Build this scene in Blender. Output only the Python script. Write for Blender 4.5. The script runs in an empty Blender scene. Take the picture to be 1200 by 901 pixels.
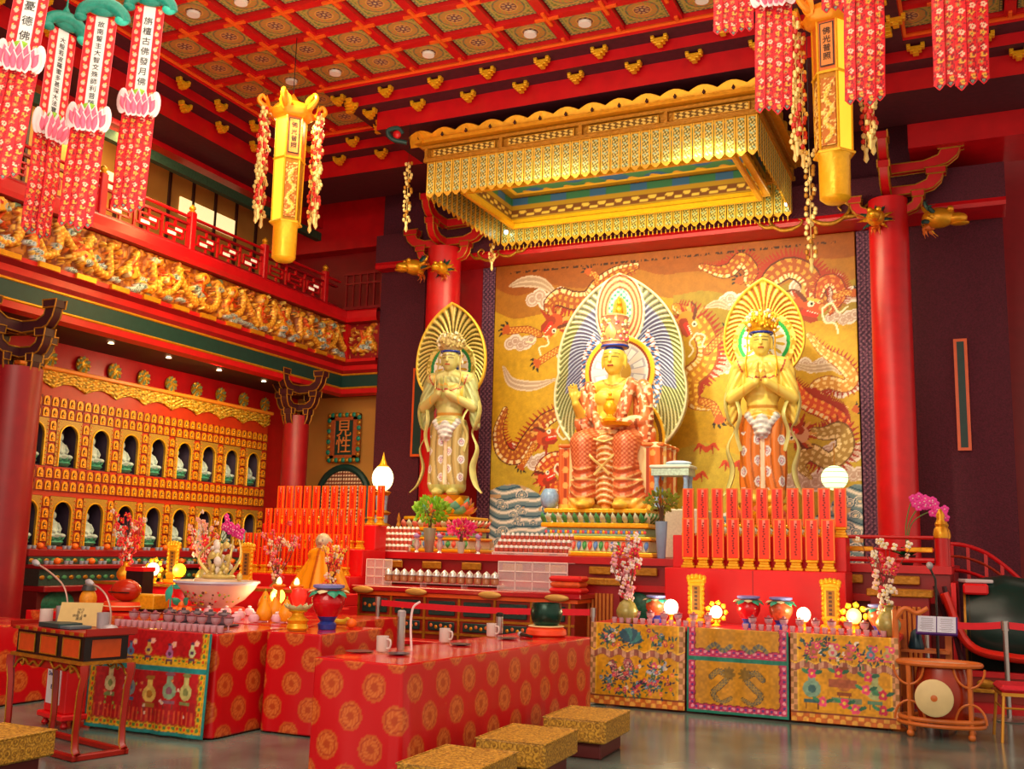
import bpy, math, random
import numpy as np
from mathutils import Vector, Matrix
S = bpy.context.scene
COL = S.collection
random.seed(7); NR = np.random.RandomState(11)
R = math.radians
PI = math.pi
# ---------------------------------------------------------------- camera
FPX = 1211.8
CAM = Vector((0, 0, 1.6))
def _cam_axes(p, y, r):
    f = Vector((math.sin(y)*math.cos(p), math.cos(y)*math.cos(p), math.sin(p)))
    rt = Vector((math.cos(y), -math.sin(y), 0)); up = rt.cross(f)
    return rt*math.cos(r)+up*math.sin(r), -rt*math.sin(r)+up*math.cos(r), f
RT, UP, FW = _cam_axes(R(9.11), R(-24.55), R(1.408))
cam = bpy.data.objects.new('camera', bpy.data.cameras.new('camera'))
COL.objects.link(cam)
cam.data.sensor_width = 36; cam.data.lens = FPX/1200*36
cam.data.clip_start = .05; cam.data.clip_end = 200
m = Matrix((RT, UP, -FW)).transposed().to_4x4(); m.translation = CAM
cam.matrix_world = m
S.camera = cam
def P(px, py, X=None, Y=None, Z=None):
    d = RT*((px-600)/FPX) - UP*((py-450.5)/FPX) + FW
    if Y is not None: t = Y/d.y
    elif X is not None: t = X/d.x
    else: t = (Z-1.6)/d.z
    return CAM + d*t
# ---------------------------------------------------------------- world, exposure, lights
S.view_settings.view_transform = 'Standard'
S.view_settings.look = 'None'
S.view_settings.gamma = 1
S.view_settings.use_curve_mapping = False
S.view_settings.exposure = 0.0
w = bpy.data.worlds.new('hall_air'); S.world = w; w.use_nodes = True
w.node_tree.nodes['Background'].inputs[0].default_value = (1.0, .74, .56, 1)
w.node_tree.nodes['Background'].inputs[1].default_value = 1.0
def light(name, kind, loc, energy, color=(1, .85, .65), aim=None, size=1.0, size_y=None, spot=60, blend=.5, spread=None):
    l = bpy.data.lights.new(name, kind); o = bpy.data.objects.new(name, l); COL.objects.link(o)
    l.energy = energy; l.color = color; o.location = loc
    if kind == 'AREA':
        l.size = size
        if size_y: l.shape = 'RECTANGLE'; l.size_y = size_y
        if spread: l.spread = R(spread)
    elif kind == 'SPOT':
        l.spot_size = R(spot); l.spot_blend = blend; l.shadow_soft_size = size
    elif kind == 'POINT': l.shadow_soft_size = size
    if aim is not None:
        o.rotation_euler = (Vector(aim)-Vector(loc)).to_track_quat('-Z', 'Y').to_euler()
    return o
# the ceiling's own downlights taken together, the hall behind, and the spots on the altar
light('hall_ceiling_light', 'AREA', (-4.5, 6.5, 8.35), 520, (1, .82, .62), (-4.5, 6.5, 0), 9, 8)
light('hall_rear_light', 'AREA', (-3, -2.5, 6.5), 520, (1, .80, .62), (-5, 14, 3.5), 7, 3)
light('altar_spot', 'SPOT', (-5.5, 9.2, 8.2), 1500, (1, .93, .62), (-5.6, 15.4, 3.8), .3, spot=40)
light('altar_spot', 'SPOT', (-3.6, 9.8, 8.2), 1400, (1, .90, .50), (-3.0, 15.2, 4.3), .2, spot=34)
light('altar_spot', 'SPOT', (-8.2, 9.8, 8.2), 800, (1, .95, .66), (-8.0, 15, 3.9), .2, spot=30)
light('tapestry_wash', 'AREA', (-4.9, 14.4, 6.6), 170, (1, .88, .5), (-4.9, 17, 4.0), 5.5, .5)
light('niche_wash', 'AREA', (-11.35, 13.1, 4.5), 170, (1, .80, .42), (-12.2, 13.1, 2.6), .25, 6.0)
light('frieze_wash', 'AREA', (-10.4, 11.5, 6.4), 160, (1, .66, .22), (-11.3, 11.5, 5.4), .3, 10)
light('canopy_uplight', 'AREA', (-5, 14.4, 7.0), 26, (1, .85, .4), (-5, 14.4, 8), 4, 1.6)
light('upper_gallery_light', 'AREA', (-12.5, 11.5, 8.2), 260, (1, .75, .4), (-12.9, 11.5, 6), .4, 9)
light('ceiling_bounce_fill', 'AREA', (-5.0, 8.0, 4.6), 280, (1, .84, .62), (-5.0, 8.5, 9), 7, 6)  # unseen upward fill, added in mid-air to brighten the ceiling
# ---------------------------------------------------------------- materials
def lin(c):
    if isinstance(c, str):
        c = [int(c[i:i+2], 16)/255 for i in (0, 2, 4)]
    return tuple((x/12.92 if x <= .04045 else ((x+.055)/1.055)**2.4) for x in c)
MATS = {}
def mat(name, c, rough=.5, metal=0., var=.18, scale=9., bump=0., emit=0., ecol=None, alpha=1., trans=0., spec=None):
    if name in MATS: return MATS[name]
    m = bpy.data.materials.new(name); m.use_nodes = True; nt = m.node_tree; b = nt.nodes['Principled BSDF']
    base = lin(c)
    tc = nt.nodes.new('ShaderNodeTexCoord'); nz = nt.nodes.new('ShaderNodeTexNoise'); nz.inputs['Scale'].default_value = scale
    nz.inputs['Detail'].default_value = 4
    nt.links.new(tc.outputs['Object'], nz.inputs['Vector'])
    mx = nt.nodes.new('ShaderNodeMix'); mx.data_type = 'RGBA'
    mx.inputs[6].default_value = (*[x*(1-var) for x in base], 1); mx.inputs[7].default_value = (*[min(1, x*(1+var)) for x in base], 1)
    nt.links.new(nz.outputs['Fac'], mx.inputs[0]); nt.links.new(mx.outputs[2], b.inputs['Base Color'])
    b.inputs['Roughness'].default_value = rough; b.inputs['Metallic'].default_value = metal
    if trans: b.inputs['Transmission Weight'].default_value = trans; b.inputs['IOR'].default_value = 1.2
    if spec is not None: b.inputs['Specular IOR Level'].default_value = spec
    if alpha < 1: b.inputs['Alpha'].default_value = alpha
    if emit:
        b.inputs['Emission Strength'].default_value = emit; b.inputs['Emission Color'].default_value = (*lin(ecol or c), 1)
    if bump:
        bp = nt.nodes.new('ShaderNodeBump'); bp.inputs['Strength'].default_value = bump; bp.inputs['Distance'].default_value = .02
        nt.links.new(nz.outputs['Fac'], bp.inputs['Height']); nt.links.new(bp.outputs[0], b.inputs['Normal'])
    MATS[name] = m; return m
def cmat(name, rough=.6, metal=0.):
    """a material that takes its pattern colours from the mesh"""
    if name in MATS: return MATS[name]
    m = bpy.data.materials.new(name); m.use_nodes = True; nt = m.node_tree; b = nt.nodes['Principled BSDF']
    a = nt.nodes.new('ShaderNodeAttribute'); a.attribute_name = 'Col'
    nt.links.new(a.outputs['Color'], b.inputs['Base Color'])
    b.inputs['Roughness'].default_value = rough; b.inputs['Metallic'].default_value = metal
    MATS[name] = m; return m
RED = mat('red_lacquer', 'c40d18', .35, 0, .25, 5)
DRED = mat('deep_red_lacquer', '8c0a16', .4, 0, .3, 5)
WALLP = mat('maroon_textured_wall', '54142a', .8, 0, .8, 48, .6)
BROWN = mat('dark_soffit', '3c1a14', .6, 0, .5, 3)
GOLD = mat('gold_leaf', 'e0a020', .34, .55, .25, 14, .3)
GOLDB = mat('bright_gold', 'f2b41c', .3, .35, .2, 20, .3)
GOLDD = mat('antique_gold', 'b07a1c', .42, .5, .4, 22, .5)
ORANGE = mat('orange_trim', 'e8601a', .4, 0, .2, 6)
GREEN = mat('dark_green_band', '083a36', .5, 0, .3, 10)
TAN = mat('tan_wall', 'c08a3c', .7, 0, .25, 1.5)
WHITE = mat('white_glaze', 'e8e6e2', .25, 0, .08, 10)
BLACK = mat('black_paint', '101010', .4, 0, .2, 10)
INK = mat('black_ink', '141014', .6, 0, 0, 5)
STEEL = mat('brushed_steel', 'b8b8b8', .3, .9, .1, 20)
GLASS = mat('clear_glass', 'ffffff', .04, 0, 0, 5, trans=1.0)
CLOTHR = mat('red_ribbon_cloth', 'e8101c', .6, 0, .2, 14)
WOODR = mat('red_brown_wood', '7c2012', .35, 0, .3, 6)
# ---------------------------------------------------------------- mesh builder
class MB:
    def __init__(s): s.v = []; s.f = []; s.m = []; s.sm = []
    def add(s, vs, fs, mi=0, M=None, smooth=True):
        k = len(s.v)
        if M is not None: vs = [M @ Vector(v) for v in vs]
        s.v.extend([tuple(v) for v in vs]); s.f.extend([tuple(i+k for i in f) for f in fs])
        s.m.extend([mi]*len(fs)); s.sm.extend([smooth]*len(fs)); return s
    def box(s, x0, x1, y0, y1, z0, z1, mi=0, M=None, bev=0.0):
        if bev <= 0:
            vs = [(x, y, z) for z in (z0, z1) for y in (y0, y1) for x in (x0, x1)]
            return s.add(vs, [(0, 2, 3, 1), (4, 5, 7, 6), (0, 1, 5, 4), (2, 6, 7, 3), (0, 4, 6, 2), (1, 3, 7, 5)], mi, M, False)
        b = min(bev, (x1-x0)/2.01, (y1-y0)/2.01, (z1-z0)/2.01)
        L = [(z0, b), (z0+b, 0), (z1-b, 0), (z1, b)]; vs = []; fs = []
        for z, i in L:
            vs += [(x0+b, y0+i, z), (x1-b, y0+i, z), (x1-i, y0+b, z), (x1-i, y1-b, z), (x1-b, y1-i, z), (x0+b, y1-i, z), (x0+i, y1-b, z), (x0+i, y0+b, z)]
        for j in range(3):
            for i in range(8): fs.append((j*8+i, j*8+(i+1) % 8, j*8+8+(i+1) % 8, j*8+8+i))
        fs.append(tuple(range(7, -1, -1))); fs.append(tuple(range(24, 32)))
        return s.add(vs, fs, mi, M, False)
    def bc(s, cx, cy, cz, sx, sy, sz, mi=0, M=None, bev=0):
        return s.box(cx-sx/2, cx+sx/2, cy-sy/2, cy+sy/2, cz-sz/2, cz+sz/2, mi, M, bev)
    def lathe(s, prof, seg=20, mi=0, M=None, arc=None, mis=None, sx=1, sy=1, flute=0, nf=8):
        """prof: (radius, z) bottom to top; round the z axis"""
        vs = []; fs = []; ms = []
        for r, z in prof:
            for i in range(seg):
                a = 2*PI*i/seg; rr = r*(1+flute*math.cos(nf*a)); vs.append((rr*math.cos(a)*sx, rr*math.sin(a)*sy, z))
        n = len(prof)
        for j in range(n-1):
            for i in range(seg):
                fs.append((j*seg+i, j*seg+(i+1) % seg, (j+1)*seg+(i+1) % seg, (j+1)*seg+i)); ms.append(mis[j] if mis else mi)
        if prof[0][0] > 1e-4: fs.append(tuple(range(seg-1, -1, -1))); ms.append(ms[0])
        if prof[-1][0] > 1e-4: fs.append(tuple((n-1)*seg+i for i in range(seg))); ms.append(ms[len(ms)-1-(1 if prof[0][0] > 1e-4 else 0)])
        k = len(s.m); s.add(vs, fs, mi, M); s.m[k:] = ms; return s
    def cyl(s, x, y, z0, z1, r, seg=16, mi=0, M=None, r2=None):
        T = Matrix.Translation((x, y, 0)); T = (M @ T) if M is not None else T
        return s.lathe([(r, z0), (r2 if r2 is not None else r, z1)], seg, mi, T)
    def ell(s, c, r, mi=0, seg=14, ring=8, M=None):
        if not hasattr(r, '__len__'): r = (r, r, r)
        pr = [(math.sin(PI*i/ring), -math.cos(PI*i/ring)) for i in range(ring+1)]
        pr[0] = (0.001, -1); pr[-1] = (0.001, 1)
        T = Matrix.Translation(c) @ Matrix.Diagonal((*r, 1)); T = (M @ T) if M is not None else T
        return s.lathe(pr, seg, mi, T)
    def tube(s, pts, r, seg=8, mi=0, M=None, closed=False, flat=1.0):
        pts = [Vector(p) for p in pts]; n = len(pts); rs = r if hasattr(r, '__len__') else [r]*n
        vs = []; fs = []; prev = None
        for i, p in enumerate(pts):
            if closed: t = pts[(i+1) % n]-pts[i-1]
            else: t = pts[min(i+1, n-1)]-pts[max(i-1, 0)]
            if t.length < 1e-9: t = Vector((0, 0, 1))
            t.normalize()
            if prev is None:
                a = Vector((0, 0, 1)) if abs(t.z) < .9 else Vector((1, 0, 0)); u = t.cross(a).normalized()
            else:
                u = prev-t*prev.dot(t)
                if u.length < 1e-6: u = t.cross(Vector((0, 0, 1)))
                u.normalize()
            prev = u; w_ = t.cross(u)
            for k in range(seg):
                a = 2*PI*k/seg; vs.append(p+u*(rs[i]*math.cos(a))+w_*(rs[i]*math.sin(a)*flat))
        m_ = n if closed else n-1
        for i in range(m_):
            j = (i+1) % n
            for k in range(seg): fs.append((i*seg+k, i*seg+(k+1) % seg, j*seg+(k+1) % seg, j*seg+k))
        if not closed: fs.append(tuple(range(seg-1, -1, -1))); fs.append(tuple((n-1)*seg+k for k in range(seg)))
        return s.add(vs, fs, mi, M)
    def prism(s, poly, a, b, plane='xz', mi=0, M=None):
        """extrude a 2-D outline; plane xz: thickness along y from a to b"""
        n = len(poly)
        def q(p, t): return (p[0], t, p[1]) if plane == 'xz' else ((t, p[0], p[1]) if plane == 'yz' else (p[0], p[1], t))
        vs = [q(p, a) for p in poly]+[q(p, b) for p in poly]
        fs = [tuple(range(n)), tuple(range(2*n-1, n-1, -1))]+[(i, i+n, (i+1) % n+n, (i+1) % n) for i in range(n)]
        return s.add(vs, fs, mi, M, False)
    def petal(s, base, tip, w, bulge, mi=0, M=None, out=Vector((0, -1, 0))):
        """a closed thick leaf from base to tip, bulging towards out"""
        base, tip, out = Vector(base), Vector(tip), Vector(out); ax = tip-base; side = ax.cross(out).normalized()
        o2 = out.normalized(); vs = []; fs = []; n = 6
        for i in range(n+1):
            t = i/n; ww = w*math.sin(PI*min(.98, .12+t*.86))**.8*(1 if t < .6 else 1-(t-.6)*1.4); c = base+ax*t
            h = bulge*math.sin(PI*t)
            for a_, h_ in ((-1, .2), (-.5, .8), (0, 1), (.5, .8), (1, .2)): vs.append(c+side*ww*a_+o2*h*h_)
            vs.append(c-o2*.004)
        for i in range(n):
            for k in range(6): fs.append((i*6+k, i*6+(k+1) % 6, (i+1)*6+(k+1) % 6, (i+1)*6+k))
        fs.append(tuple(range(5, -1, -1))); fs.append(tuple(n*6+k for k in range(6)))
        return s.add(vs, fs, mi, M)
    def mesh(s, name, mats):
        me = bpy.data.meshes.new(name); me.from_pydata(s.v, [], s.f)
        for mm in (mats if isinstance(mats, (list, tuple)) else [mats]): me.materials.append(mm)
        me.polygons.foreach_set('material_index', s.m); me.polygons.foreach_set('use_smooth', s.sm)
        me.update()
        if any(s.sm): me.set_sharp_from_angle(angle=R(42))
        return me
    def build(s, name, mats, parent=None, loc=None, rot=None):
        return obj(name, s.mesh(name, mats), parent, loc, rot)
def obj(name, me, parent=None, loc=None, rot=None):
    o = bpy.data.objects.new(name, me); COL.objects.link(o)
    if parent is not None: o.parent = parent
    if loc is not None: o.location = loc
    if rot is not None: o.rotation_euler = rot
    return o
def tag(o, label=None, cat=None, group=None, kind=None):
    if label: o['label'] = label
    if cat: o['category'] = cat
    if group: o['group'] = group
    if kind: o['kind'] = kind
    return o
def thing(name, label, cat, loc=(0, 0, 0), rz=0, group=None):
    o = bpy.data.objects.new(name, None); COL.objects.link(o); o.empty_display_size = .1
    o.location = loc; o.rotation_euler = (0, 0, rz); return tag(o, label, cat, group)
def struct(name, mb, mats, parent=None):
    o = mb.build(name, mats, parent)
    if parent is None: o['kind'] = 'structure'
    return o
def dup(root, loc=None, rz=None, label=None, group=None, scale=None, rot=None):
    r = root.copy(); COL.objects.link(r)
    if loc is not None: r.location = loc
    if rz is not None: r.rotation_euler = (0, 0, rz)
    if rot is not None: r.rotation_euler = rot
    if scale is not None: r.scale = (scale,)*3 if not hasattr(scale, '__len__') else scale
    if label: r['label'] = label
    if group: r['group'] = group
    for ch in list(root.children):
        c = ch.copy(); COL.objects.link(c); c.parent = r
        for g in list(ch.children):
            d = g.copy(); COL.objects.link(d); d.parent = c
    return r
def ring(n, r, z=0, ph=0): return [Vector((r*math.cos(2*PI*i/n+ph), r*math.sin(2*PI*i/n+ph), z)) for i in range(n)]
TZ = lambda x, y, z=0: Matrix.Translation((x, y, z))
RZ = lambda a: Matrix.Rotation(a, 4, 'Z')
RX = lambda a: Matrix.Rotation(a, 4, 'X')
RY = lambda a: Matrix.Rotation(a, 4, 'Y')
def letters(txt, size, mtl, parent, loc, rot, name='lettering', depth=.002, vertical=False, gap=1.1):
    """real outlined characters as one mesh"""
    c = bpy.data.curves.new(name, 'FONT'); c.body = '\n'.join(txt) if vertical else txt
    c.size = size; c.extrude = depth; c.align_x = 'CENTER'; c.align_y = 'CENTER'; c.resolution_u = 2
    if vertical: c.space_line = gap
    t = bpy.data.objects.new(name, c); COL.objects.link(t)
    dg = bpy.context.evaluated_depsgraph_get(); me = bpy.data.meshes.new_from_object(t.evaluated_get(dg))
    bpy.data.objects.remove(t); me.materials.clear(); me.materials.append(mtl)
    return obj(name, me, parent, loc, rot)
# ---------------------------------------------------------------- pattern painting (embroidery, carving, weaving)
class Cv:
    """colour grid in metres: x to the right, y up"""
    def __init__(s, W, H, step, bg):
        s.W, s.H = W, H; s.nx = max(2, int(round(W/step))+1); s.ny = max(2, int(round(H/step))+1)
        s.x, s.y = np.meshgrid(np.linspace(0, W, s.nx), np.linspace(0, H, s.ny))
        s.c = np.zeros((s.ny, s.nx, 3)); s.c[:] = lin(bg); s.h = np.zeros((s.ny, s.nx)); s.step = step
    def put(s, mask, col, h=None, a=1.):
        c = np.array(lin(col)); s.c[mask] = s.c[mask]*(1-a)+c*a
        if h is not None: s.h[mask] = np.maximum(s.h[mask], h) if np.isscalar(h) else np.maximum(s.h[mask], h[mask])
    def rect(s, x0, y0, x1, y1, col, h=None): s.put((s.x >= x0) & (s.x <= x1) & (s.y >= y0) & (s.y <= y1), col, h)
    def disc(s, cx, cy, r, col, h=None, ry=None, ang=0):
        dx, dy = s.x-cx, s.y-cy; ca, sa = math.cos(ang), math.sin(ang); u = dx*ca+dy*sa; v = -dx*sa+dy*ca
        s.put((u/r)**2+(v/(ry or r))**2 < 1, col, h)
    def ringd(s, cx, cy, r0, r1, col, h=None):
        d = np.hypot(s.x-cx, s.y-cy); s.put((d > r0) & (d < r1), col, h)
    def noise(s, sc, amt, seed=0):
        n = vnoise(s.x*sc, s.y*sc, seed); s.c *= (1+amt*(n*2-1))[..., None]
    def stroke(s, pts, r, cols, h=None):
        """tapered body along pts; cols = function(u along, v across -1..1)->colour index list or one hex"""
        pts = np.array(pts, float); rs = np.array(r if hasattr(r, '__len__') else [r]*len(pts), float)
        best = np.full(s.x.shape, 9.); uu = np.zeros_like(best); vv = np.zeros_like(best); L = 0
        for i in range(len(pts)-1):
            a, b = pts[i], pts[i+1]; d = b-a; l = np.hypot(*d)
            if l < 1e-9: continue
            mr = max(rs[i], rs[i+1])*1.1
            x0, x1 = sorted((a[0], b[0])); y0, y1 = sorted((a[1], b[1]))
            i0 = max(0, int((x0-mr)/s.W*(s.nx-1))); i1 = min(s.nx, int((x1+mr)/s.W*(s.nx-1))+2)
            j0 = max(0, int((y0-mr)/s.H*(s.ny-1))); j1 = min(s.ny, int((y1+mr)/s.H*(s.ny-1))+2)
            if i1 <= i0 or j1 <= j0: L += l; continue
            X = s.x[j0:j1, i0:i1]-a[0]; Y = s.y[j0:j1, i0:i1]-a[1]
            t = np.clip((X*d[0]+Y*d[1])/l**2, 0, 1); rr = rs[i]+(rs[i+1]-rs[i])*t
            dist = np.hypot(X-t*d[0], Y-t*d[1])/np.maximum(rr, 1e-6)
            sg = np.sign(X*d[1]-Y*d[0])
            bb = best[j0:j1, i0:i1]; mk = dist < bb
            bb[mk] = dist[mk]; uu[j0:j1, i0:i1][mk] = (L+t*l)[mk]; vv[j0:j1, i0:i1][mk] = (dist*sg)[mk]; L += l
        mk = best < 1
        if callable(cols):
            for hexc, mm in cols(uu, vv, best): s.put(mk & mm, hexc)
        else: s.put(mk, cols)
        if h is not None: s.h[mk] = np.maximum(s.h[mk], (h*np.sqrt(np.maximum(0, 1-best**2)))[mk])
        return mk
    def build(s, name, place, mtl, parent=None, thick=.01, amp=1.):
        """place(x, y, h) arrays -> world/local xyz arrays; adds a back and rim so the sheet has thickness"""
        X, Y, Z = place(s.x.ravel(), s.y.ravel(), s.h.ravel()*amp); n = s.nx*s.ny
        Xb, Yb, Zb = place(s.x.ravel(), s.y.ravel(), np.full(n, -thick))
        idx = np.arange(n).reshape(s.ny, s.nx); full = n < 60000
        edge = np.concatenate([idx[0, :], idx[1:, -1], idx[-1, -2::-1], idx[-2:0:-1, 0]])
        co = np.stack([X, Y, Z], 1); back = np.stack([Xb, Yb, Zb], 1); back = back if full else back[edge]
        verts = np.concatenate([co, back]); ne = len(edge)
        q = np.stack([idx[:-1, :-1], idx[:-1, 1:], idx[1:, 1:], idx[1:, :-1]], -1).reshape(-1, 4)
        e2 = np.roll(edge, -1); bi = n+edge if full else n+np.arange(ne); b2 = np.roll(bi, -1)
        rim = np.stack([e2, edge, bi, b2], 1)
        faces = np.concatenate([q, rim]+([q[:, ::-1]+n] if full else [])); me = bpy.data.meshes.new(name)
        nf = len(faces)+(0 if full else 1)
        me.vertices.add(len(verts)); me.vertices.foreach_set('co', verts.ravel())
        me.loops.add(len(faces)*4+(0 if full else ne)); li = faces.ravel() if full else np.concatenate([faces.ravel(), bi[::-1]]); me.loops.foreach_set('vertex_index', li.astype(np.int32))
        me.polygons.add(nf); me.polygons.foreach_set('loop_start', (np.arange(nf)*4).astype(np.int32))
        me.update(calc_edges=True); me.validate()
        at = me.color_attributes.new('Col', 'FLOAT_COLOR', 'POINT')
        c = np.ones((len(verts), 4)); c[:n, :3] = np.clip(s.c.reshape(-1, 3), 0, 1); c[n:, :3] = c[:n, :3] if full else c[edge, :3]
        at.data.foreach_set('color', c.ravel().astype(np.float32)); me.materials.append(mtl)
        if s.h.any(): me.polygons.foreach_set('use_smooth', [True]*len(me.polygons))
        return obj(name, me, parent)
def vnoise(x, y, seed=0):
    rs = np.random.RandomState(seed).rand(256, 256)
    xi = np.floor(x).astype(int); yi = np.floor(y).astype(int); fx = x-xi; fy = y-yi; fx = fx*fx*(3-2*fx); fy = fy*fy*(3-2*fy)
    g = lambda a, b: rs[a % 256, b % 256]
    return (g(xi, yi)*(1-fx)+g(xi+1, yi)*fx)*(1-fy)+(g(xi, yi+1)*(1-fx)+g(xi+1, yi+1)*fx)*fy
def bez(pts, n=40):
    """Catmull-Rom through the points"""
    p = np.array(pts, float); out = []
    q = np.concatenate([[2*p[0]-p[1]], p, [2*p[-1]-p[-2]]]); k = len(p)-1; m_ = max(2, n//k)
    for i in range(k):
        for t in np.linspace(0, 1, m_, endpoint=False):
            a, b, c, d = q[i:i+4]; out.append(.5*((2*b)+(-a+c)*t+(2*a-5*b+4*c-d)*t*t+(-a+3*b-3*c+d)*t**3))
    out.append(p[-1]); return np.array(out)
# ================================================================ the room
def floor_mat():
    m = bpy.data.materials.new('polished_grey_stone'); m.use_nodes = True; nt = m.node_tree; b = nt.nodes['Principled BSDF']
    tc = nt.nodes.new('ShaderNodeTexCoord'); n1 = nt.nodes.new('ShaderNodeTexNoise'); n1.inputs['Scale'].default_value = 1.1; n1.inputs['Detail'].default_value = 8
    nt.links.new(tc.outputs['Object'], n1.inputs['Vector']); cr = nt.nodes.new('ShaderNodeValToRGB')
    cr.color_ramp.elements[0].color = (*lin('38504c'), 1); cr.color_ramp.elements[0].position = .3
    cr.color_ramp.elements[1].color = (*lin('7c948c'), 1); cr.color_ramp.elements[1].position = .72
    nt.links.new(n1.outputs['Fac'], cr.inputs[0]); nt.links.new(cr.outputs[0], b.inputs['Base Color']); b.inputs['Roughness'].default_value = .17
    return m
struct('floor', MB().box(-14, 7, -4, 19, -.2, 0), floor_mat())
# ---- walls
struct('wall_left', MB().box(-12.9, -12.5, -3, 17.3, 0, 4.55), RED)
struct('wall_back', MB().box(-9.45, .46, 17.05, 17.5, 0, 9.5).box(-10.42, -9.45, 16.62, 17.5, 0, 9.5).box(-9.45, -8.36, 16.96, 17.04, 0, 7.2, 1), [WALLP, DRED])
struct('wall_far_left', MB().box(-12.9, -10.42, 17.0, 17.5, 0, 4.7), TAN)
struct('wall_gallery', MB().box(-13.6, -13.3, -3, 17.4, 5.8, 9.0), TAN)
struct('wall_gallery_end', MB().box(-13.3, -10.42, 17.2, 17.5, 5.8, 9.0), DRED)
struct('wall_right_back', MB().box(.46, 7, 19.2, 19.5, 0, 9.0).box(.9, 1.5, 19.1, 19.2, 2.8, 5.6, 1), [DRED, GREEN])
# ---- slot panels let into the back wall
for n, a, b_ in ((1, P(1117, 398, Y=17.04), P(1139, 528, Y=17.04)), (2, P(486, 432, Y=16.6), P(496, 535, Y=16.6))):
    t = MB().box(a.x, b_.x, a.y-.05, a.y+.02, b_.z, a.z).box(a.x+.045, b_.x-.045, a.y-.056, a.y-.04, b_.z+.045, a.z-.045, 1)
    struct('trim_slot_panel', t, [ORANGE, GREEN])
# ---- sweep a moulding round a plan polyline, mitred; prof = (outward, z)
def sweep(name, plan, prof, mats, mis=None, close=False):
    pl = [Vector(p) for p in plan]; n = len(pl); offs = []
    for i in range(n):
        d1 = (pl[i]-pl[i-1]).normalized() if i else (pl[1]-pl[0]).normalized()
        d2 = (pl[i+1]-pl[i]).normalized() if i < n-1 else d1
        n1 = Vector((-d1.y, d1.x)); n2 = Vector((-d2.y, d2.x)); mm = n1+n2; mm /= mm.dot(n1); offs.append(mm)
    vs = []; fs = []; ms = []; k = len(prof)
    for i in range(n):
        for o, z in prof: q = pl[i]+offs[i]*o; vs.append((q.x, q.y, z))
    for i in range(n-1):
        for j in range(k-1 if not close else k):
            j2 = (j+1) % k; fs.append((i*k+j, i*k+j2, (i+1)*k+j2, (i+1)*k+j)); ms.append(mis[j] if mis else 0)
    mb = MB(); mb.add(vs, fs, 0, None, False); mb.m = ms
    return struct(name, mb, mats)
HC = 8.6
# plan runs so that its left-hand normal points outward (away from the hall centre)
planC = [(-10.6, -3), (-10.6, 14.0), (-9.03, 14.0), (-9.03, 12.5), (-.72, 12.5), (-.72, 14.0), (5.5, 14.0)]
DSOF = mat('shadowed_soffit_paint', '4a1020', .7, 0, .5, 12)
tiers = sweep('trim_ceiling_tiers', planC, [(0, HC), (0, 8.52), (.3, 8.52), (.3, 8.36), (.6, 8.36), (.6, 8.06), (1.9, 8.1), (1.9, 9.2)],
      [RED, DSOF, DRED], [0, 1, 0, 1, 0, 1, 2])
sweep('trim_ceiling_edge', planC, [(-.02, HC+.02), (-.05, HC-.03), (-.01, HC-.045), (.03, HC-.02)], [ORANGE])
# gilded bracket blocks, one mesh shared by all
bb = MB()
for i, (wd, z0, z1) in enumerate(((.10, 0, .05), (.20, .05, .10), (.30, .10, .15))): bb.bc(0, 0, (z0+z1)/2, wd, .16-.02*i, z1-z0, 0, None, .01)
bb.bc(-.12, 0, .175, .07, .13, .06, 0, None, .01).bc(.12, 0, .175, .07, .13, .06, 0, None, .01).bc(0, -.09, .1, .06, .08, .07, 0, None, .015)
brk = bb.mesh('bracket_block', GOLDB)
def run_brackets(a, b, off, z, pitch=.86, face=0, shift=.3):
    a, b = Vector(a), Vector(b); d = (b-a).normalized(); nn = Vector((-d.y, d.x)); L = (b-a).length; t = shift
    while t < L:
        q = a+d*t+nn*off
        o = obj('bracket_block', brk, tiers, (q.x, q.y, z), (0, 0, math.atan2(d.y, d.x)+PI)); o.scale = (.75, .75, .75); t += pitch
for i in range(len(planC)-1):
    a, b = planC[i], planC[i+1]
    if i == 0: a = (-10.6, 6.0)
    for r_, (off, z) in enumerate(((.16, 8.37), (.46, 8.21))):
        run_brackets(a, b, off, z, .86, shift=.15+.4*(r_ % 2))
# ---- coffered ceiling: painted panels between red ribs with orange fillets
def coffer(cw, cd):
    c = Cv(cw, cd, .0125, 'b09a4a'); cx, cy = cw/2, cd/2
    dx, dy = np.abs(c.x-cx)/cx, np.abs(c.y-cy)/cy; e = np.maximum(dx, dy); d = np.hypot((c.x-cx), (c.y-cy)); a = np.arctan2(c.y-cy, c.x-cx)
    c.put(e > .86, '5c6a48'); c.put((e > .80) & (e < .84), 'd08838'); c.put((e > .86) & (np.sin(c.x*90)*np.sin(c.y*90) > .2), 'b8a860')
    c.put((d < cx*(.70+.05*np.cos(a*12))), 'c07840'); c.put((d < cx*.62) & (np.cos(a*16+d*60) > 0), 'a8903c'); c.put((d > cx*.64) & (d < cx*.70), '5a7050')
    c.put((e > .6) & (e < .80) & (d > cx*.78) & (np.sin(c.x*60+c.y*30)*np.sin(c.y*55) > 0), '6c7a3a')
    c.put((d < cx*.40), 'd8a050'); c.put((d < cx*.34), '70403c'); c.put((d < cx*.30) & (np.cos(a*8) > 0), 'c8a068'); c.put(d < cx*.14, '603848'); c.put(d < cx*.06, 'd8c080')
    return c
CW, CD = .79, .73
cof = coffer(CW-.16, CD-.14); cm = cmat('painted_coffer', .6)
ceil = MB().box(-13.6, 7, -4, 17.5, HC+.14, HC+.4)
ceiling = struct('ceiling', ceil, [RED])
proto = cof.build('coffer_panel', lambda x, y, h: (x-(CW-.16)/2, y-(CD-.14)/2, HC+.06-h), cm, ceiling, .02)
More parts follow.
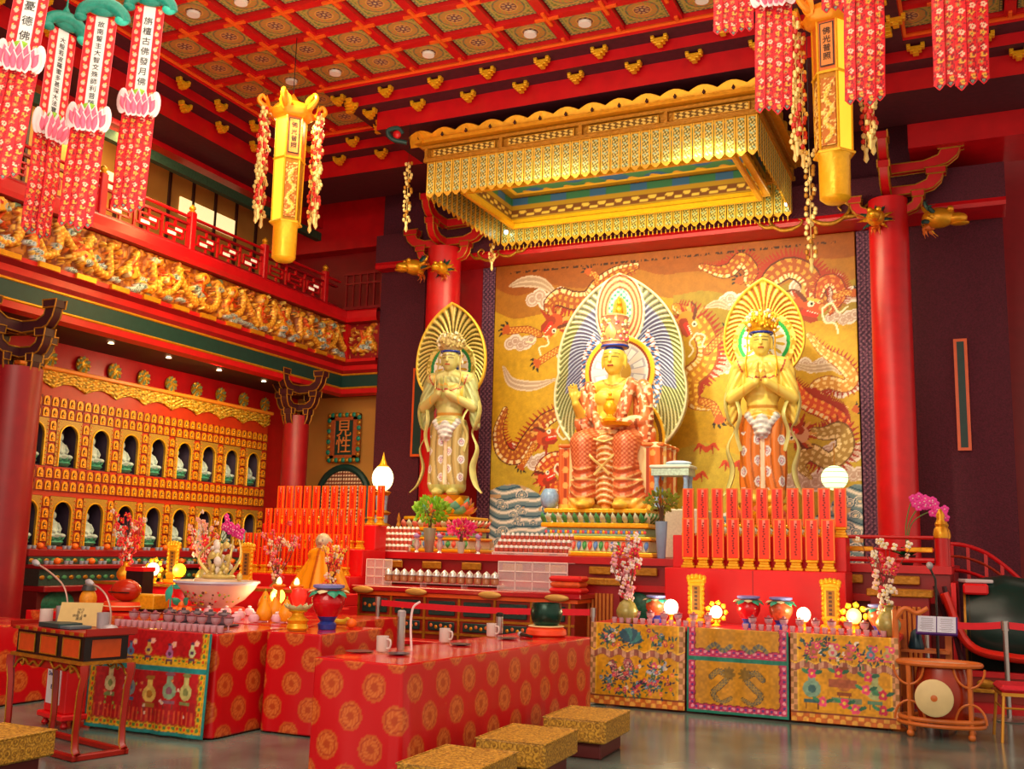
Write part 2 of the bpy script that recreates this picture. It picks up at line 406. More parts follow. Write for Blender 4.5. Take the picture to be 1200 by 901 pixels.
ribs = MB(); fil = MB(); xs = [-10.61+CW*i for i in range(-1, 21)]; ys = [14.02-CD*j for j in range(0, 20)]
first = True
for i in range(20):
    for j in range(19):
        x0 = -10.61+.8*i; cx = x0+.4-.0*i; y1 = 14.0-CD*j-.01; cy = y1-CD/2
        if cx > 5.3: continue
        if j < 2 and -9.1 < cx < -.72: continue
        if cy < 3: continue
        o = proto if first else proto.copy()
        if not first: COL.objects.link(o)
        first = False; o.location = (cx, cy, 0)
        if j % 1 == 0:
            x, y = x0, y1
            fil.bc(x, y, HC-.015, .34, .045, .03).bc(x, y, HC-.02, .045, .34, .03)
for i in range(21): ribs.bc(-10.61+.8*i, 8.5 if -9.1 > -10.61+.8*i or -10.61+.8*i > -.8 else 7.75, HC+.04, .14, 11.2 if (-9.1 > -10.61+.8*i or -10.61+.8*i > -.8) else 9.6, .09)
for j in range(16):
    y = 14.0-CD*j-.01
    if j >= 2: ribs.box(-10.7, 5.5, y-.065, y+.065, HC+.0, HC+.085)
    else: ribs.box(-10.7, -9.0, y-.065, y+.065, HC, HC+.085).box(-.75, 5.5, y-.065, y+.065, HC, HC+.085)
ribs.build('ceiling_ribs', RED, ceiling); fil.build('rib_crossings', ORANGE, ceiling)
struct('trim_coffer_backing', MB().box(-10.7, 5.5, 2.5, 12.45, HC+.1, HC+.13).box(-10.7, -9.0, 12.45, 14, HC+.1, HC+.13).box(-.75, 5.5, 12.45, 14, HC+.1, HC+.13), DRED)
# ---- downlights in the coffers
LAMPM = mat('downlight_lens', 'ffffff', .4, 0, 0, 5, emit=14, ecol='f0ecff')
def near_cell(p):
    i = round((p.x+10.61-.4)/.8); j = round((14.0-CD/2-.01-p.y)/CD); return (-10.61+.8*i+.4, 14.0-CD*j-.01-CD/2)
dl = None
for (px, py, w_) in ((223, 15, 'at the far left edge, above the tallest banners'), (275, 1, 'second from the left in the top row, cut by the frame'), (342, 95, 'nearest above the left gilded lantern'), (391, 84, 'just right of the one above the left lantern'),
                 (494, 62, 'in the far edge row, leftmost of three there'), (606, 39, 'in the far edge row, middle of three'), (668, 27, 'in the far edge row, rightmost of three'), (796, 3, 'topmost right, over the canopy')):
    p = P(px, py, Z=HC+.02); cx, cy = near_cell(p)
    if dl is None:
        dl = thing('ceiling_downlight', '', 'ceiling light'); MB().lathe([(.055, 0), (.075, .0), (.08, .03), (.055, .04)], 18).build('trim_ring', WHITE, dl)
        MB().lathe([(.001, .012), (.056, .016), (.056, .03)], 18).build('lens', LAMPM, dl); o = dl
    else: o = dup(dl)
    o.location = (cx, cy, HC+.01); o.scale = (1.15,)*3; o['label'] = 'small white ceiling downlight '+w_; o['group'] = 'downlights in the coffered ceiling'
# ---- balcony edge: bands under the frieze
planB = [(-11.2, -3), (-11.2, 16.6), (-10.40, 16.6)]
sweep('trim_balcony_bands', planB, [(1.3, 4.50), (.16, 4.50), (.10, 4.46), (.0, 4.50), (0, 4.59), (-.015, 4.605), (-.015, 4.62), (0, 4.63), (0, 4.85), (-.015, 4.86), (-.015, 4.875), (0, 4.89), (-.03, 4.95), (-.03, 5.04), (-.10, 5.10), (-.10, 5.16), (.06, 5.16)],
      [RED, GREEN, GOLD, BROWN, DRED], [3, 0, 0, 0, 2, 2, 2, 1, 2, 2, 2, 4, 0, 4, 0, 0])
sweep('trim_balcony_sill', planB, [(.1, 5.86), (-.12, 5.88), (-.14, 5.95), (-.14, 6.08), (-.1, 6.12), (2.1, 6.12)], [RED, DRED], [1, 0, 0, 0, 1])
struct('trim_balcony_core', MB().box(-13.3, -11.22, -3, 16.62, 4.56, 6.08).box(-11.3, -10.42, 16.64, 17.2, 4.56, 6.1), DRED)
sqb = MB()
y = 5.6
while y < 16.4: sqb.box(-11.115, -11.06, y, y+.34, 5.105, 5.175); y += .62
struct('trim_gilt_blocks', sqb, GOLD)
# small soffit downlights under the balcony
for k, y in enumerate((9.9, 11.2, 12.4, 13.6, 14.8, 15.8)):
    o = MB().lathe([(.03, .02), (.045, 0), (.001, .005)], 12).build('soffit_light', mat('soffit_lens', 'ffd8a0', .4, emit=6), None, (-11.65, y, 4.475))
    tag(o, ['small warm downlight under the balcony soffit, '+s for s in ('nearest of the row', 'second from the near end', 'third from the near end', 'third from the far end', 'second from the far end', 'farthest of the row')][k], 'ceiling light', 'downlights under the balcony')
# ---- gallery above: beam, valance, mullions, windows
struct('trim_gallery_beam', MB().box(-12.3, -12.05, -3, 16.9, 8.0, 8.5).box(-12.2, -12.08, -3, 16.9, 7.74, 7.90, 1).box(-13.3, -10.5, 16.9, 17.2, 7.5, 9.0), [RED, mat('green_valance', '2c4a34', .7, 0, .7, 30)])
mul = MB()
y = 7.0
while y < 16.8: mul.bc(-13.27, y, 7.0, .04, .05, 2.6); y += .62
struct('trim_gallery_mullions', mul, BROWN)
for k, (xa, ya_, xb, yb_) in enumerate(((118, 196, 141, 222), (212, 230, 277, 281), (366, 300, 408, 345))):
    qa = P(xa, ya_, X=-13.27); qb = P(xb, yb_, X=-13.27)
    o = struct('window_%d' % (k+1), MB().box(-13.32, -13.27, qa.y, qb.y, qa.z-.34, qa.z), mat('lit_gallery_window', 'fff0c8', .5, emit=1.1, ecol='ffe0a0'))
for k, (px, py) in enumerate(((183, 153), (200, 162), (231, 176))):
    t = thing('spotlight', 'small bluish-white spotlight under the gallery beam, '+('left of three', 'middle of three', 'right of three')[k], 'spotlight', P(px, py, X=-12.0), 0, 'gallery spotlights')
    MB().lathe([(.03, .12), (.07, .1), (.08, .0), (.07, -.02)], 12, 0, RY(-1.2)).build('housing', BLACK, t)
    MB().lathe([(.001, -.03), (.065, -.02)], 12, 0, RY(-1.2)).build('lens', mat('cool_lens', 'e0ecff', .4, emit=10), t)
# ---- the beam over the tapestry
sweep('trim_altar_beam', [(-10.4, 16.35), (.5, 16.35)], [(.65, 6.84), (.0, 6.84), (-.02, 6.9), (0, 6.96), (0, 7.5), (.65, 7.5), (.65, 9)], [RED, WALLP, DRED], [0, 0, 0, 1, 0, 1])
struct('trim_right_beam', MB().box(-.8, 7, 15.9, 17, 7.72, 8.5), RED)
# ================================================================ carved frieze along the balcony edge
def dragon_cols(base='d08a20', dark='8a4a10', hi='f0c040', sc=60):
    return lambda u, v, b: [(base, b < 2), (dark, b > .82), (hi, (np.sin(u*sc)*np.cos(v*4.5) > .25) & (b < .82))]
def frieze_canvas(L, H, seed):
    c = Cv(L, H, .0145, '8a4416'); rs = np.random.RandomState(seed)
    n = vnoise(c.x*22, c.y*22, seed); c.put(n > .55, 'b8701e'); c.h += .03*n
    for k in range(int(L/.16)):
        x = rs.rand()*L; y = rs.rand()*H
        c.disc(x, y, .03+.04*rs.rand(), ['c87018', 'e09a28', 'd8481a', '7a9a78', 'e8b848'][rs.randint(5)], .03+.04*rs.rand(), .03+.03*rs.rand())
    x = .2
    while x < L:
        ph = rs.rand()*6; pts = [(x+i*.055+.10*math.sin(i*.9+ph), H*.52+H*.33*math.sin(i*.62+ph)) for i in range(15)]
        c.stroke(bez(pts, 60), list(np.linspace(.055, .075, 30))+list(np.linspace(.075, .02, 31+60))[:31], dragon_cols('d89020', '84400c', 'f8cc50', 90), .11)
        c.disc(x+.12, H*.55+.2*math.sin(ph), .11, 'e8a428', .14, .09); c.disc(x+.10, H*.57+.2*math.sin(ph), .03, 'c02010', .16); c.disc(x+.06, H*.5+.2*math.sin(ph), .035, 'f8e0a0', .15)
        for q in range(5): a = rs.rand()*6.28; c.stroke([(x+.12, H*.55), (x+.12+.2*math.cos(a), H*.55+.2*math.sin(a))], [.02, .004], 'e8541a', .12)
        x += .62+.25*rs.rand()
    for k in range(int(L*26)):
        x = rs.rand()*L; y = H*(.1+.85*rs.rand()); a = rs.rand()*6.28; c.stroke([(x, y), (x+.06*math.cos(a), y+.06*math.sin(a))], [.016, .004], ['f0b030', 'e07018', 'f8d468', 'b85c14', 'd89020'][rs.randint(5)], .13)
    for k in range(int(L/.22)):
        x = rs.rand()*L; y = rs.rand()*H*.32+.02
        for q in range(3):
            a_ = x+q*.05; c.disc(a_, y+.012*(q % 2), .034, 'b8c4c4', .09); c.ringd(a_, y+.012*(q % 2), .012, .02, '30605c', .08)
    for k in range(int(L/.5)):
        x = rs.rand()*L; y = H*(.35+.5*rs.rand())
        c.ringd(x, y, .03, .05, '9ab0a4', .11); c.ringd(x, y, .0, .02, '50706c', .1); c.disc(x+.06, y, .03, 'a8bcb4', .1)
    return c
FR = cmat('carved_gilt_wood', .42, .25)
fz = thing('carved_frieze', 'long gilded frieze of carved dragons and clouds along the balcony edge', 'frieze', (-11.2, 12.3, 5.16))
frieze_canvas(9.0, .70, 3).build('carving', lambda x, y, h: (h, 4.28-9.0+x, y), FR, fz, .02)
frieze_canvas(.62, .70, 8).build('end_carving', lambda x, y, h: (.12+x, 4.36-h, y), FR, fz, .02)
MB().box(.0, .12, 4.24, 4.42, -.0, .70).build('corner_block', RED, fz)
# ================================================================ balustrade
bl = thing('balustrade', 'red lacquered lattice balustrade of the upper gallery above the frieze', 'railing', (-11.3, 12.3, 6.12)); bl.scale = (1, 1, .70)
py_ = [8.6, 10.45, 12.3, 14.15, 16.0]
fin = MB().lathe([(.05, 0), (.06, .02), (.03, .05), (.055, .09), (.05, .13), (.012, .18), (.001, .2)], 12).mesh('finial', GOLD)
for y in py_:
    o = MB().bc(0, 0, .48, .12, .12, .96, 0, None, .012).build('post', RED, bl, (0, y-12.3, 0)); obj('finial', fin, o, (0, 0, .96))
rl = MB(); rl.tube([(0, -4.2, .84), (0, 4.2, .84)], .035, 10); rl.build('top_rail', RED, bl)
MB().bc(0, 0, .66, .06, 8.2, .05).bc(0, 0, .10, .06, 8.2, .07).build('side_rails', DRED, bl)
for i in range(4):
    y0 = py_[i]-12.3+.08; wd = 1.85-.16; g = MB(); gi = MB()
    def vb(y, a, b): g.bc(0, y0+y, (a+b)/2, .035, .035, b-a)
    def hb(z, a, b): g.bc(0, y0+(a+b)/2, z, .035, b-a, .035)
    for q in range(3):
        a = wd*q/3; b = wd*(q+1)/3; vb(b, .13, .64); mm = (a+b)/2
        hb(.26, a, b-.1); hb(.50, a+.1, b); vb(a+.1, .26, .5); vb(b-.1, .26, .5); hb(.38, a+.1, b-.1); vb(mm, .13, .26); vb(mm, .5, .64)
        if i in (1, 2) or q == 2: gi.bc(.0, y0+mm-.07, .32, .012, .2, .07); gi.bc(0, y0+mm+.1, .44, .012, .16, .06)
    p_ = g.build('lattice_panel', RED, bl); gi.build('glow_inserts', mat('lattice_glow', 'ffe8c8', .6, emit=.5), p_)['kind'] = 'stuff'  # inserts glow in place of light coming from behind the lattice
hb2 = MB().bc(0, 0, .84, .05, .05, .05)
er = thing('end_balustrade', 'short lattice railing at the dim far end of the gallery', 'railing', (-10.9, 16.75, 6.12))
MB().bc(0, 0, .8, .9, .06, .06).bc(0, 0, .1, .9, .06, .06).bc(0, 0, .6, .9, .04, .04).build('rails', DRED, er)
g = MB()
for k in range(6): g.bc(-.4+.16*k, 0, .45, .035, .035, .7)
g.build('bars', DRED, er)
# ================================================================ columns with bracketed heads
DK = mat('dark_lacquer', '3a0c18', .5, 0, .3, 8)
def arm(L, H, w_, flip=1):
    mb = MB(); t = w_/2
    poly = [(0, 0), (L*.55, H*.05), (L*.82, H*.25), (L*.95, H*.6), (L, H), (L*.74, H), (L*.70, H*.72), (L*.5, H*.5), (0, H*.5)]
    poly = [(p*flip, q) for p, q in poly]
    if flip < 0: poly = poly[::-1]
    mb.prism(poly, -t, t, 'xz', 0)
    for y in (-t, t): mb.tube([(p, y, q) for p, q in poly], .011, 5, 1, None, True)
    mb.bc(L*.87*flip, 0, H+.05, L*.34, w_*1.3, .10, 0)
    for y in (-w_*.65, w_*.65): mb.tube([(flip*(L*.87-L*.17), y, H), (flip*(L*.87+L*.17), y, H), (flip*(L*.87+L*.2), y, H+.1), (flip*(L*.87-L*.2), y, H+.1)], .011, 5, 1, None, True)
    return mb
def dragon_head(s=1.):
    mb = MB(); rs = np.random.RandomState(4)
    mb.ell((0, -.1, 0), (.15, .22, .14)).ell((0, -.32, -.03), (.10, .14, .08)).ell((.07, -.25, .09), .045).ell((-.07, -.25, .09), .045).ell((0, -.36, -.1), (.08, .12, .03))
    for k in range(16):
        a = rs.rand()*6.28; b = rs.rand(); p0 = (.12*math.cos(a), .05-.1*b, .12*math.sin(a)); q = (.3*math.cos(a), .12-.2*b, .26*math.sin(a))
        mb.tube(bez([p0, ((p0[0]+q[0])/2, p0[1]+.06, (p0[2]+q[2])/2+.03), q], 6), [.03]*3+[.02]*2+[.004]*2, 6, k % 3)
    return mb
def column(loc, r, z0, z1, label, brackets, heads, light_=RED, edge=GOLDD):
    t = thing('red_column', label, 'column', (loc[0], loc[1], 0))
    MB().lathe([(r*1.15, 0), (r*1.2, .06), (r*1.12, .16), (r, .2)], 32).build('plinth', mat('grey_stone', '8a8478', .6), t)
    MB().lathe([(r, .2), (r, z0+(z1-z0)*.5), (r*.98, z1)], 40).build('shaft', light_, t)
    for (dx, dy, dz, L, H, rz) in brackets: arm(L, H, .13).build('bracket_arm', [DK if light_ is DRED else RED, edge], t, (dx, dy, dz), (0, 0, rz))
    for (dx, dy, dz, rz, s_) in heads:
        o = dragon_head().build('dragon_head_bracket', [GOLD, GREEN, mat('old_orange', 'c8641c', .4, .2)], t, (dx, dy, dz), (0, 0, rz)); o.scale = (s_,)*3
    return t
brk4 = lambda z, k=1.: [(0, 0, z, .55*k, .22, a) for a in (0, PI/2, PI, -PI/2)]+[(0, 0, z+.28, .85*k, .26, a) for a in (0, PI/2, PI, -PI/2)]+[(0, 0, z+.6, 1.1*k, .3, a) for a in (0, PI, -PI/2)]
column((-1.13, 16.1), .29, 0, 7.0, 'tall glossy red column right of the dragon tapestry', [(0, 0, 6.75, .5, .25, 0), (0, 0, 6.75, .55, .25, PI), (0, 0, 7.05, .8, .28, 0), (0, 0, 7.4, 1.05, .3, 0), (0, 0, 7.05, .6, .28, -PI/2), (0, 0, 7.4, .8, .3, -PI/2)], [(-.15, -.35, 6.62, 0, .9), (.6, -.1, 6.62, PI/2, 1.1)])
column((-8.77, 16.1), .31, 0, 7.0, 'tall red column behind the left standing statue', [(0, 0, 6.75, .5, .25, 0), (0, 0, 6.75, .55, .25, PI), (0, 0, 7.05, .8, .28, 0), (0, 0, 7.05, .8, .28, PI), (0, 0, 7.4, 1.05, .3, 0), (0, 0, 7.05, .6, .28, -PI/2), (0, 0, 7.4, .8, .3, -PI/2)], [(-.35, -.3, 6.6, -.6, 1.0), (.2, -.4, 6.5, 0, .8)])
column((-11.2, 9.28), .30, 0, 3.75, 'dark red column at the left frame edge, nearest of all columns', brk4(3.6, .55), [], DRED)
column((-11.25, 15.3), .23, 0, 3.9, 'slim red column at the far end of the niche wall', brk4(3.7, .5), [], DRED)
# ================================================================ the tapestry behind the altar
TX0, TX1, TZ0, TZ1, TY = -8.12, -1.71, 1.45, 6.83, 16.93
c = Cv(TX1-TX0, TZ1-TZ0, .0145, 'c89c1c')
def mp(px, py): p = P(px, py, Y=TY); return (p.x-TX0, p.z-TZ0)
def mps(l): return [mp(*q) for q in l]
def ms(px): return px*.01405
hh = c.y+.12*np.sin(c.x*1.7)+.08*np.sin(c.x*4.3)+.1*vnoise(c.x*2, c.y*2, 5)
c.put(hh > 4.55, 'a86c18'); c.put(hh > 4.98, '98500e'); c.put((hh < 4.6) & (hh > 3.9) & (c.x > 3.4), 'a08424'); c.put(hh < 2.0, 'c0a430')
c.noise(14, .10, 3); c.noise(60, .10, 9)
def cloud(px, py, r, n=5, col='c4a898', rim='e8dcd4'):
    rs = np.random.RandomState(int(px*7+py))
    x, y = mp(px, py)
    for i in range(n):
        a = ms(r)*(.55+.35*rs.rand()); dx = ms(r)*1.5*(i/(n-1)-.5)*2; dy = ms(r)*.35*math.sin(i*2.1)
        c.disc(x+dx, y+dy, a*1.12, rim); 
    for i in range(n):
        rs2 = np.random.RandomState(int(px*7+py)); a = ms(r)*.7; dx = ms(r)*1.5*(i/(n-1)-.5)*2; dy = ms(r)*.35*math.sin(i*2.1)
        c.disc(x+dx, y+dy, a*.92, col); c.ringd(x+dx, y+dy, a*.5, a*.62, rim); c.ringd(x+dx, y+dy, a*.18, a*.28, 'b89080')
def swirl(pts, r, col='b89c84'):
    q = bez(mps(pts), 40); n = len(q); rr = [ms(r)*(.25+.75*math.sin(PI*i/(n-1))) for i in range(n)]
    c.stroke(q, rr, lambda u, v, b: [(col, b < 2), ('d8c4ac', (b > .7) | (np.abs(v) < .15))])
for a in ((640, 350, 13), (610, 402, 10), (672, 415, 10), (605, 530, 11), (700, 440, 8), (862, 352, 9), (838, 432, 10), (846, 420, 9), (958, 335, 14), (992, 345, 10), (988, 372, 9), (950, 428, 8), (945, 565, 13), (990, 530, 12), (1000, 555, 9), (812, 438, 8), (625, 540, 10), (985, 455, 9)): cloud(*a)
swirl([(598, 335), (615, 330), (635, 332), (652, 345)], 8); swirl([(590, 430), (600, 448), (625, 452), (650, 445)], 7); swirl([(925, 425), (950, 432), (975, 430), (985, 438)], 5); swirl([(827, 360), (842, 356), (856, 362)], 5)
def dragon(path, r, sc=34, pal=('a4501c', '5c2010', 'd89838'), spikes=True, taper=(.4, .25)):
    q = bez(mps(path), 90); n = len(q)
    rr = [ms(r*1.15)*min(1, taper[0]+(1-taper[0])*i/(n*.25), taper[1]+(1-taper[1])*(n-1-i)/(n*.3)) for i in range(n)]
    if spikes:
        for i in range(2, n-2, 2):
            d = q[i+1]-q[i-1]; d /= np.hypot(*d)+1e-9; nn = np.array([-d[1], d[0]])
            c.stroke([q[i], q[i]+nn*rr[i]*1.75-d*rr[i]*.3], [rr[i]*.3, rr[i]*.05], 'a42a12')
    c.stroke(q, rr, lambda u, v, b: [(pal[0], b < 2), (pal[2], (np.cos(u*sc*1.6+np.abs(v)*2.4) > .1) & (np.cos(v*9) > -.2)), (pal[1], (b > .84)), ('f0d8a0', (v > .42) & (b < .84) & (np.cos(u*sc*2) > -.3))])
def claw(px, py, a, s_=1., arm_=None):
    x, y = mp(px, py)
    if arm_: c.stroke(bez([mp(*arm_), mp((arm_[0]+px)/2+3, (arm_[1]+py)/2-4), (x, y)], 12), ms(4.2*s_), lambda u, v, b: [('c06a20', b < 2), ('e8b050', np.sin(u*90)*np.cos(v*5) > .2), ('8a2a10', b > .8)])
    for k in range(4):
        aa = a+(k-1.5)*.55; p1 = (x+ms(9*s_)*math.cos(aa), y+ms(9*s_)*math.sin(aa)); c.stroke([(x, y), p1], [ms(2.4*s_), ms(1.5*s_)], 'c05820')
        c.stroke([p1, (p1[0]+ms(4*s_)*math.cos(aa+.6), p1[1]+ms(4*s_)*math.sin(aa+.6))], [ms(1.6*s_), ms(.4)], '2c2420')
def head(px, py, ang, s_=1., face='c8501c'):
    x, y = mp(px, py); f = np.array([math.cos(ang), math.sin(ang)]); u = np.array([-f[1], f[0]]); o = np.array([x, y]); q = lambda a, b: tuple(o+f*ms(a*s_)+u*ms(b*s_))
    for k in range(13):
        a = ang+PI+(k-6)*.24; L = 22+5*math.sin(k*2.2); c.stroke([q(0, 0), (x+ms(L*s_)*math.cos(a), y+ms(L*s_)*math.sin(a))], [ms(5*s_), ms(.8*s_)], ['a83214', 'd8a050', '8a2410'][k % 3])
    c.stroke([q(-4, 0), q(8, 2), q(17, 5)], [ms(11*s_), ms(8*s_), ms(4.5*s_)], face); c.stroke([q(-2, -5), q(10, -8), (q(15, -7))], [ms(6*s_), ms(4*s_), ms(2*s_)], 'a03214')
    c.stroke([q(2, -3), q(14, -3)], [ms(3.4*s_), ms(2*s_)], 'e02818'); c.disc(*q(5, 7), ms(3.4*s_), 'f8f0d8'); c.disc(*q(5.5, 7), ms(1.6*s_), '201418')
    c.stroke([q(1, 11), q(10, 12)], ms(1.6*s_), 'f0b848'); c.disc(*q(17, 6), ms(3.4*s_), 'e08a40')
    c.stroke(bez([q(-2, 9), q(-14, 16), q(-22, 13)], 8), [ms(2.2*s_)]*4+[ms(1*s_)]*6, '6a2a14')
    for sg in (1, -1): c.stroke(bez([q(17, 5), q(24, 10*sg+3), q(34, 6*sg), q(40, 14*sg)], 16), [ms(1.1)]*30, 'f8e8c8')
    for k in range(5): c.disc(*q(4+2.6*k, -1), ms(.9), 'fff8e8')
# dragons, clouds, claws, bats and sea
dragon([(745, 312), (722, 320), (703, 335), (690, 350), (672, 352), (655, 348), (643, 358), (652, 372)], 11); head(648, 380, PI*.0-2.9+.6, 1.0); claw(596, 388, 2.6, 1.2, (632, 392)); claw(632, 424, 3.6, 1.1, (668, 405)); claw(690, 320, 2., .9, (700, 332))
dragon([(592, 480), (584, 505), (590, 530), (606, 535), (620, 515), (640, 492), (665, 482), (690, 490)], 9); head(640, 512, .15, .9); claw(612, 545, 4.2, .9, (625, 522))
dragon([(690, 515), (668, 535), (645, 540), (635, 555), (650, 570), (668, 560)], 9, pal=('c8481c', '8a1c10', 'f09838')); head(640, 560, .4, .8, 'd84018')
dragon([(792, 360), (812, 372), (828, 400), (826, 425), (808, 445), (812, 470), (830, 478)], 12, pal=('c8801c', '9a4a10', 'f0c040')); head(806, 378, -1.2, 1.0, 'd89028'); claw(850, 392, .8, 1.2, (828, 412)); claw(842, 488, 5.0, 1.2, (822, 470)); claw(868, 330, 2.4, .9, (880, 318))
dragon([(822, 312), (842, 318), (856, 316), (868, 304), (880, 316), (878, 330), (890, 340)], 8); dragon([(890, 345), (905, 325), (925, 314), (945, 322), (958, 345), (968, 360)], 12); dragon([(958, 352), (965, 332), (978, 330), (984, 348), (972, 368)], 7, pal=('b84a1c', '6a1c10', 'd88838')); head(942, 362, -.35, 1.15); claw(1000, 345, .5, .9, (978, 348))
dragon([(948, 392), (965, 412), (985, 425), (998, 442), (990, 452), (970, 448), (955, 456), (968, 470), (992, 478)], 7, pal=('d09038', '9a5020', 'f0cc80')); claw(1000, 480, .2, .8)
dragon([(928, 445), (945, 470), (965, 480), (985, 492), (996, 500)], 9, pal=('d85028', '9a2010', 'f0a040')); dragon([(940, 505), (965, 508), (985, 505), (990, 525), (972, 540), (950, 530), (938, 545), (950, 560)], 9, pal=('a8843c', '70481c', 'd8c080')); head(934, 508, PI-.25, .9, 'd8a080')
for (px, py) in ((828, 527), (858, 547), (880, 600), (815, 560)):
    x, y = mp(px, py); c.disc(x, y, ms(3.4), 'b83010')
    for sg in (1, -1): c.stroke([(x, y), (x+sg*ms(9), y+ms(6)), (x+sg*ms(15), y-ms(1))], [ms(3), ms(2.4), ms(.6)], 'c84018'); c.stroke([(x+sg*ms(7), y+ms(4)), (x+sg*ms(8), y-ms(5))], [ms(1.6), ms(.4)], 'a82c10')
rs = np.random.RandomState(2)
sea = c.y < .78+.10*np.sin(c.x*3.1)+.45*np.exp(-((c.x-.3)/1.3)**2)+.45*np.exp(-((c.x-6.3)/.5)**2)
c.put(sea, '6c8c98')
wv = c.y*15+1.4*np.sin(c.x*3.2)+.6*np.sin(c.x*8)
c.put(sea & (np.sin(wv*2.4) > .1), 'a0b0ac'); c.put(sea & (np.sin(wv*2.4) > .7), 'ece8dc'); c.put(sea & (np.sin(wv*2.4+1.) < -.85), '2c5870'); c.put(sea & (vnoise(c.x*6, c.y*9, 4) > .72), 'c8a87c')
for k in range(150):
    x = rs.rand()*c.W; y = rs.rand()*1.25
    i = int(x/c.W*(c.nx-1)); j = int(y/c.H*(c.ny-1))
    if not sea[j, i]: continue
    r_ = .06+.07*rs.rand()
    for q, col in enumerate(('e8e4d8', '30607c', 'c8ccc0', '4a7c90', 'e8d8b8')):
        dd = np.hypot(c.x-x, (c.y-y)*1.3); c.put((dd < r_*(1-.18*q)) & (c.y > y-.03*(q+1)), col)
# line of small characters woven under the top edge
xx = np.floor(c.x/.047); yy = (c.y-(c.H-.17))/.05
c.put((yy > 0) & (yy < 1) & (c.x > .3) & (c.x < c.W-.3) & (xx % 4 != 3) & (vnoise(c.x*45, c.y*45, 6) > .42), '3c1c10')
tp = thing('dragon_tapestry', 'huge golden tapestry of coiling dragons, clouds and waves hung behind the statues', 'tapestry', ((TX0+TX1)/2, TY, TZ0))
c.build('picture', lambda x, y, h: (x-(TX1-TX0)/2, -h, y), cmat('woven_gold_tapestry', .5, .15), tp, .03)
for sg in (-1, 1):
    b = Cv(.25, TZ1-TZ0, .012, '3c1c3c'); b.put(np.sin(b.x*80+np.cos(b.y*60)*1.5) > .3, '6a3c5c'); b.put(np.sin(b.y*70)*np.sin(b.x*70) > .5, '8a5c70')
    x0 = (TX1-TX0)/2*sg+(-.27 if sg < 0 else .02)
    b.build('brocade_border', lambda x, y, h, x0=x0: (x0+x, .01-h, y), cmat('purple_brocade', .8), tp, .03)
# scroll ornaments at the beam ends over the tapestry
def scroll_mb(s_=1., flip=1):
    mb = MB(); a = bez([(0, 0, 0), (.25, 0, -.02), (.5, 0, .1), (.62, 0, .3), (.5, 0, .42), (.38, 0, .34), (.44, 0, .24)], 36)
    a[:, 0] *= flip; mb.tube(a*s_, [.055*s_*(1-.6*i/(len(a)-1)) for i in range(len(a))], 8)
    b = bez([(.5, 0, .1), (.75, 0, .12), (.95, 0, .3), (1.12, 0, .42)], 18); b[:, 0] *= flip; mb.tube(b*s_, [.06*s_*(1-.8*i/(len(b)-1)) for i in range(len(b))], 8)
    b = bez([(.02, 0, 0), (-.15, 0, .08), (-.22, 0, .2), (-.12, 0, .25)], 12); b[:, 0] *= flip; mb.tube(b*s_, [.05*s_*(1-.7*i/(len(b)-1)) for i in range(len(b))], 8)
    return mb
for k, (px, py, fl, s_) in enumerate(((962, 262, 1, .72), (930, 268, -1, .62), (578, 304, -1, .5), (590, 300, 1, .5))):
    tag(scroll_mb(s_, fl).build('gilt_scroll', GOLDD, None, P(px, py, Y=16.28)), ['gilded scroll ornament on the beam beside the right column', 'gilded scroll curling left beside the one by the right column', 'gilded scroll ornament under the canopy near the left column', 'small gilded scroll right of the one near the left column'][k], 'ornament', 'scrolls on the altar beam')
# ================================================================ the hanging gold canopy
cn = thing('gilded_canopy', 'large rectangular gold altar canopy with pierced hanging strips', 'canopy', (-5.0, 14.45, 6.83))
CX, CY = 2.5, 1.35
CANM = cmat('pierced_gilding', .4, .4)
st = Cv(.135, .57, .009, 'd09a22')
st.put((st.x > .025) & (st.x < .11) & (st.y > .07) & (st.y < .54), '6a6a28'); st.put((st.x > .025) & (st.x < .11) & (st.y > .07) & (st.y < .54) & (np.sin(st.x*150+st.y*70)+np.cos(st.y*130-st.x*90) > .25), 'e8d070')
st.put((st.x > .025) & (st.x < .11) & (st.y > .07) & (st.y < .54) & (np.sin(st.x*90+st.y*110)+np.cos(st.y*60) > 1.1), 'a8c8a0'); st.put((st.x < .012) | (st.x > .123), 'f0c848')
pr_ = st.build('valance_strip', lambda x, y, h: (x-.0675, -h, np.where(y < .07, .07-(.07-y)*np.maximum(.12, 1-np.abs(x/.0675-1)**1.5), y)), CANM, cn, .012)
first = True
def strip(x, y, rz):
    global first
    o = pr_ if first else pr_.copy()
    if not first: COL.objects.link(o)
    first = False; o.location = (x, y, 0); o.rotation_euler = (0, 0, rz)
nfs, nss = 34, 16
for i in range(nfs):
    x = -CX+.075+(2*CX-.15)*i/(nfs-1)
    strip(x, -CY, 0); strip(x, CY, 0)
for i in range(nss):
    y = -CY+.1+(2*CY-.2)*i/(nss-1)
    strip(-CX, y, PI/2); strip(CX, y, PI/2)
tips = MB()
for i in range(68): tips.lathe([(.002, -.07), (.010, -.05), (.004, -.03), (.008, -.015), (.001, .01)], 6, 0, TZ(-CX+.075+(2*CX-.15)*i/67, CY, 0))
tips.build('bead_fringe', GOLDB, cn)['kind'] = 'stuff'
fr_ = MB()
for y in (-CY, CY): fr_.bc(0, y, .60, 2*CX+.1, .07, .07, 0, None, .012).bc(0, y, .80, 2*CX+.16, .10, .05, 0, None, .012)
for x in (-CX, CX): fr_.bc(x, 0, .60, .07, 2*CY, .07, 0, None, .012).bc(x, 0, .80, .10, 2*CY, .05, 0, None, .012)
for x in (-CX, -CX/2, 0, CX/2, CX): fr_.bc(x, -CY, .70, .05, .075, .2); fr_.bc(x, CY, .70, .05, .075, .2)
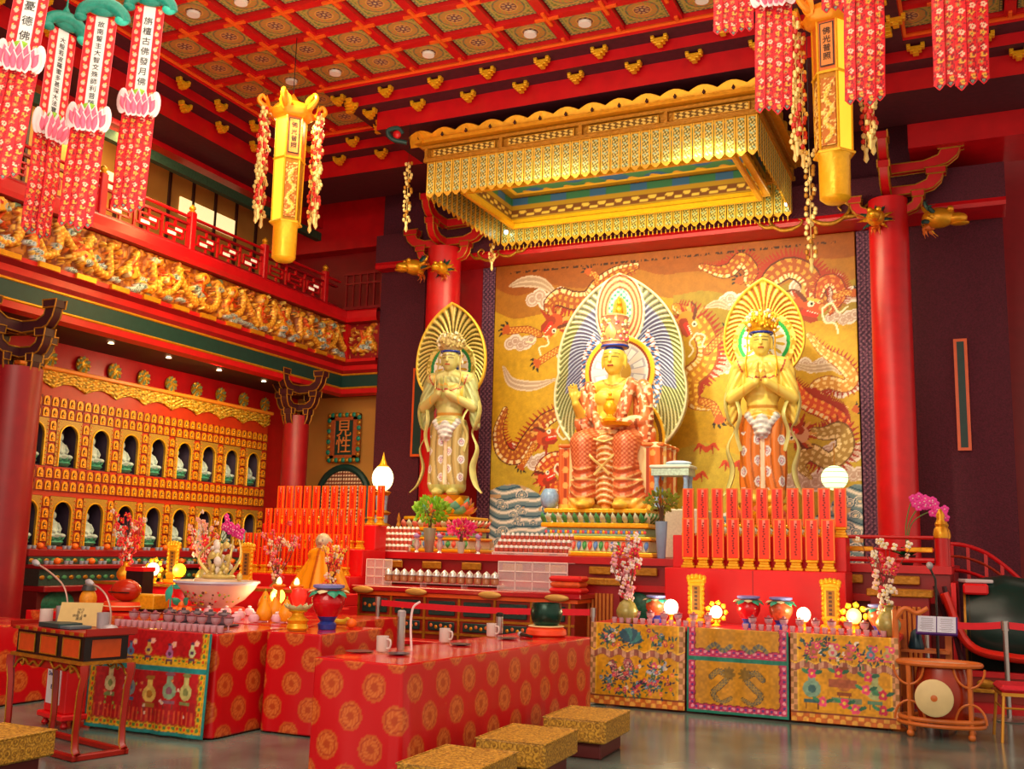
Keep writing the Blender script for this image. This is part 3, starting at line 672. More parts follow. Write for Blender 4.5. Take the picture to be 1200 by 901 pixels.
fr_.box(-CX, CX, -CY+.03, -CY+.05, .6, .8).box(-CX, CX, CY-.05, CY-.03, .6, .8).box(-CX+.02, -CX+.04, -CY, CY, .6, .8).box(CX-.04, CX-.02, -CY, CY, .6, .8)
fr_.build('frame', GOLDD, cn)
for i in range(4):
    pn = Cv(1.05, .12, .0085, '6a4c10'); pn.put(np.sin(pn.x*70)+np.cos(pn.y*130+pn.x*40) > .2, 'e8c860'); pn.put((pn.x < .02) | (pn.x > 1.03) | (pn.y < .015) | (pn.y > .105), 'c89020')
    pn.build('frieze_panel', lambda x, y, h, i=i: (-CX+.1+1.25*i+x, -CY-.012-h, .64+y), CANM, cn, .01)
cr = MB(); n = 14
poly = [(-CX-.28, 0)]
for i in range(n*6+1):
    x = -CX-.28+(2*CX+.56)*i/(n*6); poly.append((x, .17+.07*abs(math.sin(PI*i/6))))
poly.append((CX+.28, 0)); poly = poly[::-1]
T = TZ(0, -CY-.0, .84) @ RX(R(28)); cr.prism(poly, -.02, .02, 'xz', 0, T)
for i in range(n): cr.lathe([(.001, -.03), (.025, 0), (.012, .03), (.001, .05)], 8, 1, TZ(-CX-.1+(2*CX+.2)*i/(n-1), -CY-.10, .94))
ps = [(-CY-.2, 0)]+[(-CY-.2+(2*CY+.4)*i/48, .17+.07*abs(math.sin(PI*i/6))) for i in range(49)]+[(CY+.2, 0)]
for sg in (-1, 1): cr.prism(ps[::-1], -.02, .02, 'yz', 0, TZ(sg*CX, 0, .84) @ RY(R(28*sg)))
cr.bc(0, 0, .86, 2*CX+.3, 2*CY+.3, .05)
cr.build('crown_cornice', [GOLD, DK], cn)
cc = Cv(2*CX-.1, 2*CY-.1, .02, '3a7a58'); cc.put(np.sin(cc.x*9)+np.cos(cc.y*9+cc.x*3) > .4, '2c60a0'); cc.put(np.sin(cc.x*17+cc.y*5)+np.cos(cc.y*14) > .9, 'd8a030'); cc.put(np.minimum(np.minimum(cc.x, cc.W-cc.x), np.minimum(cc.y, cc.H-cc.y)) < .45, 'a87c18'); cc.put(np.abs(np.minimum(np.minimum(cc.x, cc.W-cc.x), np.minimum(cc.y, cc.H-cc.y))-.45) < .04, 'f0c030')
cc.build('painted_ceiling', lambda x, y, h: (x-CX+.05, CY-.05-y, .74-h), cmat('painted_panel', .5), cn, .03)
rm = MB()
for (w_, z, t_) in ((.33, .30, .10), (.42, .20, .07)):
    a, b = CX-w_, CY-w_
    rm.bc(0, -b, z, 2*a+t_, t_, .09, 0, None, .012).bc(0, b, z, 2*a+t_, t_, .09, 0, None, .012).bc(-a, 0, z, t_, 2*b, .09, 0, None, .012).bc(a, 0, z, t_, 2*b, .09, 0, None, .012)
rm.build('inner_rim', GOLDB, cn)
for (L_, pl2) in ((2*CX-.7, lambda x, y, h: (x-CX+.35, CY-.36-h, .28+y)), (2*CY-.7, lambda x, y, h: (-CX+.36+h, x-CY+.35, .28+y)), (2*CY-.7, lambda x, y, h: (CX-.36-h, x-CY+.35, .28+y))):
    ib = Cv(L_, .44, .02, 'a8801c'); ib.put((ib.y > .08) & (ib.y < .24), '6c3c14'); ib.put((ib.y > .10) & (ib.y < .22) & (np.sin(ib.x*22)*np.sin(ib.y*60) > .1), 'd8b048'); ib.put(ib.y > .30, '2c6c50'); ib.put((ib.y > .31) & (np.sin(ib.x*9) > .3), '2c5c90')
    ib.build('painted_inner_band', pl2, cmat('painted_panel', .5), cn, .02)
MB().cyl(-2, -1, .85, 1.75, .02).cyl(2, -1, .85, 1.75, .02).cyl(-2, 1, .85, 1.75, .02).cyl(2, 1, .85, 1.75, .02).build('hanging_rods', STEEL, cn)
# cloud-shaped corner finial of the canopy
MB().tube(bez([(-CX-.25, -CY-.2, .85), (-CX-.45, -CY-.3, .9), (-CX-.5, -CY-.35, 1.02), (-CX-.36, -CY-.3, 1.06), (-CX-.3, -CY-.25, .98)], 24), .035, 8, 0).ell((-CX-.38, -CY-.28, .97), (.07, .05, .07), 1).build('corner_cloud', [GREEN, RED], cn)
for k, (px, py, s_) in enumerate(((593, 272, 'far left corner of the canopy'), (922, 239, 'far right corner of the canopy'))):
    t = thing('canopy_spotlight', 'tiny bright bluish lamp at the '+s_, 'spotlight', P(px, py, Y=15.7), 0, 'canopy corner lamps')
    MB().ell((0, 0, 0), .035).build('bulb', mat('blue_lens', 'b0d0ff', .4, emit=9), t); MB().cyl(0, .03, .02, .25, .012, 8).build('stem', GOLDD, t)
# ================================================================ bead garlands and gilded hexagonal lanterns
def garland_mb(L, seed=0, n=None, r=.05):
    rs = np.random.RandomState(seed); mb = MB(); mb.cyl(0, 0, -L, 0, .006, 5); n = n or int(L/.055)
    for i in range(n):
        z = -L*(i+.5)/n; a = i*2.4
        for q in range(2):
            rr = r*(.75+.5*rs.rand()); x = rr*math.cos(a+q*PI); y = rr*math.sin(a+q*PI); mb.ell((x*.7, y*.7, z), (.026, .026, .034), int(rs.rand() > .6), 6, 4)
    mb.lathe([(.004, -L-.16), (.03, -L-.12), (.018, -L-.05), (.03, -L), (.002, -L+.03)], 8, 0)
    return mb
PGOLD = mat('pale_gold_beads', 'f0d080', .35, .3, .3, 30)
g1 = garland_mb(1.45, 1).mesh('bead_garland', [PGOLD, mat('red_beads', 'c82818', .4)])
HEX = mat('lantern_panel_orange', 'd86c1c', .4, .1, .2, 14); LLIT = mat('lantern_glowing_edge', 'ffd040', .5, emit=.9, ecol='ffc030')
def hexring(r, z, ph=0): return [(r*math.cos(PI/3*i+ph), r*math.sin(PI/3*i+ph), z) for i in range(6)]
def make_lantern(label, loc, rz, lit, pla, view):
    t = thing('hexagonal_lantern', label, 'lantern', loc, rz, 'hanging gilded lanterns')
    def hexa(name, prof, mats, sel=None):
        mb = MB(); vs = []; fs = []; ms_ = []
        for r, z in prof: vs += hexring(r, z)
        for j in range(len(prof)-1):
            for i in range(6): fs.append((j*6+i, j*6+(i+1) % 6, (j+1)*6+(i+1) % 6, (j+1)*6+i)); ms_.append(sel(i) if sel else 0)
        fs.append((5, 4, 3, 2, 1, 0)); fs.append(tuple((len(prof)-1)*6+i for i in range(6))); ms_ += [0, 0]
        mb.add(vs, fs, 0, None, False); mb.m = ms_; return mb.build(name, mats, t)
    hexa('upper_body', [(.20, 1.42), (.205, 2.02)], [HEX, LLIT, GOLD], lambda i: 1 if i in (lit, lit-3) else 0)
    hexa('lower_body', [(.19, .52), (.205, 1.40)], [GOLDD, LLIT, GOLD], lambda i: 1 if i in (lit, lit-3) else 0)
    ed = MB()
    for i in range(6):
        a = hexring(.207, 2.02)[i]; b = hexring(.193, .52)[i]; ed.tube([a, b], .014, 6)
    for z in (1.41, 2.02, .52): ed.tube(hexring(.215, z), .016, 6, 0, None, True)
    ed.build('gilt_edges', GOLDB, t)
    MB().lathe([(.001, 0), (.11, .0), (.155, .04), (.16, .48), (.19, .52)], 24, 0, None, None, None, 1, 1, .03, 24).build('fluted_tail', GOLDB, t)
    cr = MB().lathe([(.22, 2.0), (.27, 2.04), (.30, 2.1), (.22, 2.2), (.10, 2.26), (.03, 2.36), (.001, 2.4)], 24, 0, None, None, None, 1, 1, .05, 6)
    for i in range(6):
        a = PI/3*i; d = Vector((math.cos(a), math.sin(a), 0))
        q = bez([d*.2+Vector((0, 0, 2.1)), d*.36+Vector((0, 0, 2.12)), d*.46+Vector((0, 0, 2.2)), d*.42+Vector((0, 0, 2.28)), d*.36+Vector((0, 0, 2.22))], 16)
        cr.tube(q, [.045*(1-.5*j/(len(q)-1)) for j in range(len(q))], 8); cr.petal(d*.3+Vector((0, 0, 2.05)), d*.36+Vector((0, 0, 2.3)), .09, .04, 0, None, d)
    cr.build('crown', mat('lit_orange_gold', 'ff9a18', .35, .2, .2, 10), t)
    for da in (68, 92, 125, 180, -125, -92, -68):
        a = view+R(da)-rz; obj('bead_garland', g1, t, (.40*math.cos(a), .40*math.sin(a), 2.1), (0, 0, da)); 
    MB().cyl(0, 0, 2.38, HC-loc[2], .006, 6).build('cord', BLACK, t)
    for i in (pla,):
        a = -PI/2 if i == 4 else -PI/6
        M_ = RZ(a+PI/2) @ TZ(0, -.178, 1.72)
        MB().bc(0, -.004, 0, .15, .006, .5, 1).bc(0, -.006, 0, .125, .006, .475, 0).build('name_panel', [mat('amber_panel', 'd88838', .5), BLACK], t).matrix_local = M_
        tx = letters('佛光普照', .088, INK, t, None, None, 'inscription', .002, True, 1.1); tx.matrix_local = M_ @ TZ(0, -.012, 0) @ RX(PI/2)
    for i in range(6):
        rl_ = Cv(.16, .76, .012, 'b86c1c'); rs = np.random.RandomState(i)
        rl_.stroke(bez([(.05, .05), (.12, .15), (.04, .27), (.12, .4), (.05, .52), (.1, .66)], 40), .028, dragon_cols('f0b838', '8a4810', 'ffe080', 120), .015)
        rl_.put(vnoise(rl_.x*60, rl_.y*60, i) > .7, 'f8d878', .008)
        if i in (4, 5, 3) and i != lit:
            o = rl_.build('dragon_relief', lambda x, y, h: (x-.08, -.178-h, y+.58), FR, t, .006); o.rotation_euler = (0, 0, (i-4)*PI/3)
    return t
make_lantern('gilded hexagonal lantern hanging on the left before the gallery', P(332, 306, Y=11.0), R(-10), 4, 5, R(-52))
make_lantern('gilded hexagonal lantern hanging at upper right between red streamers', P(979, 237, Y=11.0), R(-8), 5, 4, R(-84))
for k, (px, py, Y_, L_) in enumerate(((479, 190, 13.0, .95), (948, 175, 11.6, 1.3), (577, 285, 16.0, .35))):
    t = thing('bead_tassel', ['long string of pale gold beads hanging at the canopy left corner', 'long string of gold beads hanging right of the canopy by the lantern', 'short bead string hanging below the far left canopy corner'][k], 'tassel', P(px, py, Y=Y_), 0, 'bead strings')
    MB().cyl(0, 0, 0, (8.04 if k < 2 else 6.9)-P(px, py, Y=Y_).z, .004, 5).build('cord', BLACK, t)
    garland_mb(L_, k+3, r=.07).build('beads', [PGOLD, GOLDD], t)
# ================================================================ hanging banners
TEAL = mat('teal_silk', '0c8a78', .4, 0, .4, 30); PINK = mat('pink_petal', 'f06a8c', .5, 0, .3, 20); PALE = mat('white_braid', 'f0e0e4', .6); LEAFG = mat('yellow_green_beads', '8ac828', .5, 0, .4, 40)
def streamer_cv(seed):
    c_ = Cv(.105, 1.25, .0075, 'e01020'); c_.put(np.abs(c_.x-.0525) > .048, 'b00818'); rs = np.random.RandomState(seed)
    for k in range(18):
        y = .085+k*.065; x = .0525+.014*math.sin(k*2+seed); kind = k % 3
        for q in range(5): a = q*1.257; c_.disc(x+.018*math.cos(a), y+.018*math.sin(a), .011, ('e8a840', 'f0c8a8', 'd86a34')[kind])
        c_.disc(x, y, .009, ('7a8a40', 'd84848', '90a860')[kind])
    c_.put(vnoise(c_.x*70+seed, c_.y*60, seed) > .68, '980c20'); c_.disc(.0525, .035, .024, '4a0c18'); c_.disc(.0525, .035, .014, '8aa090'); c_.disc(.0525, .035, .007, '103028')
    return c_
BANM = cmat('embroidered_ribbon', .6)
s_proto = streamer_cv(1).build('streamer', lambda x, y, h: (x-.0525, .012*np.sin(y*7)-h, np.where(y < .06, .06-(.06-y)*np.maximum(.15, 1-np.abs(x/.0525-1)**1.3), y)), BANM, None, .004)
side_cv = Cv(.10, 1.3, .0085, 'e81020')
for k in range(12): side_cv.disc(.05+.008*math.sin(k*3), .06+k*.107, .022, 'f8b8a0', None, .032); side_cv.disc(.05+.01*math.cos(k*2), .06+k*.107+.03, .012, 'f8c050'); side_cv.disc(.05, .09+k*.107, .008, 'd83028')
side_cv.put(np.abs(side_cv.x-.05) > .046, 'ff6a70')
sd_proto = side_cv.build('side_ribbon', lambda x, y, h: (x-.05, -h, y), BANM, None, .004)
lot = MB(); lb = MB()
for k in range(7):
    a = (k-3)*.36; d = Vector((math.sin(a), -.25*math.cos(a), 0)); b0 = Vector((d.x*.14, d.y*.1-.02, -.10)); tt = Vector((d.x*.21, d.y*.2-.03, .03+.03*math.cos(a*2)))
    lot.petal(b0, tt, .05, .035, 1, None, (math.sin(a)*.4, -1, 0)); lot.petal(b0*1.0+Vector((0, -.02, .015)), tt*.96+Vector((0, -.03, -.02)), .033, .035, 0, None, (math.sin(a)*.4, -1, 0))
for k in range(4):
    a = (k-1.5)*.5; lot.petal(Vector((.1*math.sin(a), -.07, -.13)), Vector((.16*math.sin(a), -.11, -.01)), .045, .04, 1, None, (0, -1, 0)); lot.petal(Vector((.1*math.sin(a), -.09, -.12)), Vector((.16*math.sin(a), -.13, -.025)), .03, .035, 0, None, (0, -1, 0))
lot.ell((0, -.03, .03), (.085, .05, .035), 2)
for q in range(2): lot.ell(((-1)**q*.17, 0, -.02), (.06, .03, .09), 1)
lotus_me = lot.mesh('lotus', [PINK, PALE, LEAFG])
cap = MB()
cap.tube(bez([(-.24, -.03, -.10), (-.2, -.04, .03), (-.06, -.05, .1), (.1, -.05, .1), (.22, -.04, .02), (.25, -.03, -.06)], 24), [.05+.03*math.sin(PI*i/25) for i in range(26)][:25], 10)
cap.ell((0, -.02, .07), (.18, .07, .09)).lathe([(.08, .1), (.05, .2), (.012, .28), (.008, .4)], 12).ell((-.22, -.05, -.08), (.07, .05, .05)).ell((.22, -.05, -.05), (.08, .05, .06), 1)
cap_me = cap.mesh('leaf_canopy', [TEAL, mat('turquoise_silk', '2cc0a8', .35, 0, .3, 20)])
WSTRIP = mat('white_silk', 'e4ecec', .5, 0, .05)
def banner(label, loc, text, tsize, rz=0, tilt=0, body=1.3, ns=4, group='hanging embroidered banners', scale=1., gap=1.1, cap_=True):
    """hangs from loc (top of the text strip)"""
    t = thing('hanging_banner', label, 'banner', loc, rz, group); t.rotation_euler = (0, tilt, rz); t.scale = (scale,)*3
    if text:
        MB().bc(0, 0, -body/2, .13, .006, body, 0).build('text_strip', WSTRIP, t)
        letters(text, tsize, INK, t, (0, -.006, -body/2), (PI/2, 0, 0), 'writing', .001, True, gap)
    else: MB().bc(0, 0, -body/2, .13, .006, body, 0).build('text_strip', WSTRIP, t)
    for sg in (-1, 1):
        o = sd_proto.copy(); COL.objects.link(o); o.parent = t; o.location = (sg*.115, .0, -body); o.scale = (1, 1, body/1.3)
    if cap_: obj('leaf_canopy', cap_me, t, (0, 0, .02))
    obj('lotus', lotus_me, t, (0, -.02, -body-.03)).scale = (1.05, 1, 1.75)
    for i in range(ns):
        o = s_proto.copy(); COL.objects.link(o); o.parent = t; o.location = ((i-(ns-1)/2)*.088, .015*(i % 2), -body-1.35+.03*math.sin(i*2.3)); o.rotation_euler = (0, 0, .12*(i-1.5))
    top = HC-Vector(loc).z
    if top > .3: MB().cyl(0, 0, .35, top/scale, .005, 5).build('cord', BLACK, t)
    return t
def at_dist(px, py, D):
    p = P(px, py, Y=10.); h = math.hypot(p.x, p.y); return P(px, py, Y=10.*D/h)
yaw = lambda px: math.atan2(-(P(px, 300, Y=10).x), 10)
banner('banner with turquoise leaf cap, rightmost of the left four', at_dist(176, 8, 11.2), '旃檀古佛發月佛', .10, yaw(175)*.8, R(1.5), 1.13, gap=1.25, scale=.93)
banner('banner with dark and bright teal cap, third of the left four', at_dist(120, 20, 11.0), '故南誓主大智文殊師利菩薩', .075, yaw(120)*.8, R(2.0), 1.15, gap=1.15, scale=.92)
banner('narrow turned banner with dark green pointed cap, second of the left four', at_dist(75, 36, 12.2), '大般若波羅蜜多甚深大法寶', .07, yaw(75)*.8+.75, R(2.), 1.10, gap=1.1, scale=1.0)
banner('banner cut by the top edge, leftmost of the left four', at_dist(48, -60, 10.2), '南無無憂德佛', .11, yaw(40)*.8, R(4.), 1.15, gap=1.5, scale=.92)
for k, (px, py, D, s_) in enumerate(((862, 40, 10.6, 'farthest red streamer banner left of the right lantern, only its tips show'), (912, 132, 9.6, 'red streamer banner hanging before the canopy, left of the right lantern'), (1020, 122, 9.2, 'red streamer banner just right of the right lantern'),
                             (988, 14, 9.8, 'short tips of a red streamer banner above the right lantern'), (1134, 103, 8.8, 'dark edged red streamer banner at the top right corner'))):
    b0 = at_dist(px, py, D); sc = .95; bd = min(1.3, (8.45-b0.z)/sc-1.38); L = (bd+1.36)*sc
    banner(s_, (b0.x, b0.y, b0.z+L), None, .1, yaw(px)*.8, R(1), bd, 4 if k in (1, 2, 3) else 5, 'red streamer banners at upper right', sc, cap_=(b0.z+L < 8.1))
bpy.data.objects.remove(s_proto); bpy.data.objects.remove(sd_proto)
PLZ = 1.54
# ================================================================ figures: one continuous carved surface each
def figure(name, prims, voxel, paint, parent, mtl, loc=None, disp=None, smooth=2):
    mb = MB()
    for p in prims:
        if p[0] == 'e':
            _, c_, r_, rot, tg = p; M_ = TZ(*c_) @ (Matrix.Rotation(rot[1], 4, rot[0]) if rot else Matrix.Identity(4)); mb.ell((0, 0, 0), r_, 0, 20, 14, M_)
        else:
            _, a, b, r0, r1, tg = p; a, b = Vector(a), Vector(b); d = b-a; n = 5
            ax = d.normalized(); pts = [a-ax*r0*.95, a-ax*r0*.7, a-ax*r0*.35, a, b, b+ax*r1*.35, b+ax*r1*.7, b+ax*r1*.95]
            rr = [r0*.3, r0*.72, r0*.94, r0, r1, r1*.94, r1*.72, r1*.3]; mb.tube(pts, rr, 12)
    me = mb.mesh(name, [mtl]); o = obj(name, me)
    md = o.modifiers.new('r', 'REMESH'); md.mode = 'VOXEL'; md.voxel_size = voxel
    m2 = o.modifiers.new('s', 'SMOOTH'); m2.iterations = smooth; m2.factor = .5
    dg = bpy.context.evaluated_depsgraph_get(); res = bpy.data.meshes.new_from_object(o.evaluated_get(dg)); bpy.data.objects.remove(o)
    nv = len(res.vertices); v = np.empty(nv*3); res.vertices.foreach_get('co', v); v = v.reshape(-1, 3)
    nm = np.empty(nv*3, dtype=np.float32); res.vertices.foreach_get('normal', nm); nm = nm.reshape(-1, 3)
    best = np.full(nv, 9.); tg = np.zeros(nv, int)
    for p in prims:
        if p[0] == 'e':
            _, c_, r_, rot, t_ = p; q = v-np.array(c_)
            if rot: q = q @ np.array(Matrix.Rotation(rot[1], 3, rot[0]))
            d = (np.linalg.norm(q/np.array(r_), axis=1)-1)*min(r_)
        else:
            _, a, b, r0, r1, t_ = p; a = np.array(a, float); b = np.array(b, float); e = b-a; L2 = e@e+1e-9
            t = np.clip(((v-a)@e)/L2, 0, 1); d = np.linalg.norm(v-a-t[:, None]*e, axis=1)-(r0+(r1-r0)*t)
        k = d < best-1e-4; best[k] = d[k]; tg[k] = t_
    col, dis = paint(v, nm, tg)
    if dis is not None: v = v+nm*dis[:, None]; res.vertices.foreach_set('co', v.ravel())
    at = res.color_attributes.new('Col', 'FLOAT_COLOR', 'POINT'); c4 = np.ones((nv, 4)); c4[:, :3] = np.clip(col, 0, 1); at.data.foreach_set('color', c4.ravel().astype(np.float32))
    res.materials.clear(); res.materials.append(mtl); res.polygons.foreach_set('use_smooth', [True]*len(res.polygons)); res.update()
    return obj(name, res, parent, loc)
def head_prims(c_, s_, T_=1):
    """c_: centre of the skull, s_: head height"""
    x, y, z = c_
    return [('e', (x, y, z+.08*s_), (.36*s_, .42*s_, .44*s_), None, T_), ('e', (x, y-.06*s_, z-.14*s_), (.31*s_, .34*s_, .36*s_), None, T_), ('e', (x, y-.2*s_, z-.36*s_), (.15*s_, .14*s_, .12*s_), None, T_),
            ('c', (x, y-.40*s_, z+.08*s_), (x, y-.46*s_, z-.10*s_), .035*s_, .062*s_, T_), ('e', (x, y-.38*s_, z-.235*s_), (.10*s_, .05*s_, .032*s_), None, T_),
            ('e', (x-.38*s_, y+.02*s_, z-.06*s_), (.045*s_, .10*s_, .24*s_), None, T_), ('e', (x+.38*s_, y+.02*s_, z-.06*s_), (.045*s_, .10*s_, .24*s_), None, T_),
            ('c', (x, y+.03*s_, z-.3*s_), (x, y+.04*s_, z-.72*s_), .19*s_, .23*s_, T_)]
def head_paint(v, col, dis, c_, s_, hair='1c3c9c', tg=None, skin=None):
    q = (v-np.array(c_))/s_; fr = q[:, 1] < -.05; near = (np.abs(q[:, 0]) < .48) & (q[:, 2] > -.62) & (q[:, 2] < .62)
    hr = near & ((q[:, 2] > .27-.10*(q[:, 1] > 0)-.0*q[:, 0]) | ((q[:, 1] > .12) & (q[:, 2] > -.25)))
    col[hr & (q[:, 2] > -.3)] = lin(hair)
    for sg in (-1, 1):
        ex = q[:, 0]-sg*.145; ez = q[:, 2]-.035
        lid = near & fr & (np.abs(ex) < .105) & (np.abs(ez+.9*ex**2-.0) < .016); soc = near & fr & (ex**2/.012+(ez-.01)**2/.002 < 1)
        dis[soc] -= .02*s_*(1-(ex**2/.012+(ez-.01)**2/.002))[soc]
        col[lid] = lin('3c2018'); col[near & fr & (np.abs(ex) < .07) & (ez < .006) & (ez > -.03) & ~lid] *= .8
        br = near & fr & (np.abs(ex) < .14) & (np.abs(ez-.115+1.6*ex**2) < .014); col[br] = lin('5c4420')
    m_ = near & fr & (np.abs(q[:, 0]) < .10) & (np.abs(q[:, 2]+.235) < .03); col[m_] = lin('b83c28'); col[m_ & (np.abs(q[:, 2]+.235-.2*q[:, 0]**2) < .007)] = lin('5c1810')
    col[near & fr & (np.hypot(q[:, 0], q[:, 2]-.19) < .028)] = lin('f8f0e0')
def hand_prims(wr, dr, sp, L, T_, curl=0., up=None):
    """wr wrist, dr pointing direction, sp direction across the palm towards the thumb"""
    wr, dr, sp = Vector(wr), Vector(dr).normalized(), Vector(sp).normalized(); nrm = dr.cross(sp); out = []
    pc = wr+dr*L*.26
    out.append(('c', tuple(wr-dr*L*.05), tuple(wr+dr*L*.35+sp*L*.08), L*.12, L*.13, T_)); out.append(('c', tuple(wr), tuple(wr+dr*L*.36-sp*L*.1), L*.11, L*.11, T_))
    for k, (of, ln) in enumerate(((.18, .46), (.065, .52), (-.055, .48), (-.17, .38))):
        a = wr+dr*L*.42+sp*L*of; b = a+(dr*math.cos(curl)+nrm*math.sin(curl))*L*ln*.5+sp*of*L*.1; c_ = b+(dr*math.cos(curl*2.2)+nrm*math.sin(curl*2.2))*L*ln*.45
        out.append(('c', tuple(a), tuple(b), L*.058, L*.05, T_)); out.append(('c', tuple(b), tuple(c_), L*.05, L*.038, T_))
    a = wr+dr*L*.14+sp*L*.14; b = a+(sp*.75+dr*.7).normalized()*L*.22; out.append(('c', tuple(a), tuple(b), L*.075, L*.06, T_)); out.append(('c', tuple(b), tuple(b+(dr*.9+sp*.2).normalized()*L*.18), L*.06, L*.045, T_))
    return out
STAT = cmat('painted_gilt_statue', .38, .12)
# ---------------------------------------------------------------- flame-shaped halos
def halo(name, W_, H_, paint, mtl, parent, loc, tip=.55, step=.012, belly=.0, thick=.05, dish=.06):
    """pointed leaf outline, origin at the centre of the round part, W_ half-width, H_ height of the tip above the centre"""
    nth = int(2*PI*max(W_, 1)/step); c_ = Cv(2*PI, 1, 1, '000000'); c_.nx = nth+1; c_.ny = int(W_/step)+2
    c_.x, c_.y = np.meshgrid(np.linspace(0, 2*PI, c_.nx), np.linspace(.01, 1, c_.ny)); c_.c = np.zeros((c_.ny, c_.nx, 3)); c_.h = np.zeros((c_.ny, c_.nx))
    th = c_.x; ph = np.minimum(th, 2*PI-th)          # angle from the tip, which is at theta 0 (up)
    rho = W_*(1+belly*np.cos(ph)*0); k = ph/ (PI*tip)
    ex = np.where(ph < PI*tip, (H_-W_)*np.maximum(0, 1-k)**2.1, 0)
    rho = rho+ex
    if belly: rho = rho*(1+belly*np.maximum(0, -np.cos(ph)))
    X = np.sin(th)*rho*c_.y; Z = np.cos(th)*rho*c_.y
    paint(c_, X, Z, ph, c_.y, rho)
    pl = lambda x, y, h: (X.ravel() if len(x) == X.size and True else X.ravel(), -h, Z.ravel())
    return c_.build(name, lambda x, y, h: (X.ravel(), -h-(dish*(y**2)), Z.ravel()), mtl, parent, thick, 1.), c_
def sunray(gr, ring_green, base, hi, dk):
    def f(c_, X, Z, ph, r, rho):
        c_.c[:] = lin(base); s_ = ph*27+(1-r)*30*np.minimum(1, ph*1.2+.1); w_ = np.sin(s_*1.7)
        c_.put(w_ > .25, hi); c_.put(w_ < -.55, dk); c_.h += .011*w_
        c_.put(r > .955, 'e8c040', .035); d = np.hypot(X, Z+.02)
        c_.put(d < gr*1.32, base); c_.put((d < gr*1.32) & (vnoise(X*30+99, Z*30+99, 3) > .5), hi)
        c_.put(d < gr*1.12, 'c8a848'); c_.put(d < gr*1.08, ring_green, .03); c_.h[d < gr*1.32] = .03
        a = np.arctan2(X, Z); c_.put(d < gr*.92, 'e8e8e4'); c_.put((d < gr*.88) & (d > gr*.45) & (np.cos(a*14) > .35) & (d < gr*(.7+.18*np.cos(a*14))), 'c8a838'); c_.put(d < gr*.42, 'a8b0b8'); c_.put((d < gr*.4) & (np.cos(a*10) > 0), '3c5c9c')
    return f
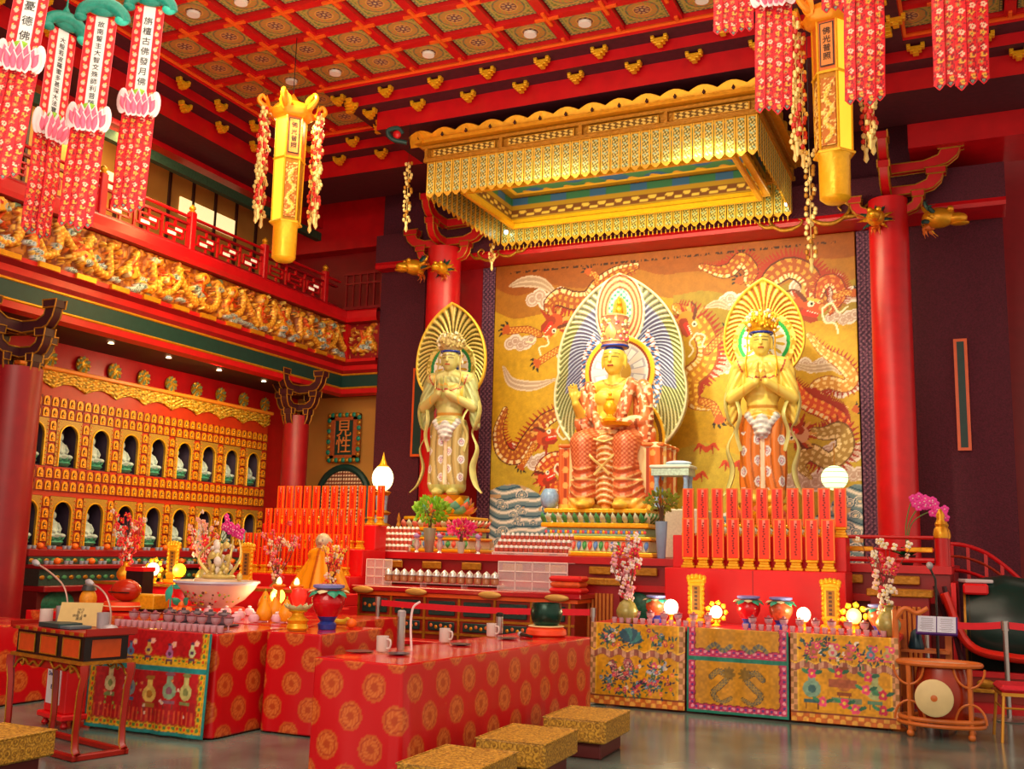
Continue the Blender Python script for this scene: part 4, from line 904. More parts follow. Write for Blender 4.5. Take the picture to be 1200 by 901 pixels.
# ---------------------------------------------------------------- standing bodhisattvas
def standing(label, loc, rz, skin, robe, shawl, skirt, crown_c, base_label=None):
    t = thing('standing_bodhisattva_statue', label, 'statue', loc, rz, 'standing statues on the altar')
    hc = (0, -.06, 2.20); hs = .40
    pr_ = head_prims(hc, hs, 1)
    pr_ += [('e', (0, 0, 1.62), (.30, .19, .36), None, 1), ('e', (0, .0, 1.84), (.36, .16, .14), None, 2), ('e', (0, -.03, 1.34), (.22, .17, .22), None, 1), ('e', (0, -.01, 1.12), (.31, .22, .22), None, 4),
            ('c', (-.13, 0, 1.08), (-.16, -.02, .18), .20, .17, 3), ('c', (.13, 0, 1.08), (.16, -.02, .18), .20, .17, 3), ('c', (0, 0, 1.0), (0, .02, .2), .2, .17, 3),
            ('e', (-.13, -.12, .05), (.09, .17, .06), None, 1), ('e', (.13, -.12, .05), (.09, .17, .06), None, 1),
            ('e', (-.12, -.15, 1.62), (.12, .08, .13), None, 1), ('e', (.12, -.15, 1.62), (.12, .08, .13), None, 1)]
    for sg in (-1, 1):
        pr_ += [('c', (sg*.34, 0, 1.82), (sg*.43, -.06, 1.44), .12, .10, 2), ('c', (sg*.43, -.08, 1.42), (sg*.08, -.36, 1.60), .085, .06, 1), ('c', (sg*.40, .0, 1.5), (sg*.45, .02, 1.12), .11, .07, 2),
                ('c', (sg*.33, .06, 1.9), (sg*.42, .08, 1.2), .10, .09, 2), ('c', (sg*.05, -.03, 1.95), (sg*.3, -.03, 1.88), .10, .12, 1)]
        pr_ += hand_prims((sg*.05, -.36, 1.62), (-sg*.05, -.12, 1), (-sg*.1, .9, .1), .30, 1)
    pr_ += [('c', (-.2, -.15, 1.18), (0, -.24, .92), .05, .05, 5), ('c', (.2, -.15, 1.18), (0, -.24, .92), .05, .05, 5), ('e', (0, -.14, 1.04), (.15, .12, .20), None, 5)]
    def paint(v, nm, tg):
        col = np.zeros((len(v), 3)); dis = np.zeros(len(v)); x, y, z = v.T
        cols = {1: skin, 2: shawl, 3: skirt, 4: robe, 5: 'd8dce0'}
        for k, h_ in cols.items(): col[tg == k] = lin(h_)
        f = np.sin(x*46+6*np.sin(z*2.2)); m_ = (tg == 3); dis[m_] += (.010*f)[m_]; col[m_ & (f < -.75)] *= .6
        cell = np.hypot(((np.arctan2(x, -y)*.36) % .26)-.13, ((z+.13*(np.floor(np.arctan2(x, -y)*.36/.26) % 2)) % .28)-.14)
        col[m_ & (cell < .07) & (z < .95) & (np.abs(x) > .05)] = lin('dce0e0'); col[m_ & (cell < .045) & (cell > .028) & (z < .95) & (np.abs(x) > .05)] = lin('a880a0'); col[m_ & (cell < .015) & (z < .95) & (np.abs(x) > .05)] = lin('c87090')
        col[m_ & (np.abs(x) < .03)] = lin('e8dcc0'); col[m_ & (z < .18)] = lin(robe)
        f5 = np.sin((z+2.2*x*x)*75); dis[tg == 5] += (.010*f5)[tg == 5]; col[(tg == 5) & (f5 < -.5)] *= .72
        f2 = np.sin((z*.7+np.abs(x)*1.2)*60); dis[tg == 2] += (.007*f2)[tg == 2]; col[(tg == 2) & (f2 < -.7)] *= .8
        f4 = np.sin((z+1.5*x*x)*60); dis[tg == 4] += (.009*f4)[tg == 4]; col[(tg == 4) & (f4 > .8)] = lin('f0d080')
        body = (tg == 1) & (z < 1.95)
        col[body & (np.abs(z-1.30-.0*x) < .022)] = lin('c89030'); nk = np.abs(np.hypot(x, z-2.0)-.26) < .018; col[body & nk & (y < 0)] = lin('d8a848'); nk = np.abs(np.hypot(x, z-2.0)-.34) < .012; col[body & nk & (y < 0)] = lin('b84040')
        col[(z < 1.93) & (z > .0) & (tg == 1) & (np.abs(np.abs(x)-.24) < .014) & (z > 1.45)] = lin('e8c050')
        head_paint(v, col, dis, hc, hs)
        return col, dis
    figure('body', pr_, .0145, paint, t, STAT)
    cr = MB(); rs = np.random.RandomState(5)
    cr.lathe([(.150, 2.34), (.165, 2.36), (.165, 2.39), (.15, 2.40), (.14, 2.5), (.06, 2.62), (.001, 2.66)], 24, 0, TZ(0, -.05, 0)); cr.tube([(p.x, p.y-.05, 2.325) for p in ring(24, .162)], .014, 6, 1, None, True)
    for k in range(11):
        a = -PI/2+(k-5)*.36; d = Vector((math.cos(a), math.sin(a), 0)); h_ = .12+.12*max(0, math.cos((k-5)*.5))
        cr.petal(d*.155+Vector((0, -.05, 2.36)), d*.20+Vector((0, -.05, 2.36+h_)), .055, .03, 0, None, d)
        cr.ell(d*.19+Vector((0, -.05, 2.40+.5*h_)), .018, 2, 8, 6); cr.ell(d*.205+Vector((0, -.05, 2.37+h_)), .014, 3, 8, 6)
    for k in range(110): a = rs.rand()*6.28; q = rs.rand(); e_ = .20*(1+.35*math.sin(q*PI)); cr.ell((e_*math.cos(a)*(1-q*.35), -.05+e_*math.sin(a)*(1-q*.35), 2.38+.26*q), .018+.014*rs.rand(), (0, 3)[int(rs.rand() > .6)], 6, 4)
    for sg in (-1, 1): cr.tube(bez([(sg*.17, -.06, 2.36), (sg*.2, -.08, 2.25), (sg*.19, -.12, 2.1), (sg*.22, -.14, 1.9), (sg*.2, -.2, 1.7)], 20), .012, 6, 0); cr.lathe([(.002, -.09), (.024, -.05), (.002, 0)], 8, 3, TZ(sg*.205, -.05, 2.2))
    cr.build('crown', [crown_c, mat('blue_enamel', '2040b0', .3), mat('rose_gem', 'd85060', .3), mat('ivory_paint', 'f0ecd0', .4)], t)
    for sg in (-1, 1):
        rb = MB(); rb.tube(bez([(sg*.42, .02, 1.75), (sg*.52, -.02, 1.4), (sg*.47, -.06, 1.12), (sg*.40, .0, 1.0), (sg*.50, -.02, .75), (sg*.43, -.02, .45), (sg*.5, -.05, .18), (sg*.62, -.1, .04)], 40), [.055+.03*math.sin(i*.3) for i in range(60)][:len(bez([(0, 0, 0)]*8, 40))], 8, 0, None, False, .35)
        rb.tube(bez([(sg*.40, -.05, 1.5), (sg*.3, -.22, 1.2), (sg*.36, -.15, .95), (sg*.30, -.12, .7)], 24), .03, 6, 0, None, False, .4)
        rb.build('scarf_ribbon', mat('pale_green_gilt_silk', 'c8c880', .4, .2, .3, 10) if shawl != 'd8c060' else mat('gilt_silk', 'e8b850', .35, .3, .3, 10), t)
    return t
L0 = P(524, 581, Y=15.0)
t = standing('standing pale green bodhisattva statue with joined hands, left of the tapestry', (L0.x, 15.0, L0.z), R(8), 'c8c47c', 'b0b46c', 'a8ac74', 'b8a468', mat('pale_silver_gilt', 'c8b878', .4, .3, .3, 20))
t.scale = (1, 1, 1.02)
R0 = P(895, 590, Y=15.0)
t = standing('standing golden bodhisattva statue with joined hands, in front of the tapestry', (R0.x, 15.0, R0.z), R(8), 'ecd868', 'e0a838', 'e8cc60', 'd87828', GOLDB)
t.scale = (1, 1, 1.06)
# halos behind them
def halo_thing(label, loc, fn, W_, H_, mtl, post, **kw):
    t = thing('flame_halo', label, 'halo', loc, 0, 'flame shaped halos'); o, c_ = halo('aureole', W_, H_, fn, mtl, t, loc, **kw)
    MB().box(-.05, .05, .06, .12, PLZ-loc[2], 0).build('support_post', GOLDD, t)
    return t
HM = cmat('gilt_halo', .36, .35)
p = P(530, 430, Y=15.45); h = P(532, 355, Y=15.45)
halo_thing('olive gold pointed leaf halo behind the left standing statue', (p.x, 15.45, p.z), sunray(.36, '1c8048', '9c8c34', 'dcc878', '4c4418'), .66, h.z-p.z, HM, 1.9)
p = P(896, 400, Y=15.45); h = P(893, 327, Y=15.45)
halo_thing('bright gold pointed leaf halo behind the right standing statue', (p.x, 15.45, p.z), sunray(.36, '1ca048', 'c88c20', 'f4d868', '94501c'), .60, h.z-p.z, HM, 1.9)
# ---------------------------------------------------------------- seated central buddha
B0 = P(714, 597, Y=15.0)
bt = thing('seated_buddha_statue', 'large seated golden buddha statue in an orange robe and tall crown at the centre', 'statue', (B0.x, 15.25, B0.z))
hc = (0, -.08, 2.34); hs = .50
pr_ = head_prims(hc, hs, 1)
pr_ += [('e', (0, .02, 1.62), (.34, .22, .42), None, 1), ('e', (0, .02, 1.92), (.42, .19, .15), None, 1), ('e', (0, .0, 1.22), (.36, .27, .24), None, 2), ('e', (-.14, -.15, 1.74), (.15, .09, .13), None, 1), ('e', (.14, -.15, 1.74), (.15, .09, .13), None, 1), ('e', (0, -.12, 1.42), (.22, .14, .16), None, 1)]
for sg in (-1, 1):
    pr_ += [('c', (sg*.26, -.02, 1.06), (sg*.34, -.50, .98), .25, .215, 3), ('c', (sg*.34, -.52, .96), (sg*.30, -.50, .14), .20, .15, 3), ('e', (sg*.29, -.62, .05), (.11, .20, .065), None, 1), ('c', (sg*.33, -.42, .7), (sg*.42, -.35, .12), .18, .2, 3),
            ('c', (sg*.45, 0, 1.8), (sg*.40, .08, 1.15), .15, .16, 2), ('e', (sg*.42, .02, 1.86), (.15, .17, .17), None, 2)]
pr_ += [('c', (0, -.35, .9), (0, -.4, .15), .17, .15, 4), ('e', (0, -.28, .98), (.28, .26, .18), None, 4)]
pr_ += [('c', (-.46, -.02, 1.84), (-.50, -.12, 1.42), .125, .105, 2), ('c', (-.50, -.14, 1.42), (-.52, -.38, 1.62), .09, .065, 1), ('e', (-.50, -.1, 1.35), (.14, .16, .16), None, 2)]
pr_ += hand_prims((-.53, -.40, 1.64), (-.1, -.12, 1), (.95, .1, .1), .33, 1, -.15)
pr_ += [('c', (.46, -.02, 1.84), (.53, -.10, 1.38), .14, .13, 2), ('c', (.53, -.12, 1.36), (.22, -.50, 1.28), .12, .08, 2), ('e', (.50, -.06, 1.16), (.17, .22, .24), None, 2), ('e', (.46, -.12, .96), (.14, .2, .16), None, 2)]
pr_ += hand_prims((.20, -.50, 1.28), (-1, -.25, .02), (-.1, -.3, .9), .30, 1, .35)
# robe edge falling from the left shoulder across the chest
pr_ += [('c', (.30, -.16, 1.95), (.20, -.26, 1.5), .09, .10, 2), ('c', (.20, -.26, 1.5), (.08, -.28, 1.2), .10, .10, 2), ('c', (-.36, -.12, 1.9), (-.34, -.16, 1.55), .06, .08, 2), ('c', (-.34, -.18, 1.5), (-.1, -.3, 1.22), .08, .09, 2)]
def bpaint(v, nm, tg):
    col = np.zeros((len(v), 3)); dis = np.zeros(len(v)); x, y, z = v.T
    for k, h_ in {1: 'e8cc50', 2: 'd87848', 3: 'd0683c', 4: 'e09448'}.items(): col[tg == k] = lin(h_)
    sc = np.sin(x*95)*np.sin(z*95); m3 = (tg == 3)
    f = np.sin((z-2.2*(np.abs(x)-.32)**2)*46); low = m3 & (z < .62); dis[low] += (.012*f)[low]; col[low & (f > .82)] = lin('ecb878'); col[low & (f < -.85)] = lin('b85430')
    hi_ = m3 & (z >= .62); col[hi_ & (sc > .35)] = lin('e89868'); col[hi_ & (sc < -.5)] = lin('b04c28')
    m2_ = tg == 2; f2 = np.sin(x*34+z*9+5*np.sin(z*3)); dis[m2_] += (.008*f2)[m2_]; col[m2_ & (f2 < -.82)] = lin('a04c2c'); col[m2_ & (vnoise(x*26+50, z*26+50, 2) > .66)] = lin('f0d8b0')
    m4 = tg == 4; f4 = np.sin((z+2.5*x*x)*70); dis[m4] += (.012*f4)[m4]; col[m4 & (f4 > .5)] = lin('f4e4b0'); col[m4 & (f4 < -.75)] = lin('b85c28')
    col[m3 & (z < .16)] = lin('f0c860'); col[m3 & (np.abs(z-.44) < .014)] = lin('f8e8a0')
    col[(tg == 1) & (np.abs(np.hypot(x, z-2.12)-.2) < .014) & (y < 0) & (z < 2.1)] = lin('b88428')
    col[(np.abs(z-1.17-.25*x*x) < .03) & (y < -.1) & (np.abs(x) < .3) & (tg == 2)] = lin('f4e0a0')
    head_paint(v, col, dis, hc, hs, '243c8c')
    return col, dis
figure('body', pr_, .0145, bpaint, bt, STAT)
cr = MB(); cr.lathe([(.19, 2.53), (.205, 2.55), (.205, 2.6), (.19, 2.61), (.20, 2.98), (.225, 3.02), (.18, 3.05), (.10, 3.08), (.001, 3.09)], 32, 0, TZ(0, -.05, 0)); rs = np.random.RandomState(9)
for k in range(150):
    a = rs.rand()*6.28; z = 2.62+.38*rs.rand(); cr.ell((.205*math.cos(a), -.05+.205*math.sin(a), z), .014+.016*rs.rand(), 1+int(rs.rand()*3), 6, 4)
cr.tube([(p.x, p.y-.05, 2.55) for p in ring(28, .21)], .018, 6, 4, None, True); cr.tube([(p.x, p.y-.05, 2.62) for p in ring(28, .205)], .012, 6, 1, None, True)
cr.petal((0, -.25, 2.62), (0, -.28, 2.9), .09, .03, 1); 
cr.build('tall_crown', [mat('pink_gold_filigree', 'd89c78', .4, .3, .4, 30), PGOLD, mat('rose_gem', 'd85060'), mat('ivory_paint', 'f0ecd0'), mat('blue_enamel', '2040b0')], bt)
# vessel held in the lap
MB().lathe([(.001, 0), (.10, 0), (.12, .03), (.06, .07), (.05, .1), (.10, .16), (.105, .24), (.06, .31), (.07, .34), (.02, .38), (.03, .42), (.001, .46)], 20).build('treasure_vessel', GOLDB, bt, (.1, -.55, 1.31))
MB().lathe([(.001, 0), (.19, .01), (.24, .06), (.20, .05), (.001, .04)], 24).build('offering_dish', GOLDB, bt, (.2, -.56, 1.22))
for sg in (-1, 1):
    rb = MB(); rb.tube(bez([(sg*.36, -.2, 1.0), (sg*.2, -.62, .8), (0, -.60, .62), (-sg*.12, -.62, .5)], 24), .022, 6); rb.tube(bez([(sg*.44, -.15, 1.2), (sg*.3, -.5, 1.1), (0, -.56, 1.0)], 20), .02, 6)
    rb.build('sash_cord', PGOLD, bt)
# draped throne the buddha sits on
tr = thing('draped_throne', 'block throne covered with pleated orange and cream cloth beneath the seated buddha', 'throne', (B0.x+.03, 15.35, B0.z))
pd = Cv(3.4, 1.0, .016, 'd8682c')
pl_ = np.sin(pd.x*24); pd.h += .03*pl_; pd.put(np.sin(pd.x*12+.5) > .55, 'f0d8a0'); pd.put((np.sin(pd.x*24) < -.8), 'a83c18'); pd.put(pd.y < .07, 'f0c850'); pd.put((pd.y > .93), 'f0e0b0'); pd.put((np.hypot((pd.x % .28)-.14, (pd.y % .24)-.12) < .05), 'f0b060')
def wrapU(x, y, h, w_=1.62, d_=.9):
    u = x-3.4/2; hw = w_/2; X = np.clip(u, -hw, hw); e = np.maximum(0, np.abs(u)-hw); Y_ = -d_/2+e-np.where(e > 0, 0, h); X = X+np.sign(u)*np.where(e > 0, h, 0); return X, Y_, y*1.0
pd.build('pleated_cloth', wrapU, cmat('pleated_silk', .5, .1), tr, .02)
MB().bc(0, .02, .47, 1.5, .84, .92).build('seat_block', GOLDD, tr)
MB().bc(0, 0, .97, 1.68, .95, .06, 0, None, .02).build('seat_cushion', mat('orange_silk', 'e07030', .5), tr)
# great mandorla
p = P(729, 436, Y=15.95); h = P(729, 321, Y=15.95); a_ = P(657, 440, Y=15.95); b_ = P(801, 440, Y=15.95)
mt = thing('great_mandorla', 'huge egg-shaped carved aureole with blue and green ribs behind the seated buddha', 'halo', ((a_.x+b_.x)/2, 15.95, p.z))
Wm = (b_.x-a_.x)/2; Hm = h.z-p.z
def mand(c_, X, Z, ph, r, rho):
    c_.c[:] = lin('949a58'); s_ = ph*42+(1-r)*60*np.minimum(1, ph*.8+.12); w_ = np.sin(s_*1.7); c_.h += .012*w_
    blue = (r < .84) & (ph < 1.9); c_.put(blue, '7c84a0'); c_.put((ph < .75) & (r > .82), 'a8a8a0'); c_.put((ph > 2.2), 'b0a060')
    c_.put((w_ < -.45), '5c5c38'); c_.put((w_ < -.45) & blue, '544c70'); c_.put(w_ > .5, 'b4b48c'); c_.put((w_ > .5) & blue, 'a4acc8')
    c_.put(r > .965, 'c8c4a0', .04)
    zz = Z-Hm*.62; te = np.hypot(X/.40, zz/(.62+.0*X)*1.0+.1*np.abs(X)); c_.put(te < 1, 'c07850', .03); c_.put((te < 1) & (np.sin(te*38) > .3), 'e8b080'); c_.put((te < 1) & (np.sin(te*38) < -.7), '8c4030'); c_.put((te < 1.06) & (te > .98), 'f0e0b0', .04)
    te2 = np.hypot(X/.2, (zz-.0)/.36); c_.put(te2 < 1, 'e0dcc0', .04); c_.put((te2 < 1) & (te2 > .6) & (np.sin(X*60)*np.sin(Z*60) > 0), '3c8c80'); c_.put(te2 < .6, 'c88c28', .04)
    cu = (r > .42) & (r < .62) & (ph > .6) & (ph < 2.4) & (te > 1.05); g_ = np.sin(X*40+2*np.sin(Z*20))*np.sin(Z*40); c_.put(cu & (g_ > .2), 'e8ecf0'); c_.put(cu & (g_ < -.3), '4870b0'); c_.put(cu & (np.abs(g_) < .12), 'c87c68')
    d1 = np.hypot(X-.0, Z+.0); c_.put(d1 < .60, 'e8b828', .05); c_.put(d1 < .53, '8c3c28', .05); c_.put(d1 < .49, 'e8e0e0', .04); a = np.arctan2(X, Z)
    c_.put((d1 < .46) & (np.cos(a*10) > -.2) & (d1 > .2), 'b8b8cc'); c_.put((d1 < .42) & (np.cos(a*10) > .3) & (d1 > .25), 'e8f0f8'); c_.put(d1 < .2, 'c8a040')
    d2 = np.hypot(X/1.0, (Z+1.15)/1.05); c_.put((d2 < .78) & (d1 > .58), 'd8a020', .05); c_.put((d2 < .74) & (d2 > .68) & (d1 > .58), '6c4418', .05); c_.put((d2 < .67) & (d1 > .58), 'd8a828', .04)
halo('carved_rays', Wm, Hm, mand, HM, mt, None, tip=.62, step=.0095, belly=.42, thick=.08)
MB().bc(0, .14, -1.4, .3, .12, 1.5).build('support_post', GOLDD, mt)
mn = MB(); mn.lathe([(.10, 0), (.14, .03), (.12, .07), (.06, .09)], 16, 1).ell((0, 0, .14), (.10, .07, .06)).ell((0, 0, .24), (.06, .05, .09)).ell((0, -.01, .36), (.04, .04, .055)).lathe([(.03, .40), (.012, .46), (.001, .5)], 10)
mn.build('tiny_seated_figure', [GOLD, mat('green_lotus', '1c7850')], mt, (0, -.1, Hm*.62-.25))
# ================================================================ niche wall on the left
NX = -12.2; NY0, NP = 10.47, .607
PW = NP/4
ny = [NY0+NP*i for i in range(9)]
NICH = cmat('gilt_arch_work', .45, .25)
# backing wall with openings left for the niches: piers, bands
ya, yb = NY0-NP/2-PW/2, ny[8]+NP/2+PW/2
VP = mat('vermilion_panel', 'b8300c', .45, 0, .2, 8)
for z0_, z1_ in ((3.325, 4.04), (2.215, 2.635), (1.2, 1.495)): struct('trim_niche_band', MB().box(NX-.3, NX, ya, yb, z0_, z1_), VP)
for i in range(10):
    for z0_, z1_ in ((1.495, 2.215), (2.635, 3.325)): struct('trim_niche_pier', MB().box(NX-.3, NX, ya+NP*i+.004, ya+NP*i+PW-.004, z0_, z1_), VP)
# arched niches
aw = NP-PW
def arch_cv(H):
    c_ = Cv(aw, H, .0125, 'c89028'); cx = aw/2; r = .165; zc = H-.06-r
    c_.put(np.sin(c_.x*110+3*np.sin(c_.y*40))*np.sin(c_.y*110) > .1, '8c6a20'); c_.put(np.sin(c_.x*80)*np.sin(c_.y*95+1) > .5, 'c8c070')
    return c_
def niche(i, z0, H, row):
    y = ny[i]; t = thing('arched_niche', '', 'niche', (NX, y, z0)); cx = aw/2; r = .17; zc = H-.075-r
    fr_ = MB()
    out = [(-aw/2, 0), (-aw/2, H), (aw/2, H), (aw/2, 0), (r, 0)]+[(r*math.cos(a), zc+r*1.05*math.sin(a)) for a in np.linspace(0, PI, 13)]+[(-r, 0)]
    fr_.prism(out, -.03, .015, 'yz', 0)
    pts = [(.022, r, 0)]+[(.022, r*math.cos(a), zc+r*1.05*math.sin(a)) for a in np.linspace(0, PI, 13)]+[(.022, -r, 0)]
    fr_.tube(pts, .012, 6, 1)
    f_ = fr_.build('arch_surround', [mat('gilt_scroll_ground', 'b08830', .45, .2, .7, 60), GOLDB], t)
    bd = MB()
    for sg in (-1, 1):
        for k in range(11): bd.ell((.025, sg*(aw/2-.02), .03+k*(H-.08)/10), .011, 0, 6, 4)
    bd.build('bead_border', mat('orange_beads', 'e87820', .4), t)['kind'] = 'stuff'
    MB().box(-.29, -.04, -aw/2+.004, aw/2-.004, .0, .015).box(-.29, -.035, -r-.02, -r, 0, H-.02).box(-.29, -.035, r, r+.02, 0, H-.02).box(-.3, -.27, -aw/2, aw/2, 0, H).build('recess', mat('niche_blue_grey', '3c3048', .7, 0, .5, 5), t)
    return t
def seated_mb(s_=1.):
    mb = MB()
    mb.lathe([(.10, 0), (.13, .03), (.11, .06), (.06, .075)], 16, 1)
    for k in range(10): a = k*.628; d = Vector((math.cos(a), math.sin(a), 0)); mb.petal(d*.08+Vector((0, 0, .02)), d*.135+Vector((0, 0, .095)), .035, .02, 1, None, d)
    mb.lathe([(.001, .07), (.105, .08), (.12, .11), (.085, .14), (.062, .19), (.065, .235), (.03, .262), (.024, .275), (.001, .28)], 18, 0, None, None, None, .85, 1)
    mb.ell((.0, 0, .315), (.036, .034, .046)).ell((0, 0, .355), .018, 2)
    for sg in (-1, 1): mb.tube([(0, sg*.065, .23), (.03, sg*.085, .17), (.085, sg*.02, .135)], [.022, .02, .016], 8); mb.ell((.06, sg*.075, .10), (.055, .045, .028))
    return mb
seat_me = seated_mb().mesh('figurine', [mat('pale_porcelain', 'b4c8c8', .35, 0, .25, 16), mat('jade_lotus', '3c8c74', .35, 0, .4, 20), mat('blue_hair_glaze', '28387c', .4)])
ordn = ['nearest', 'second', 'third', 'fourth', 'middle (fifth)', 'sixth', 'seventh', 'eighth', 'farthest']
firsts = {}
for row, (z0, H, w_) in enumerate(((2.64, .68, 'upper'), (1.50, .71, 'lower'))):
    for i in range(9):
        t = niche(0, z0, H, row) if i == 0 else dup(firsts[row])
        if i == 0: firsts[row] = t
        t.location = (NX, ny[i], z0); t['label'] = 'gilded arched niche, %s from the left column in the %s row' % (ordn[i], w_); t['group'] = 'arched niches'
        s_ = obj('niche_buddha', seat_me, None, (NX-.14, ny[i]-.02, z0+.016), None); s_.scale = (1.35,)*3
        tag(s_, 'pale jade seated buddha figurine inside the %s niche of the %s row' % (ordn[i], w_), 'figurine', 'buddha figurines in the niches')
# small plaques
pq = MB(); a_ = PW*.42
pq.box(0, .02, -a_*1.1, a_*1.1, .0, .012, 1).box(0, .012, -PW/2, -PW/2+.012, 0, .155, 1).box(0, .012, PW/2-.012, PW/2, 0, .155, 1)
pq.prism([(-a_*.8, .012), (-a_*.8, .10)]+[(a_*.8*math.cos(q), .10+.045*math.sin(q)) for q in np.linspace(PI, 0, 7)]+[(a_*.8, .012)], .0, .022, 'yz', 0)
pq.ell((.022, 0, .07), (.012, .030, .045), 2, 10, 6).ell((.03, 0, .048), (.012, .024, .025), 0, 8, 5).ell((.032, 0, .088), (.010, .013, .016), 0, 8, 5)
pq_me = pq.mesh('buddha_plaque', [mat('plaque_gold', 'f0a018', .4, .25, .15, 20), mat('plaque_frame_red', '7c1c0c', .5), mat('plaque_hollow', '34200c', .6)])
def plaque(y, z, lab): o = obj('buddha_plaque', pq_me, None, (NX+.001, y, z)); tag(o, lab, 'plaque', 'small buddha plaques')
for z, lab in ((3.49, 'small gilded buddha plaque in the topmost row, below the scroll valance'), (3.325, 'small gilded buddha plaque in the row just above the upper niches'), (2.46, 'small gilded buddha plaque in the row just below the upper niches'), (2.285, 'small gilded buddha plaque in the row just above the lower niches')):
    for k in range(37): plaque(ya+PW*(k+.5), z, lab)
for i in range(10):
    for k in range(4): plaque(ya+NP*i+PW/2, 2.65+.165*k, 'small gilded buddha plaque on the posts between the upper niches')
    for k in range(4): plaque(ya+NP*i+PW/2, 1.56+.165*k, 'small gilded buddha plaque on the posts between the lower niches')
# valance and beam
vc = Cv(yb-ya, .36, .016, 'd89c1c'); vc.put(np.sin(vc.x*34+4*np.sin(vc.y*20))*np.sin(vc.y*60+vc.x*9) > .15, '8c6c10'); vc.put(np.sin(vc.x*50)*np.cos(vc.y*70+vc.x*20) > .5, 'f8dc60'); vc.h += .02*(np.sin(vc.x*34)*np.sin(vc.y*50) > 0)
def vplace(x, y, h):
    low = .10+.10*np.abs(np.sin(x*PI/(NP*1.0)))
    return NX+.03+h, ya+x, 4.02-.36+np.maximum(y, .36-(.36-low)+0*x)*1.0 if False else 4.02-(.36-y)*(1-low/.36*.9)
vt = thing('scroll_valance', 'gilded scrollwork valance running under the orange beam of the niche wall', 'valance', (0, 0, 0))
vc.build('scrollwork', vplace, NICH, vt, .02)
MB().box(NX-.02, NX+.09, ya-.05, yb+.05, 4.0, 4.06, 0, None, .012).build('beam', mat('glowing_orange_beam', 'f09028', .4, 0, .1), vt)
# lotus medallions above
md = MB(); md.lathe([(.001, .03), (.05, .035), (.06, .01), (.13, .0)][::-1], 20, 0, RY(PI/2)); rs = np.random.RandomState(1)
for rr, n, s_ in ((.12, 12, .045), (.085, 9, .04), (.05, 6, .03)):
    for k in range(n): a = 2*PI*k/n; d = Vector((0, math.cos(a), math.sin(a))); md.petal(d*(rr-.05)+Vector((.01, 0, 0)), d*(rr+.025)+Vector((.03, 0, 0)), s_*.7, .02, k % 2, None, (1, 0, 0))
md_me = md.mesh('lotus_medallion', [GOLD, mat('verdigris_gold', '8c9c6c', .5, .2, .4, 30)])
for k in range(9): tag(obj('lotus_medallion', md_me, None, (-12.47, 10.83+.634*k, 4.24)), 'round gilded lotus medallion on the red wall, %s above the niches' % ordn[k], 'medallion', 'lotus medallions')
# stepped offering counter below
oc = thing('offering_counter', 'long stepped dark red counter with green panels under the niches', 'counter', (-11.7, 12.45, 0))
MB().box(-.49, -.02, -2.3, 2.55, 1.36, 1.46, 0, None, .01).box(-.49, .28, -2.3, 2.55, 1.20, 1.26, 0, None, .01).box(-.49, .0, -2.3, 2.55, 1.26, 1.36, 1).box(-.49, .22, -2.3, 2.55, .98, 1.2, 1).box(-.49, .34, -2.3, 2.55, .90, .98, 0, None, .01).box(-.49, .22, -2.3, 2.55, 0, .9, 2).build('body', [DRED, mat('dark_teal_lattice', '1c3c34', .6, 0, .9, 30), mat('dark_maroon_wood', '5c1414', .5)], oc)
for k in range(7):
    o = MB().lathe([(.001, .02), (.25, .02), (.28, .0)][::-1], 20, 0, RY(PI/2) @ Matrix.Diagonal((.62, 1, 1, 1))).build('green_panel', mat('painted_green_oval', '1c6c50', .5, 0, 1.0, 24), oc, (.222, -1.95+.66*k, .74))
for z in (1.31, 1.09):
    mk = MB()
    for k in range(39): mk.ell((.0 if z > 1.2 else .225, -2.25+.123*k, z), (.012, .045, .03), k % 2, 8, 5)
    mk.build('carved_rosettes', [GOLDD, mat('jade_paint', '3c8c5c', .4)], oc)['kind'] = 'stuff'
# offerings on the counter: oranges and small cups
orange_me = MB().ell((0, 0, .045), (.05, .05, .045), 0, 12, 8).cyl(0, 0, .085, .095, .006, 6, 1).mesh('orange', [mat('orange_fruit', 'f07010', .45, 0, .1, 40), LEAFG])
cup_me = MB().lathe([(.02, 0), (.026, .005), (.034, .05), (.031, .05), (.022, .01), (.001, .008)], 12).mesh('small_cup', mat('blue_white_cup', 'a8c0d8', .3, 0, .3, 30))
rs = np.random.RandomState(3)
for lv, (x, z, lab) in enumerate(((-11.9, 1.46, 'upper'), (-11.55, 1.26, 'lower'))):
    for i in range(9):
        if i > 7: continue
        y = ny[i]+.02
        tag(obj('orange', orange_me, None, (x, y, z)), 'orange on the %s offering step, before the %s niche' % (lv and 'lower' or 'upper', ordn[i]), 'orange', 'oranges on the offering steps')
        for q in (-.2, -.12, .14, .22): tag(obj('small_cup', cup_me, None, (x, y+q+.02, z)), 'small blue and white cup on the %s offering step' % lab, 'cup', 'small cups on the %s offering step' % lab)
# brass stands on the lower step near the vase
for k, y in enumerate((12.0, 12.18, 12.36)):
    tag(MB().lathe([(.06, 0), (.03, .03), (.025, .1), (.06, .16), (.065, .2), (.001, .2)], 16).build('brass_stand', GOLD, None, (-11.42, y, .98)), ['small brass offering cup on the counter ledge, leftmost of three', 'small brass offering cup on the counter ledge, middle of three', 'small brass offering cup on the counter ledge, rightmost of three'][k], 'cup', 'brass cups on the counter ledge')
